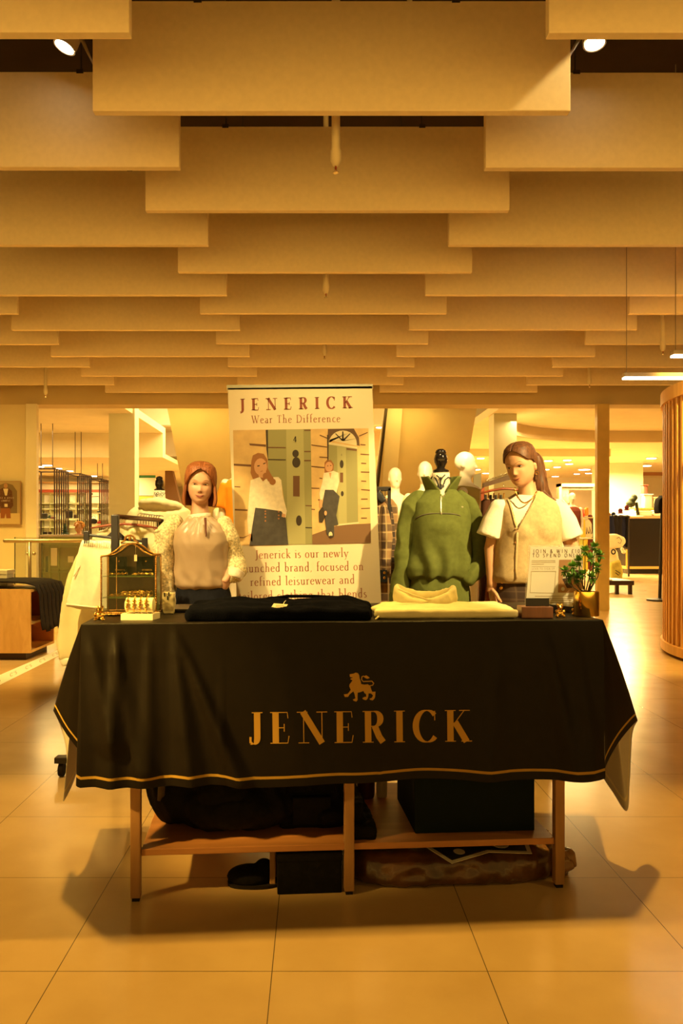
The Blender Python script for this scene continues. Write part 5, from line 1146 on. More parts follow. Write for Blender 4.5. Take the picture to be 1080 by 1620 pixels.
def gfold(co, n):
    l = max(0, min(1, (zg(845)-co.z)/.15)); s_ = math.sin((co.x-xg)*62+3*noise.noise(Vector((co.x*4, 0, co.z*5)))+.8)
    return .011*l*s_*(1 if co.y < DG else .4)+.004*noise.noise(co*9)
sw = blob(mb, 'sweatshirt', green, gf, .0065, 6, gfold)
for nm, pts, rad in (('sleeve', [P(664, 790, DG), P(651, 804, DG), P(641, 850, DG), P(636, 900, DG), P(630, 950, DG), P(627, 985, DG)], (.048, .055, .048, .047, .050, .040)), ('sleeve', [P(729, 790, DG), P(741, 806, DG), P(751, 850, DG+.02), P(755, 886, DG), P(750, 905, DG-.07), P(740, 915, DG-.09)], (.048, .055, .052, .054, .050, .036))):
    mb = MB(); mb.tube(smooth_path([Vector(p) for p in pts], 3), [rad[int(i/3)]+(rad[min(5, int(i/3)+1)]-rad[int(i/3)])*(i % 3)/3 for i in range(16)], 24, round_ends=True); blob(mb, nm, green, gf, .0065, 3, folds(.010, (11, 11, 9), pts[0][0]*3, .004))
def gray(px, py, off=.002, o=None): return vray(px, py, off, o or sw, gf)
pip = mat('piping_grey', (.10, .085, .06), .6)
MB().tube([gray(a, b) for a, b in ((656, 822), (661, 818), (668, 815), (680, 812.5), (697, 812), (712, 812.5), (722, 814), (728, 816))], .0028, 6).build('yoke_piping', pip, sw, smooth=True)
zipm = mat('zip_silver', (.70, .66, .55), .3, .6)
MB().tube([gray(697, b) for b in (785, 793, 801, 808)]+[gray(698, 814)], .0038, 6).build('zip', zipm, sw, smooth=True)
MB().box(xg-.005, xg+.005, -.003, .003, -.02, 0, bev=.001, M=Matrix.Translation(gray(697.5, 786, .006)-Vector((xg, 0, 0)))).build('zip_puller', zipm, sw)
MB().ell(gray(731, 802), (.006, .003, .005), 10, 8).build('chest_emblem', mat('emblem_pale', (.5, .48, .3), .6), sw)
mb = MB(); nu, nv = 44, 8; G = []
for ly in (0, 1):
    for j in range(nv+1):
        v = j/nv; op = math.radians(8+34*v); r0 = .082+.030*v; row = []
        for i in range(nu+1):
            a = -PI/2+op+(2*PI-2*op)*i/nu; fl_ = .020*v*max(0, math.cos((a+PI/2)))  # front edges fall outwards
            r_ = r0-(.010 if ly else 0)+fl_; row.append(Vector((xg+r_*math.cos(a), DG+.005+r_*.92*math.sin(a), zg(781)+(zg(754)-zg(781))*v+.004*math.sin(a*3))))
        G.append(row)
w_ = nu+1; mb.v = [p for r in G for p in r]; h_ = (nv+1)*w_
for j in range(nv):
    for i in range(nu): a = j*w_+i; mb.f += [[a, a+1, a+w_+1, a+w_], [h_+a, h_+a+w_, h_+a+w_+1, h_+a+1]]
    for i in (0, nu): a = j*w_+i; mb.f.append([a, a+w_, h_+a+w_, h_+a])
for i in range(nu): a = nv*w_+i; mb.f.append([a, a+1, h_+a+1, h_+a])
mb.m = [0]*len(mb.f); mb.build('collar', green, gf, smooth=True)
bm = bmesh.new(); bm.from_mesh(sw.data); bmesh.ops.delete(bm, geom=[f_ for f_ in bm.faces if (lambda c: c.y < .02 and c.z > zg(788) and abs(c.x) < (c.z-zg(788))*.62)(f_.calc_center_median())], context='FACES'); bm.to_mesh(sw.data); bm.free()
mb = MB(); mb.loft([(xg-.012, DG, z, a, b) for z, a, b in ((.70, .17, .12), (.80, .175, .125), (.92, .165, .12), (1.0, .15, .11))], 44, 2.4); legs(mb, xg-.012, DG, .80, .088, .30)
blob(mb, 'joggers', green, gf, .008, 4, folds(.008, (14, 10, 4), 2, .003))
MB().tube([gray(a, b, .001) for a, b in ((735, 905), (743, 917))], .002, 6).build('pocket_piping', pip, gf) if 0 else None
MB().tube([(xg, DG, .03), (xg, DG, .5)], .014, 12).build('stand_pole', lacq, gf, smooth=True)
mb = MB()
for k in range(3): a = 2*PI*k/3+.3; mb.tube([(xg, DG, .10), (xg+.12*math.cos(a), DG+.12*math.sin(a), .09), (xg+.22*math.cos(a), DG+.22*math.sin(a), .015)], .014, 10, round_ends=True)
mb.build('tripod_base', lacq, gf, smooth=True)
# ------------------------------------------------------------------ dress form in cream hoodie, further back
DH = 6.9; xh = X(252, DH); zh = lambda py: Z(py, DH)
hf = thing('dress_form', 'dress form with black finial wearing a cream hoodie, behind the woman in satin', 'dress form', (xh, DH, 0))
MB().lathe((xh, DH, 0), [(.001, zh(753)), (.02, zh(754)), (.030, zh(756)), (.027, zh(758)), (.036, zh(762)), (.036, zh(768)), (.024, zh(772)), (.045, zh(774)), (.046, zh(776.5))], 30).build('finial', lacq, hf, smooth=True, auto=50)
MB().lathe((xh, DH, 0), [(.048, zh(776)), (.052, zh(788)), (.09, zh(798)), (.09, zh(802))], 30).build('form_neck', patm, hf, smooth=True)
mb = MB(); nf2 = lambda a, b: P(a, b, DH-.056)
for k in range(7):
    cx_, cy_ = 245.5+2.2*k, 780+3*(k % 2); pts = [(cx_+(2.2-.18*j)*math.cos(j*.7+k), cy_+(2.4-.2*j)*math.sin(j*.7+k)) for j in range(9)]; ribb(mb, pts, .8, nf2)
mb.build('printed_flourish', inkb, hf)
mb = MB(); mb.loft([(xh, DH, z, a, b) for z, a, b in ((zh(905), .20, .15), (zh(900), .225, .165), (zh(850), .22, .16), (zh(825), .225, .15), (zh(812), .20, .12), (zh(803), .13, .09), (zh(798), .10, .08))], 44, 2.3)
for s_ in (-1, 1): mb.tube([(xh+s_*.20, DH, zh(816)), (xh+s_*.265, DH, zh(850)), (xh+s_*.26, DH-.02, zh(900)), (xh+s_*.24, DH-.05, zh(930))], [.07, .075, .07, .045], 20, round_ends=True)
for k in range(15):
    a = 2*PI*k/15; mb.ell((xh+.015+.125*math.cos(a), DH+.10*math.sin(a), zh(800)+.022*math.cos(a+2.2)), (.065, .05, .040))
blob(mb, 'hoodie', creamk, hf, .011, 5, folds(.012, (8, 8, 8), 3, .005))
MB().tube([(xh, DH, .03), (xh, DH, zh(903))], .014, 12).build('stand_pole', lacq, hf, smooth=True)
MB().lathe((xh, DH, 0), [(.16, 0), (.16, .012), (.02, .03)], 24).build('base_plate', lacq, hf)
# ------------------------------------------------------------------ white shop mannequins
whm = mat('mannequin_white', (.86, .80, .68), .35, coat=.2)
def mannequin(px, pyt, D, yaw, lab, cm, sleeves=False, s=1.0, arms=True):
    x_, zt = X(px, D), Z(pyt, D); t = thing('mannequin', lab, 'mannequin', (x_, D, 0)); R = Rz(yaw); hs = s; C = Vector((x_, D, zt-.122*hs))
    mb = MB(); e = lambda c, r: mb.ell(C+R@(Vector(c)*hs), [k*hs for k in r], 20, 14, M=R)
    e((0, .012, .030), (.072, .092, .090)); e((0, -.015, -.02), (.062, .070, .085)); e((0, -.03, -.07), (.045, .052, .045)); mb.tube([C+R@(Vector(q)*hs) for q in ((0, -.085, .01), (0, -.10, -.03))], [.006*hs, .010*hs], 8, round_ends=True)
    for sx in (-1, 1): e((sx*.072, .015, -.01), (.007, .016, .026))
    zz = zt-.235*hs; mb.tube([C+R@(Vector((0, .015, -.06))*hs), Vector((x_, D, zz-.07*hs))], [.045*hs, .055*hs], 16)
    mb.loft([(x_, D, zz-a_*hs, b_*hs, c_*hs) for a_, b_, c_ in ((.66, .14, .10), (.50, .12, .09), (.30, .14, .11), (.16, .165, .10), (.10, .14, .075), (.05, .06, .05))], 30, 2.3)
    for sx in (-1, 1):
        mb.tube([Vector((x_, D, zz-.13*hs))+R@Vector((sx*.165*hs, 0, 0)), Vector((x_, D, zz-.42*hs))+R@Vector((sx*.20*hs, 0, 0)), Vector((x_, D, zz-.66*hs))+R@Vector((sx*.19*hs, -.06, 0))], [.044*hs, .034*hs, .024*hs], 14, round_ends=True)
        mb.tube([(x_+sx*.08*hs, D, zz-.62*hs), (x_+sx*.085*hs, D, max(.45, zz-1.0*hs)), (x_+sx*.08*hs, D, .06)], [.08*hs, .05*hs, .035*hs], 14, round_ends=True)
    blob(mb, 'mannequin_body', whm, t, .010, 3)
    if cm:
        mb = MB(); mb.loft([(x_, D, zz-a_*hs, b_*hs, c_*hs) for a_, b_, c_ in ((.66, .175, .13), (.50, .165, .125), (.30, .165, .13), (.17, .178, .118), (.11, .15, .09), (.075, .09, .066))], 36, 2.3)
        if sleeves:
            for sx in (-1, 1): mb.tube([Vector((x_, D, zz-.14*hs))+R@Vector((sx*.15*hs, 0, 0)), Vector((x_, D, zz-.36*hs))+R@Vector((sx*.215*hs, 0, 0))], [.062*hs, .068*hs], 18)
        blob(mb, 'top', cm, t, .010, 4, folds(.006, (9, 9, 6), px, .003))
    MB().lathe((x_, D, 0), [(.17, 0), (.17, .012), (.16, .016)], 24).build('base_plate', whm, t)
    return t
mannequin(625, 739, 8.6, 8, 'white mannequin in a white top, its head just right of the banner', mat('white_top', (.88, .82, .66), .8), True)
mannequin(672, 729, 8.0, -12, 'white mannequin in a cream top, head left of the black finial', mat('cream_top', (.80, .70, .45), .8), True)
mannequin(737, 714, 7.0, 70, 'white mannequin in an olive tank top turned sideways right of the black finial', mat('olive_tank', (.42, .34, .12), .8))
mannequin(384, 704, 7.6, 0, 'mannequin in an orange tee half hidden by the left banner edge', mat('orange_tee', (.85, .30, .02), .7), True)
mannequin(343, 803, 8.4, 0, 'child-size white mannequin head above the woman in satin\'s shoulder', mat('pale_top', (.8, .72, .5), .8), False, .62)
mannequin(897, 781, 17, 20, 'distant white mannequin left in the bright store doorway', mat('brown_top', (.14, .06, .03), .8), False, .95)
mannequin(905, 779, 15.5, -10, 'distant white mannequin with a dark red collar in the bright store doorway', mat('maroon_top', (.20, .05, .03), .8), False, .9)
# ------------------------------------------------------------------ clothes rails
blackm = mat('black_steel', (.022, .018, .016), .45)
chrome = mat('chrome', (.8, .75, .65), .2, 1)
def cut(name, pts, D, th, m, parent, amp=.006, vox=.009, sc=(12, 12, 4), seed=0, sm=5, dep=0):
    mb = MB(); mb.prism([P(*q, D) for q in pts], (dep, th, 0)); return blob(mb, name, m, parent, vox, sm, folds(amp, sc, seed, amp*.5))
# left cream rail
rl = thing('clothes_rail', 'black clothes rail running back with cream leisurewear, left of the table', 'clothes rail', (X(182, 4.02), 4.02, 0))
def bar(x0, x1, y0, y1, z0, z1): return MB().box(x0, x1, y0, y1, z0, z1, bev=.003)
xr = X(182.5, 4.02)
bar(xr-.018, xr+.018, 4.0, 4.036, .09, 1.318).build('upright', blackm, rl); bar(xr-.06, xr-.02, 5.38, 5.42, .09, 1.318).build('upright', blackm, rl)
MB().tube([(xr, 4.02, 1.31), (xr-.04, 5.4, 1.31)], .013, 12).build('rail', mat('rail_brown', (.12, .06, .03), .35, .5), rl, smooth=True)
bar(xr-.30, xr+.22, 3.99, 4.05, .07, .10).build('foot_bar', blackm, rl); bar(xr-.32, xr+.20, 5.37, 5.43, .07, .10).build('foot_bar', blackm, rl)
for (cx_, cy_) in ((xr-.27, 4.02), (xr+.19, 4.02), (xr-.29, 5.4), (xr+.17, 5.4)):
    c_ = MB().tube([(cx_-.012, cy_, .035), (cx_+.012, cy_, .035)], .034, 16).build('caster', mat('black_rubber', (.02, .015, .012), .7), rl, smooth=True, auto=40)
def clip_hanger(p0, p1, name, lab, m=blackm, hook=None):
    t = thing(name, lab, 'hanger', (p0+p1)/2); MB().tube([p0, p1], .007, 10, round_ends=True).build('bar', m, t, smooth=True)
    for p in (p0, p1): MB().box(p.x-.014, p.x+.014, p.y-.012, p.y+.012, p.z-.045, p.z+.02, bev=.003).build('clip', blackm, t)
    c = (p0+p1)/2; MB().prism([c+Vector((-.06, -.004, 0)), c+Vector((.06, -.004, -.006)), c+Vector((0, -.004, .05))], (0, .008, 0)).build('triangle_web', m, t)
    MB().tube([c+Vector((0, 0, .04)), c+Vector((0, .0, .085))]+[c+Vector((.018-.018*math.cos(a), .0, .085+.018*math.sin(a))) for a in (.6, 1.3, 2.0, 2.6)], .0025, 6).build('hook', chrome, t, smooth=True)
    return t
clip_hanger(P(137, 846, 4.1), P(229, 857, 4.1), 'clip_hanger', 'black clip hanger carrying the cream shorts')
def wood_hanger(a, b, top, name, lab, m):
    t = thing(name, lab, 'hanger', (a+b)/2); c = (a+b)/2; 
    MB().tube(smooth_path([a, a.lerp(c, .5)+Vector((0, 0, .014)), c+Vector((0, 0, .02)), c.lerp(b, .5)+Vector((0, 0, .014)), b], 3), [.009]*2+[.013]*9+[.009]*2, 10, flat=.6, round_ends=True).build('arms', m, t, smooth=True)
    MB().tube([c+Vector((0, 0, .02)), c+Vector((0, 0, top))], .0025, 6).build('hook', chrome, t, smooth=True); return t
redw = wood('red_wood', (.25, .05, .018), (.34, .08, .03), 6, .3, (.15, 1, 1))
a, b = P(146, 835, 4.43), P(247, 835, 4.43); wood_hanger(a, b, .07, 'wooden_hanger', 'red-brown wooden hanger holding the cream hoodie on the left rail', redw)
for k in range(9):
    yy = 4.6+.09*k; xx = xr-.005-.035*(yy-4.2)/1.2; t = thing('wire_hook_hanger', 'hanger in the receding row on the left rail, %s from the front' % ordn[k], 'hanger', (xx, yy, 1.31), 0, 'hangers along the left rail')
    MB().tube([(xx, yy, 1.24), (xx, yy, 1.32)]+[(xx+.018-.018*math.cos(q), yy, 1.325+.014*math.sin(q)) for q in (.6, 1.3, 2.0, 2.6)], .0028, 6).build('hook', chrome, t, smooth=True)
    MB().tube([(xx-.18, yy, 1.19), (xx, yy, 1.245), (xx+.18, yy, 1.19)], .008, 8).build('arms', redw, t, smooth=True)
    if k % 2 == 0:
        g = thing('hung_sweatshirt', 'cream sweatshirt hanging edge-on on the left rail, %s from the front' % ordn[k//2], 'sweatshirt', (xx, yy, 1.2), 0, 'cream sweatshirts along the left rail')
        mb = MB(); mb.loft([(xx, yy, z, a_, .022) for z, a_ in ((.62, .20), (.9, .205), (1.12, .205), (1.19, .17), (1.225, .08))], 28, 2.6); blob(mb, 'garment', creamk, g, .011, 3, folds(.006, (12, 12, 5), k))
g = thing('hung_joggers', 'long pale cream joggers hanging at the front of the left rail, hem near the floor', 'joggers', P(150, 900, 4.28))
cut('jogger_legs', [(133, 862), (228, 868), (240, 960), (236, 1035), (176, 1045), (168, 985), (160, 960), (150, 1046), (96, 1044), (90, 1020), (97, 960), (108, 910), (122, 880)], 4.24, .07, mat('pale_yellow_fleece', (.80, .66, .30), .9, var=.05, bump=.08, bscale=200), g, .010, .009, (10, 10, 3), 1)
cut('ankle_cuff', [(93, 1040), (146, 1044), (144, 1056), (98, 1053)], 4.24, .06, creamk, g, .004, .006, (30, 10, 5), 2)
g = thing('hung_shorts', 'cream fleece shorts with gathered waist clipped to the black hanger', 'shorts', P(170, 900, 4.1))
cut('shorts_body', [(131, 855), (228, 862), (246, 960), (200, 967), (150, 964), (105, 959), (112, 925), (120, 885)], 4.10, .06, creamk, g, .008, .007, (11, 10, 4), 4)
mb = MB()
for k in range(30): px_ = 133+3.2*k; mb.tube([P(px_, 854+.1*(px_-133), 4.090), P(px_-1, 864+.1*(px_-133), 4.088)], .0022, 6)
mb.build('waistband_gathers', creamk, g, smooth=True)
MB().tube([P(105, 956, 4.092), P(150, 961, 4.088), P(200, 964, 4.09), P(244, 958, 4.092)], .004, 8).build('hem_stitch', creamk, g, smooth=True); MB().tube([P(126, 895, 4.092), P(117, 912, 4.09)], .003, 6).build('pocket_edge', creamk, g, smooth=True)
g = thing('hung_hoodie', 'cream hoodie on the red-brown wooden hanger behind the shorts', 'hoodie', P(200, 860, 4.5))
mb = MB(); mb.prism([P(*q, 4.46) for q in ((150, 844), (170, 838), (188, 829), (215, 833), (243, 842), (256, 870), (258, 960), (150, 960), (138, 880))], (0, .09, 0)); mb.ell(P(185, 838, 4.48), (.05, .05, .03)); mb.ell(P(222, 838, 4.48), (.07, .05, .025)); blob(mb, 'hoodie_body', creamk, g, .010, 4, folds(.010, (10, 10, 8), 2, .004))
# plaid rail between banner and green form
D = 5.2; t = thing('clothes_rail', 'black clothes rail with tartan shirts between the banner and the green sweatshirt', 'clothes rail', (X(600, D), D, 0))
bar(X(613, D), X(618, D), D-.012, D+.012, .02, Z(772, D)).build('upright', blackm, t); bar(X(540, D), X(545, D), D-.012, D+.012, .02, Z(772, D)).build('upright', blackm, t); bar(X(540, D), X(618, D), D-.012, D+.012, Z(777, D), Z(770, D)).build('rail', blackm, t); bar(X(540, D), X(618, D), D-.02, D+.02, 0, .03).build('foot_bar', blackm, t)
pm1 = plaid('brown_tartan', (.34, .20, .09), (.035, .02, .02), (.55, .40, .20), 9); pm2 = plaid('dark_tartan', (.20, .12, .07), (.02, .014, .016), (.40, .27, .14), 12)
for k, (dx, dd, m, lab) in enumerate(((0, -.10, pm1, 'brown and black tartan shirt, front one on the rail beside the banner'), (8, .05, pm2, 'darker tartan shirt behind the front one on the rail beside the banner'), (16, .16, pm1, 'brown tartan shirt mostly hidden behind the rail upright'))):
    g = thing('hung_shirt', lab, 'shirt', P(600+dx, 800, D+dd)); a, b = 592+dx*.7, 612+dx
    cut('shirt_body', [(590, 792), (598, 786), (604+dx, 790), (b, 800), (b+5, 850), (b+5, 955), (586, 958), (584, 850)], D+dd, .05, m, g, .006, .008, (16, 16, 4), k)
    if k == 0:
        cut('shirt_sleeve', [(606, 798), (614, 806), (621, 850), (616, 905), (606, 905), (604, 850)], D+dd-.04, .06, m, g, .006, .008, (16, 16, 4), 7)
        MB().prism([P(595, 902, D-.16), P(612, 902, D-.16), P(612, 921, D-.16), P(595, 921, D-.16)], (0, .04, 0)).build('dark_cuff', inkb, g)
        for q in ((608, 906), (608, 914)): MB().ell(P(*q, D-.163), (.010, .004, .010), 10, 8).build('cuff_button', goldm, g, smooth=True)
        cut('shirt_collar', [(592, 782), (600, 776), (606, 783), (610, 792), (602, 796), (596, 790)], D+dd-.03, .06, inkb, g, .003, .006)
    MB().tube([P(601+dx*.5, 775, D+dd), P(601+dx*.5, 790, D+dd)], .003, 6).build('hanger_hook', chrome, g)
# trouser rail behind the woman in the vest
D = 5.0; t = thing('clothes_rail', 'dark wooden clothes rail of brown trousers between the green form and the vest', 'clothes rail', (X(790, D), D, 0))
MB().prism([P(765, 764, D), P(802, 752, D), P(850, 742, D), P(850, 750, D), P(802, 760, D), P(765, 771, D)], (0, .05, 0)).build('rail', mat('rail_brown2', (.09, .045, .02), .4), t)
MB().prism([P(761, 775, D), P(766, 770, D), P(764, 960, D), P(722, 1152, D), P(716, 1152, D), P(757, 955, D)], (0, .04, 0)).build('leg', redw, t)
MB().prism([P(776, 880, D-.15), P(781, 860, D-.15), P(776, 950, D-.15), P(765, 1010, D-.15), P(758, 1010, D-.15), P(768, 950, D-.15)], (0, .04, 0)).build('leg', redw, t)
mb = MB()
for k in range(16): p = P(768+2.3*k, 762-.75*k, D-.01); mb.tube([p, p+Vector((.006, 0, .014)), p+Vector((.014, 0, .004))], .0022, 5)
mb.build('hook_row', chrome, t, smooth=True)
h = wood_hanger(P(762, 780, D-.14), P(830, 777, D-.14), .05, 'wooden_hanger', 'red-brown wooden hanger behind the woman in the vest', redw)
brm = mat('brown_pleated', (.085, .035, .020), .8, var=.35, scale=22, stretch=(3, 3, .3), bump=.3)
for k, (a, lab) in enumerate(((764, 'dark brown trousers, first on the rail beside the green sleeve'), (772, 'dark brown trousers, second on the rail beside the green sleeve'), (780, 'dark brown trousers, third on the rail, near the vest'), (788, 'dark brown trousers, last on the rail, beside the tee sleeve'))):
    dd = D-.10+.04*k; g = thing('hung_trousers', lab, 'trousers', P(a+5, 800, dd))
    cut('trouser_legs', [(a, 792), (a+11, 790), (a+13, 870), (a+12, 965), (a-4, 968), (a-2, 870)], dd, .05, brm, g, .007, .007, (26, 20, 3), k)
    MB().box(X(a+1, dd), X(a+5, dd), dd-.02, dd+.0, Z(790, dd), Z(783, dd), bev=.004).build('clip', blackm, g); MB().tube([P(a+8, 788, dd-.01), P(a+9, 780, dd-.01)], .004, 6).build('metal_clip', goldm, g)
# ------------------------------------------------------------------ left display unit
ow = wood('display_ash', (.60, .34, .10), (.70, .42, .14), 4, .4, (1, 1, .3))
oi = mat('orange_inside', (.55, .20, .04), .6)
DF_ = 7.6; DBk = 8.3; xa = X(48, DF_); zt_ = Z(933, DF_); zb_ = .07
t = thing('display_unit', 'pale ash display unit with an open side compartment at the left edge', 'display unit', (xa-.4, DF_+.35, 0)); th = .025
MB().box(xa-1.3, xa, DF_, DF_+th, zb_, zt_).build('front_panel', ow, t); MB().box(xa-1.3, xa, DBk-th, DBk, zb_, zt_).build('back_panel', ow, t)
MB().box(xa-1.3, xa, DF_+th, DBk-th, zb_, zb_+th).build('bottom_panel', ow, t); MB().box(xa-1.3, xa, DF_+th, DBk-th, zt_-th, zt_).build('top_panel', ow, t); MB().box(xa-.42, xa-.40, DF_+th, DBk-th, zb_+th, zt_-th).build('inner_lining', oi, t)
MB().box(xa-.40, xa-.002, DF_+th, DF_+th+.003, zb_+th, zt_-th).build('side_lining', oi, t); MB().box(xa-.40, xa-.002, DBk-th-.003, DBk-th, zb_+th, zt_-th).build('side_lining', oi, t)
MB().box(xa-.40, xa, DF_+th, DBk-th, .34, .36).build('inner_shelf', ow, t); MB().box(xa-1.2, xa-.06, DF_+.05, DBk-.05, 0, zb_).build('plinth', mat('plinth_dark', (.05, .025, .015), .6), t)
blk2 = mat('black_jersey', (.018, .014, .014), .8, var=.2, scale=20)
for k in range(7):
    yy = DF_+.10+k*.085; lab = 'black trousers folded over the edge of the display unit, %s from the front' % ordn[k]
    g = thing('folded_trousers', lab, 'trousers', (xa-.3, yy, zt_), 0, 'black trousers over the display unit'); mb = MB(); rn = []
    path = [(-1.0, .04), (-.6, .055), (-.25, .055), (-.08, .045), (.02, .02), (.055, -.06), (.06, -.18), (.075, -.33-.01*(k % 3)), (.09, -.40-.012*((k*5) % 3))]
    for i, (dx, dz) in enumerate(path): path[i] = Vector((xa+dx+.01*k, yy+dx*.05*(k-3)/3, zt_+dz+.004))
    for i, p in enumerate(path):
        tt = (path[min(i+1, len(path)-1)]-path[max(0, i-1)]).normalized(); nn = Vector((-tt.z, 0, tt.x)); 
        if nn.z < 0 and i < 5: nn = -nn
        if i >= 5 and nn.x < 0: nn = -nn
        wv = .046+.010*(i > 6); rn.append([p+Vector((0, wv*math.cos(a), 0))+nn*(.013+.012*math.sin(a)) for a in [2*PI*q/14 for q in range(14)]])
    mb.rings(rn, True); mb.build('garment', blk2, g, smooth=True)
t = thing('white_box', 'white box lid behind the black trousers on the display unit', 'box', (X(8, 8.2), 8.15, zt_))
MB().box(X(-20, 8.2), X(20, 8.2), 8.05, 8.25, zt_, zt_+.16, bev=.006).build('box_body', mat('white_plastic', (.8, .75, .6), .4), t)
MB().box(X(-20.5, 8.2), X(20.5, 8.2), 8.045, 8.255, zt_+.12, zt_+.165, bev=.004).build('lid', mat('white_plastic', (.8, .75, .6), .4), t)
# floor tape
fp = lambda px, py: (lambda D_: Vector((X(px, D_), D_, .0015)))(CH*FPX/(py-HY))
t = thing('floor_tape', 'white printed tape running across the floor beside the display unit', 'tape', (-2.55, 7, 0))
a0, a1, b0, b1 = fp(-30, 1099), fp(-30, 1081), fp(96, 1036), fp(93, 1028)
MB().prism([a0, b0, b1, a1], (0, 0, .001)).build('tape_strip', mat('tape_white', (.86, .82, .70), .5), t)
mb = MB()
for k in range(5):
    f = .12+.19*k; c0, c1 = a0.lerp(b0, f), a1.lerp(b1, f); d0, d1 = a0.lerp(b0, f+.08), a1.lerp(b1, f+.08)
    def tf(u, v, c0=c0, c1=c1, d0=d0, d1=d1): q = c0.lerp(d0, u).lerp(c1.lerp(d1, u), .3+v*.4); q.z = .003; return q
    text(mb, "C'S", (0, 0), (1, 0), .5, lambda u, v: tf(u, -v*1.8+.0), thick=.22, thin=.12, serif=0)
mb.build('tape_print', mat('tape_grey', (.45, .33, .2), .6), t)
# poster on the left wall
D = 12.44; t = thing('wall_poster', 'framed picture of a person in a brown patterned jacket on the left wall', 'poster', P(15, 795, D))
f3 = lambda a, b, e=0: P(a, b, D-e)
MB().prism([f3(-45, 761), f3(32.5, 761), f3(32.5, 830), f3(-45, 830)], (0, .04, 0)).build('frame', wood('poster_oak', (.34, .19, .08), (.42, .25, .11)), t)
mb = MB(); PM = [mat('po_wall', (.44, .33, .18), .6), mat('po_dark', (.12, .045, .018), .6, var=.4, scale=60), mat('po_trouser', (.30, .10, .03), .6), mat('po_white', (.75, .66, .5), .6), mat('po_skin', (.45, .24, .12), .6), mat('po_arch', (.20, .14, .07), .6), mat('po_floor', (.60, .46, .24), .6)]
q3 = lambda pts, m, e: mb.add([f3(a, b, .001+e*.001) for a, b in pts], [list(range(len(pts)))], m)
q3([(-44, 762), (31.5, 762), (31.5, 829), (-44, 829)], 0, 0); q3([(-44, 812), (31.5, 812), (31.5, 829), (-44, 829)], 6, 1); q3([(-5, 812), (-5, 775), (0, 767), (9, 764), (20, 767), (27, 777), (27, 812)], 5, 1)
q3([(-1, 775), (4, 772), (13, 772), (19, 777), (21, 800), (16, 806), (2, 806), (-2, 796)], 1, 2); q3([(1, 804), (16, 804), (17, 820), (10, 820), (9, 812), (7, 820), (1, 820)], 2, 3); q3(el(9, 768.5, 3.2, 4), 4, 3); q3([(5, 773), (13, 773), (11, 784), (8, 784)], 3, 4); q3([(7, 797), (12, 797), (12, 802), (7, 802)], 3, 4)
for (s_, a, b, c) in (('LIVE & JONES', -3, 22, 789), ('CURRENT', 2, 16, 793.5)):
    text(mb, s_, (a, c), (b, c), 2.6, lambda u, v: f3(u, v, .006), serif=0, m=3)
mb.build('print', PM, t)
# glass balustrade with handrail
D = 10.6; t = thing('glass_balustrade', 'glass balustrade with a round steel handrail at the atrium edge on the left', 'balustrade', (X(70, D), D, 0))
MB().tube([P(8, 855.5, D), P(60, 855.5, D), P(300, 856, D)], .028, 14, round_ends=True).build('handrail', mat('satin_steel', (.45, .37, .25), .3, .8), t, smooth=True)
gg = mat('balustrade_glass', (.22, .30, .14), .04, alpha=.22, spec=.3)
for a, b in ((21, 60), (64, 148), (152, 238)):
    MB().box(X(a, D), X(b, D), D+.05, D+.065, .06, Z(850, D)).build('glass_panel', gg, t)
    MB().box(X(a, D)-.004, X(a, D)+.004, D+.048, D+.067, .06, Z(850, D)).build('glass_edge', mat('glass_edge_dark', (.03, .06, .03), .1), t)
MB().tube([P(47, 856, D), (X(47, D), D, .02)], .022, 12).build('post', mat('satin_steel', (.45, .37, .25), .3, .8), t, smooth=True)
for a in (44, 54): MB().tube([P(a, 876, D-.01), P(a, 876, D+.05)], .022, 14).build('glass_clamp', mat('satin_steel', (.45, .37, .25), .3, .8), t, smooth=True)
MB().box(X(12, D), X(260, D), D-.06, D+.14, 0, .08).build('kerb', white, t)
MB().tube([P(74, 880, D+2), P(74, 905, D+2)], .02, 8).build('hidden_strut', blackm, t)
# ------------------------------------------------------------------ black display cages with shelves, left store
cagem = mat('cage_bronze', (.035, .018, .014), .4)
shelfg = mat('pale_shelf', (.62, .62, .42), .3)
for k, (pr, pl_, D, D2, lab) in enumerate(((87, 40, 16, 16.9, 'tall dark metal display cage, nearest and largest of three in the left store'), (127, 103, 17.4, 18.3, 'tall dark metal display cage, middle one of three in the left store'), (161, 141, 19.2, 20.1, 'tall dark metal display cage, furthest of three in the left store'))):
    x1_, x0_ = X(pr, D), X(pl_, D); t = thing('display_cage', lab, 'display stand', ((x0_+x1_)/2, D, 0)); b = .025
    MB().box(x0_, x1_, D, D+b, 2.5-b, 2.5).box(x0_, x1_, D2-b, D2, 2.5-b, 2.5).box(x1_-b, x1_, D, D2, 2.5-b, 2.5).box(x0_, x0_+b, D, D2, 2.5-b, 2.5).build('top_frame', cagem, t)
    for q in range(7): yy = D+(D2-D-b)*q/6; MB().box(x1_-b, x1_, yy, yy+b, 0, 2.5-b).build('bar', cagem, t)
    for q in range(2): MB().box(x0_, x0_+b, D+(D2-D-b)*q, D+(D2-D-b)*q+b, 0, 2.5-b).build('bar', cagem, t)
    for z_ in ((.9, 1.46), (.9, 1.497, 1.838), (.9, 1.388, 1.668))[k]:
        MB().box(x0_+b, x1_-b, D+.05, D2-.05, z_, z_+.02).build('shelf', shelfg, t)
    for q in (.3, .7): MB().tube([(x0_+(x1_-x0_)*q, D+.4, 2.5), (x0_+(x1_-x0_)*q, D+.4, 2.9 if D > 18.1 else 3.45)], .008, 6).build('ceiling_rod', cagem, t)
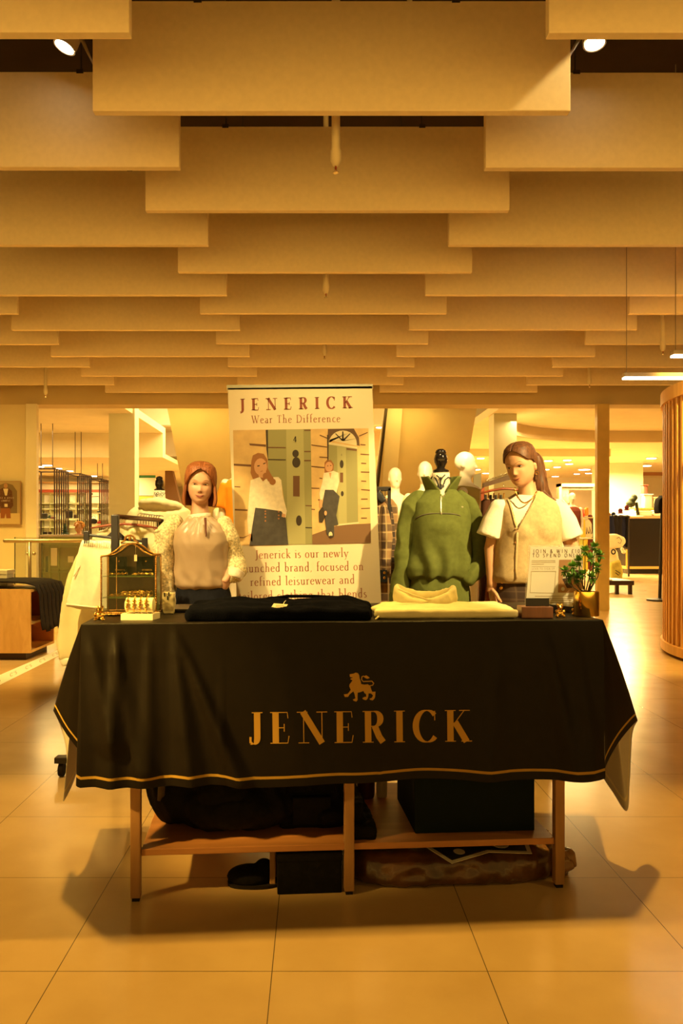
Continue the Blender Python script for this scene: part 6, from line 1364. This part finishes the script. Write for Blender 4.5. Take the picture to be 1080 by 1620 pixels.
# shelving at the back of the left store
D = 24; t = thing('wall_shelving', 'cream shop wall shelving with a red-brown header band in the left store', 'shelving', (X(110, D), D, 0)); crl = mat('bright_cream_panel', (.92, .84, .66), .6)  # one plain bright cream for shelf back and counter insets
MB().box(X(50, D), X(172, D), D+.3, D+.35, 0, 2.75).build('back_panel', crl, t); MB().box(X(50, D), X(172, D), D-.05, D, Z(779, D), Z(774.5, D)).build('header_band', mat('header_red', (.36, .07, .03), .5), t)
MB().box(X(50, D), X(172, D), D-.04, D+.3, Z(764, D), Z(762, D)).build('upper_ledge', mat('oak_trim', (.5, .3, .12), .5), t)
for py in (796, 805, 822, 834, 846): MB().box(X(50, D), X(172, D), D, D+.3, Z(py, D)-.015, Z(py, D)).build('shelf', shelfg, t)
for px_ in (64, 79, 105, 120, 134, 155): MB().box(X(px_, D)-.012, X(px_, D)+.012, D, D+.3, .0, Z(781, D)).build('divider', mat('shelf_divider', (.30, .28, .12), .5), t)
pinkp = mat('pink_sign', (.80, .52, .40), .5); s_ = MB().box(X(137, D), X(172, D), D-.03, D-.01, Z(796, D), Z(779, D)).build('pink_sign', pinkp, t)
mb = MB(); text(mb, 'spade', (144, 788), (158, 788), 3.5, lambda a, b: P(a, b, D-.04), serif=0) if 0 else mb.add([P(a, b, D-.04) for a, b in el(145.5, 781.5, 1.5, 1.6, 10)], [list(range(10))]); ribb(mb, [(145, 786), (156, 785.5)], 1.0, lambda a, b: P(a, b, D-.04)); mb.build('sign_print', inkb, s_)
def handbag(px, py, D, w_, h_, m, lab, slouch=False):
    x_, z_ = X(px, D), Z(py, D); t = thing('handbag', lab, 'handbag', (x_, D, z_)); mb = MB()
    if slouch: mb.ell((x_, D, z_+h_*.45), (w_/2, w_*.25, h_*.5)); mb.box(x_-w_*.3, x_+w_*.3, D-w_*.15, D+w_*.15, z_, z_+h_*.5)
    else: mb.loft([(x_, D, z_+a*h_, b*w_/2, w_*.2) for a, b in ((0, 1), (.3, .99), (.9, .9), (1, .88))], 24, 6)
    blob(mb, 'bag_body', m, t, .02, 2); MB().tube([(x_+w_*.28*math.cos(a), D, z_+h_*.92+h_*.45*math.sin(a)) for a in [PI*q/10 for q in range(11)]], w_*.03, 6).build('handle', m, t, smooth=True)
bgm = [mat('bag_black', (.02, .015, .013), .4), mat('bag_brown', (.06, .028, .015), .4), mat('bag_red', (.60, .04, .02), .4), mat('bag_tan', (.35, .18, .07), .5), mat('bag_plum', (.12, .03, .03), .5)]
handbag(71, 821, 16.4, .13, .12, bgm[0], 'small square black handbag on the left store shelf, nearest the pillar'); handbag(78, 821, 16.5, .07, .09, mat('bag_green', (.03, .05, .03), .5), 'small dark green purse beside the square black handbag')
handbag(110, 820, 17.7, .15, .17, bgm[0], 'large black handbag between the first two cages'); handbag(119, 820, 17.7, .10, .09, bgm[1], 'low dark brown handbag right of the large black handbag')
handbag(148, 829, 19.6, .19, .15, bgm[0], 'slouchy black tote between the second and third cages', True); handbag(157, 829, 19.6, .13, .08, bgm[2], 'bright red handbag at the foot of the third cage', True)
handbag(156, 811, 19.6, .12, .05, bgm[0], 'flat black clutch on the upper shelf below the pink sign', True); handbag(146, 811, 19.6, .10, .03, bgm[1], 'flat brown clutch on the upper shelf left of the pink sign'); handbag(113, 796.5, 17.8, .12, .025, bgm[1], 'thin brown wallet on the high shelf between the cages')
handbag(84, 821, 16.45, .12, .05, bgm[4], 'flat plum clutch behind the bars of the nearest cage'); handbag(71, 846, 14.5, .10, .06, bgm[0], 'black purse on the counter display near the pillar'); handbag(79, 846, 14.5, .09, .07, bgm[1], 'brown purse on the counter display near the pillar')
D = 14.2; t = thing('counter', 'glass-topped store counter behind the balustrade', 'counter', (X(95, D), D, 0))
MB().box(X(56, D), X(176, D), D, D+.8, Z(849, D), Z(846, D)).build('counter_top', mat('counter_grey', (.55, .48, .46), .2), t); MB().box(X(58, D), X(175, D), D+.05, D+.75, 0, Z(849, D)).build('counter_body', mat('counter_olive', (.28, .23, .10), .4), t)
mb = MB()
for q in (66, 78, 92): mb.box(X(q, D)-.01, X(q, D)+.01, D+.02, D+.05, .1, Z(855, D))
for q in (865, 900, 905): mb.box(X(60, D), X(120, D), D+.02, D+.05, Z(q, D)-.01, Z(q, D)+.01)
mb.build('front_frame', mat('shelf_divider', (.30, .28, .12), .5), t)
mb = MB(); mb.box(X(80, D), X(90, D), D+.01, D+.045, Z(895, D), Z(867, D)); mb.box(X(107, D), X(116, D), D+.01, D+.045, Z(890, D), Z(880, D)); mb.build('cream_panel', crl, t)  # cream inset panels on the counter front
# little dark tree of accessories, seated shopper far away
t = thing('tabletop_tree', 'small dark green tiered tree ornament on the counter', 'ornament', P(103, 845, 14.4)); 
for k, (a, b, r) in enumerate(((845, 838, .072), (840, 833, .056), (835, 828, .036))): MB().lathe((X(103, 14.4), 14.4, 0), [(r, Z(a, 14.4)), (.01, Z(b, 14.4))], 18).build('tier', mat('tree_green', (.02, .05, .03), .6, var=.5, scale=40), t)
t = thing('person', 'distant shopper with curly blond hair in a rust top beyond the counter', 'person', (X(125, 15.6), 15.6, 0)); D = 15.6; x_ = X(125, D)
mb = MB(); C = P(125, 834, D); head_shapes(mb, C, Rz(-60), .85); mb.tube([C+Vector((0, .02, -.06)), C+Vector((0, .02, -.15))], .045, 12); zt2 = C.z-.14
mb.loft([(x_, D+.02, z, a, b) for z, a, b in ((zt2-.55, .14, .1), (zt2-.3, .14, .1), (zt2-.08, .155, .09), (zt2, .07, .06))], 24, 2.3)
for s_ in (-1, 1):
    mb.tube([(x_+s_*.15, D, zt2-.06), (x_+s_*.18, D-.02, zt2-.32), (x_+s_*.12, D-.22, zt2-.42)], [.045, .036, .026], 12, round_ends=True); hand(mb, Vector((x_+s_*.12, D-.22, zt2-.42)), Vector((0, -1, -.1)), Vector((0, 0, -1)), Vector((-s_, 0, 0)), .4, .9)
    mb.tube([(x_+s_*.08, D, zt2-.52), (x_+s_*.09, D-.0, zt2-.75), (x_+s_*.09, D, .05)], [.075, .05, .035], 12, round_ends=True)
blob(mb, 'person_body', skin1, t, .009, 2)
mb = MB()
for k in range(40): d = Vector((random.gauss(0, 1), random.gauss(.3, 1), random.gauss(.5, .8))).normalized(); mb.ell(C+Vector((0, .02, .03))+Vector((d.x*.085, d.y*.09, d.z*.08)), (.026, .026, .026), 8, 6)
blob(mb, 'curly_hair', mat('curly_blond', (.42, .20, .06), .8), t, .009, 1)
mb = MB(); mb.loft([(x_, D+.02, z, a, b) for z, a, b in ((zt2-.56, .165, .12), (zt2-.3, .16, .12), (zt2-.07, .17, .105), (zt2+.0, .08, .07))], 24, 2.3)
for s_ in (-1, 1): mb.tube([(x_+s_*.15, D, zt2-.06), (x_+s_*.18, D-.02, zt2-.32), (x_+s_*.13, D-.20, zt2-.41)], [.055, .048, .036], 12, round_ends=True)
blob(mb, 'rust_top', mat('rust_knit', (.32, .07, .03), .8), t, .009, 3, folds(.005))
# green-banded sign panel behind the cream dress form
D = 23; t = thing('sign_panel', 'pale store panel with a green top band behind the cream dress form', 'sign', P(233, 770, D))
MB().box(X(220, D), X(246, D), D, D+.05, Z(784, D), Z(755, D)).build('panel', mat('sign_cream', (.72, .72, .60), .5), t); MB().box(X(220, D), X(246, D), D-.01, D, Z(756, D), Z(752, D)).build('green_band', mat('sign_green', (.04, .22, .08), .5), t); MB().box(X(220, D), X(246, D), D, D+.05, Z(792, D), Z(785, D)).box(X(221, D), X(223, D), D, D+.05, 0, Z(792, D)).box(X(243, D), X(245, D), D, D+.05, 0, Z(792, D)).build('yellow_base', mat('sign_yellow', (.55, .45, .06), .5), t)
# ------------------------------------------------------------------ right-hand background
D = 23.0; zt3 = Z(817, D)
t = thing('sales_counter', 'long black sales counter with a thin warm top edge by the pale column', 'counter', (X(1000, D), D, 0))
MB().box(X(993, D), X(1100, D), D, D+1.0, Z(897, D), zt3-.06, bev=.01).build('counter_body', mat('counter_black', (.012, .008, .006), .25), t); MB().box(X(991, D), X(1100, D), D-.04, D+1.04, zt3-.06, zt3, bev=.008).build('counter_top', mat('counter_edge', (.40, .26, .12), .4), t)
MB().box(X(990, D), X(994, D), D-.02, D+.02, Z(897, D), Z(828, D)).build('brass_edge', mat('brass_bright', (.75, .50, .10), .3, .6), t); MB().box(X(990, D), X(1100, D), D-.03, D+1, Z(900, D), Z(896, D)).build('base_trim', mat('base_oak', (.6, .33, .08), .5), t); MB().box(X(994, D), X(1100, D), D+.05, D+.95, 0, Z(900, D)).build('plinth', mat('counter_black', (.012, .008, .006), .25), t)
D = 21.6; t = thing('black_coat_rail', 'low rail packed with dark navy coats beside the ochre pillar', 'clothes rail', (X(975, D), D, 0))
MB().box(X(957, D), X(996, D), D-.02, D+.02, Z(818, D), Z(816, D)).build('rail', blackm, t); 
for q in (958, 994): MB().box(X(q, D)-.02, X(q, D)+.02, D-.02, D+.02, 0, Z(817, D)).build('upright', blackm, t)
nvm = [mat('coat_navy', (.012, .014, .04), .7), mat('coat_black', (.012, .01, .012), .7), mat('coat_plum', (.10, .02, .03), .7)]
for k in range(6):
    a = 958+6*k; g = thing('hung_coat', 'dark coat on the low rail, %s from the ochre pillar' % ordn[k], 'coat', P(a+3, 818, D-.1+.03*k), 0, 'dark coats on the low rail')
    cut('coat_body', [(a, 822), (a+2, 815+(k % 2)*2), (a+6, 815), (a+8, 822), (a+8, 862+4*(k % 3)), (a, 862+3*(k % 2))], D-.1+.03*k, .25, nvm[(0, 0, 1, 1, 0, 1)[k]], g, .02, .03, (4, 4, 2), k, 3)
D = 20.6
t = thing('clothing_bust', 'cream patterned garment display with a round badge in front of the dark coats', 'display', P(975, 900, D))
c1_ = mat('display_cream', (.82, .74, .52), .7, var=.06); 
cut('cape', [(957, 846), (975, 845), (988, 850), (990, 858), (984, 866), (972, 868), (957, 868)], D, .3, c1_, t, .01, .03, (3, 3, 3)); cut('skirt', [(957, 866), (974, 868), (980, 885), (982, 905), (984, 925), (968, 927), (957, 920)], D+.05, .3, c1_, t, .02, .03, (3, 3, 3), 3)
cut('olive_apron', [(966, 890), (981, 886), (986, 905), (984, 920), (968, 918)], D-.04, .2, mat('olive_gold', (.42, .36, .08), .7, var=.2, scale=10), t, .01, .03)
MB().tube([P(970+3*math.cos(a), 873+3.5*math.sin(a), D-.05) for a in [2*PI*q/16 for q in range(17)]], .018, 6).build('ring_badge', inkb, t, smooth=True)
mb = MB(); ribb(mb, [(975, 852), (979, 850), (983, 855), (981, 860), (977, 858)], .7, lambda a, b: P(a, b, D-.03)); ribb(mb, [(973, 902), (981, 907), (978, 910), (973, 906)], 1.2, lambda a, b: P(a, b, D-.08)); mb.build('dark_print', inkb, t)
t = thing('small_ornament', 'small pale ornament figure beside the ring badge', 'ornament', P(984, 870, D)); 
mb = MB(); mb.ell(P(984, 869, D-.1), (.05, .05, .05)); mb.ell(P(986, 873, D-.1), (.06, .05, .05)); blob(mb, 'ornament_body', c1_, t, .015, 2); mb = MB(); mb.ell(P(982.5, 868, D-.16), (.012, .01, .012), 8, 6); mb.ell(P(985, 868, D-.16), (.012, .01, .012), 8, 6); mb.build('eyes', inkb, t)
D = 15.5; t = thing('low_bench', 'low display bench with a dark top between the pillar and the slatted drum', 'bench', (X(980, D), D, 0))
MB().box(X(957, D), X(1003, D), D, D+.9, .18, .27, bev=.01).build('bench_top', mat('bench_dark', (.05, .025, .015), .3), t)
for q in (959, 978, 999): MB().box(X(q, D)-.03, X(q, D)+.03, D+.05, D+.12, 0, .18).build('leg', mat('bench_dark', (.05, .025, .015), .3), t)
t = thing('black_shoe_display', 'black shoes with white soles on the low bench beside the ochre pillar', 'shoes', P(962, 926, D))
mb = MB(); mb.ell(P(962, 920, D+.2), (.09, .12, .06)); blob(mb, 'shoe_upper', MATS['black_leather'], t, .012, 2); MB().box(X(956, D), X(970, D), D+.05, D+.32, .27, .29, bev=.008).build('sole', mat('white_plastic', (.8, .75, .6), .4), t)
# goods on the counter
def boxy(name, px0, px1, py0, py1, D, m, lab, cat, lid=None):
    t = thing(name, lab, cat, P((px0+px1)/2, py1, D)); x0_, x1_ = X(px0, D), X(px1, D)
    MB().loft([((x0_+x1_)/2, D+.1, z, (x1_-x0_)/2*k, .1*k) for z, k in ((Z(py1, D), .96), (Z(py1, D)*.9+Z(py0, D)*.1, 1), (Z(py0, D)*.8+Z(py1, D)*.2, 1), (Z(py0, D), .9))], 24, 4).build('body', m, t, smooth=True, auto=40)
    MB().box(x0_-.01, x1_+.01, D-.02, D+.22, Z(py0, D)-.005, Z(py0, D)+.03, bev=.01).build('cap', lid or m, t); return t
D = 23.3
boxy('dark_jar', 1017, 1025, 768, 782, D+.5, mat('maroon_tin', (.20, .05, .03), .5), 'tall maroon tin standing highest beside the pale column', 'jar')
boxy('silver_jar', 1018, 1033, 783, 806, D+.3, mat('silver_grey', (.55, .52, .48), .3), 'large silver-grey container on the sales counter', 'container')
boxy('cream_jar', 1034, 1042, 788, 806, D+.3, mat('cream_tin', (.72, .60, .38), .5), 'cream container beside the silver one on the counter', 'container')
boxy('white_tray', 1008, 1032, 810, 816, D, mat('white_plastic', (.8, .75, .6), .4), 'white tray along the front of the sales counter', 'tray'); boxy('orange_tray', 1006, 1040, 805, 809.5, D+.2, mat('orange_tray', (.75, .30, .05), .5), 'orange tray on the sales counter behind the white one', 'tray')
boxy('white_carton', 1034, 1046, 809, 816, D, mat('carton_white', (.78, .70, .52), .5), 'white carton at the drum end of the counter', 'carton')
t = thing('hat_stand', 'dark green hat on a stand above the counter beside the pale column', 'hat', P(1000, 812, D)); grn = mat('hat_green', (.03, .035, .018), .7)
mb = MB(); mb.ell(P(997.5, 797, D), (.13, .12, .10)); mb.ell(P(1003, 787, D), (.085, .08, .09)); mb.ell(P(1000, 791, D), (.10, .10, .08)); blob(mb, 'hat', grn, t, .02, 2, folds(.01, (6, 6, 6))); MB().tube([P(1006, 795, D), P(1009, 815, D)], .045, 10).build('stand', grn, t, smooth=True)
MB().ell(P(997, 804, D-.02), (.10, .08, .03)).build('pale_brim', mat('carton_white', (.78, .70, .52), .5), t, smooth=True)
for a, b, c, lab in ((963, 815, 0, 'small brown bottle top on the dark coat rail'), (970, 814, 1, 'navy cap on the dark coat rail'), (981, 808, 2, 'dark red tulip-shaped cap on the dark coat rail'), (991, 803, 2, 'small red-brown cap at the counter end')):
    t = thing('cap', lab, 'cap', P(a, b, 21.8)); mb = MB(); mb.ell(P(a, b, 21.8), (.06, .06, .07)); blob(mb, 'cap_body', (mat('cap_brown', (.20, .08, .03), .6), nvm[0], nvm[2])[c], t, .012, 2); MB().ell(P(a, b+3.5, 21.75), (.075, .08, .02)).build('brim', nvm[2] if c == 2 else nvm[0], t, smooth=True)
t = thing('hung_coat', 'black coat on a stand just left of the slatted drum', 'coat', P(1046, 800, 14)); D = 14
cut('coat_body', [(1041, 800), (1043, 790), (1048, 784), (1054, 784), (1056, 810), (1042, 812)], D, .2, nvm[1], t, .01, .02); MB().tube([P(1047, 811, D+.1), (X(1047, D), D+.1, .02)], .03, 8).build('stand_pole', blackm, t); MB().lathe((X(1047, D), D+.1, 0), [(.22, 0), (.22, .03), (.05, .05)], 20).build('base', blackm, t)
# store goods in the lit doorway
D = 20; t = thing('gondola_rail', 'glass gondola rail of coloured clothes in the bright store doorway', 'clothes rail', (X(920, D), D, 0))
MB().box(X(905, D), X(938, D), D-.05, D+.3, Z(820, D), Z(818, D)).build('shelf', shelfg, t); MB().box(X(905, D), X(938, D), D-.05, D+.3, Z(853, D), Z(851, D)).build('shelf', shelfg, t); MB().box(X(905, D), X(907, D), D, D+.05, 0, Z(820, D)).box(X(936, D), X(938, D), D, D+.05, 0, Z(820, D)).build('upright', blackm, t)
pal = [mat('g_red', (.80, .10, .05), .6), mat('g_orange', (.75, .35, .05), .6), mat('g_maroon', (.15, .02, .02), .6), mat('g_white', (.85, .80, .62), .6), mat('g_yellow', (.80, .60, .08), .6), mat('g_lime', (.55, .60, .15), .6), mat('g_black', (.03, .025, .02), .6)]
for k, (pts, m, nm, lab, dd) in enumerate((([(913, 818), (914, 806), (917, 802), (919, 809), (924, 803), (923, 810), (925, 818)], 0, 'red_vest', 'bright red strappy vest on the gondola shelf', 0), ([(926, 816), (926, 804), (931, 802), (931, 815)], 1, 'orange_vest', 'orange folded top beside the red vest', 0), ([(932, 822), (932, 814), (937, 815), (937, 832)], 2, 'maroon_blouse', 'maroon garment at the doorway edge beside the ochre pillar', 0), ([(914, 850), (913, 822), (918, 821), (920, 850)], 3, 'white_shirt', 'plain white top hanging below the red vest', 0), ([(920, 850), (919, 822), (925, 821), (926, 850)], 4, 'yellow_shirt', 'pale yellow top hanging between the white tops', -.05), ([(926, 850), (925, 823), (931, 821), (936, 828), (937, 850)], 3, 'white_shirt', 'white top with a dark print at the doorway edge', 0), ([(906, 810), (910, 809), (911, 818), (907, 818)], 1, 'tan_bag', 'small tan garment beside the tee sleeve in the doorway', .0), ([(907, 828), (905, 816), (910, 818), (914, 830), (913, 850), (909, 846)], 2, 'dark_scarf', 'dark patterned garment beside the tee sleeve in the doorway', -.2), ([(906, 822), (905, 818), (910, 819), (913, 826), (908, 828)], 4, 'yellow_scarf', 'yellow garment above the dark patterned one in the doorway', -.3), ([(912, 880), (912, 853), (922, 853), (922, 900)], 5, 'green_shirt', 'lime green garment on the lower gondola rail, left', 0), ([(923, 900), (923, 853), (930, 853), (930, 905)], 4, 'ochre_shirt', 'ochre garment on the lower gondola rail, middle', 0), ([(931, 900), (931, 853), (937, 853), (937, 905)], 2, 'maroon_shirt', 'maroon garment on the lower gondola rail, right', 0))):
    g = thing(nm, lab, 'garment', P(*pts[0], D+dd)); cut('garment_body', pts, D+dd, .12, pal[m], g, .008, .02, (6, 6, 3), k, 3)
    if k == 5: mb = MB(); [ribb(mb, q, 1.3, lambda a, b: P(a, b, D-.06)) for q in ([(927.5, 845), (928, 834), (930.5, 844)], [(931.5, 844), (932, 833), (935, 845)])]; mb.build('dark_print', inkb, g)
t = thing('screen', 'small dark display screen behind the olive mannequin', 'screen', P(753, 760, 9)); D = 9
MB().prism([P(749, 751, D), P(761, 748, D), P(761, 773, D), P(749, 773, D)], (0, .03, 0)).build('panel', mat('screen_grey', (.22, .20, .13), .3), t); MB().tube([P(755, 773, D+.02), (X(755, D), D+.02, .02)], .012, 8).build('pole', blackm, t); MB().lathe((X(755, D), D+.02, 0), [(.14, 0), (.14, .02)], 16).build('base', blackm, t)
# ------------------------------------------------------------------ slatted drum
cx_, cy_, Rr, zt4 = 5.42, 7.61, 1.92, 2.66
slat = wood('slat_oak', (.76, .40, .10), (.86, .50, .15), 4, .4); dred = mat('drum_inner', (.13, .032, .012), .6)
t = thing('slatted_drum', 'large round kiosk clad in vertical oak slats at the right edge', 'kiosk', (cx_, cy_, 0))
MB().lathe((cx_, cy_, 0), [(Rr-.09, .12), (Rr-.09, zt4-.12)], 96, cap=False).build('inner_drum', dred, t, smooth=True)
MB().lathe((cx_, cy_, 0), [(Rr-.10, .03), (Rr+.02, .03), (Rr+.02, .12), (Rr-.10, .12)], 96).build('base_ring', slat, t, smooth=True, auto=30); MB().lathe((cx_, cy_, 0), [(Rr-.10, zt4-.13), (Rr+.02, zt4-.13), (Rr+.02, zt4), (Rr-.10, zt4)], 96).build('top_ring', slat, t, smooth=True, auto=30)
MB().lathe((cx_, cy_, 0), [(Rr-.06, 0), (Rr-.06, .03)], 64).build('recessed_plinth', mat('plinth_dark', (.05, .025, .015), .6), t)  # dark ring set back under the base
for k in range(96):
    a = 2*PI*k/110+PI*.62
    if not (PI*.62 < a < PI*1.75): continue
    M = Matrix.Translation((cx_, cy_, 0))@Matrix.Rotation(a, 4, 'Z'); MB().box(Rr-.09, Rr, -.018, .018, .12, zt4-.12, M=M).build('slat', slat, t)
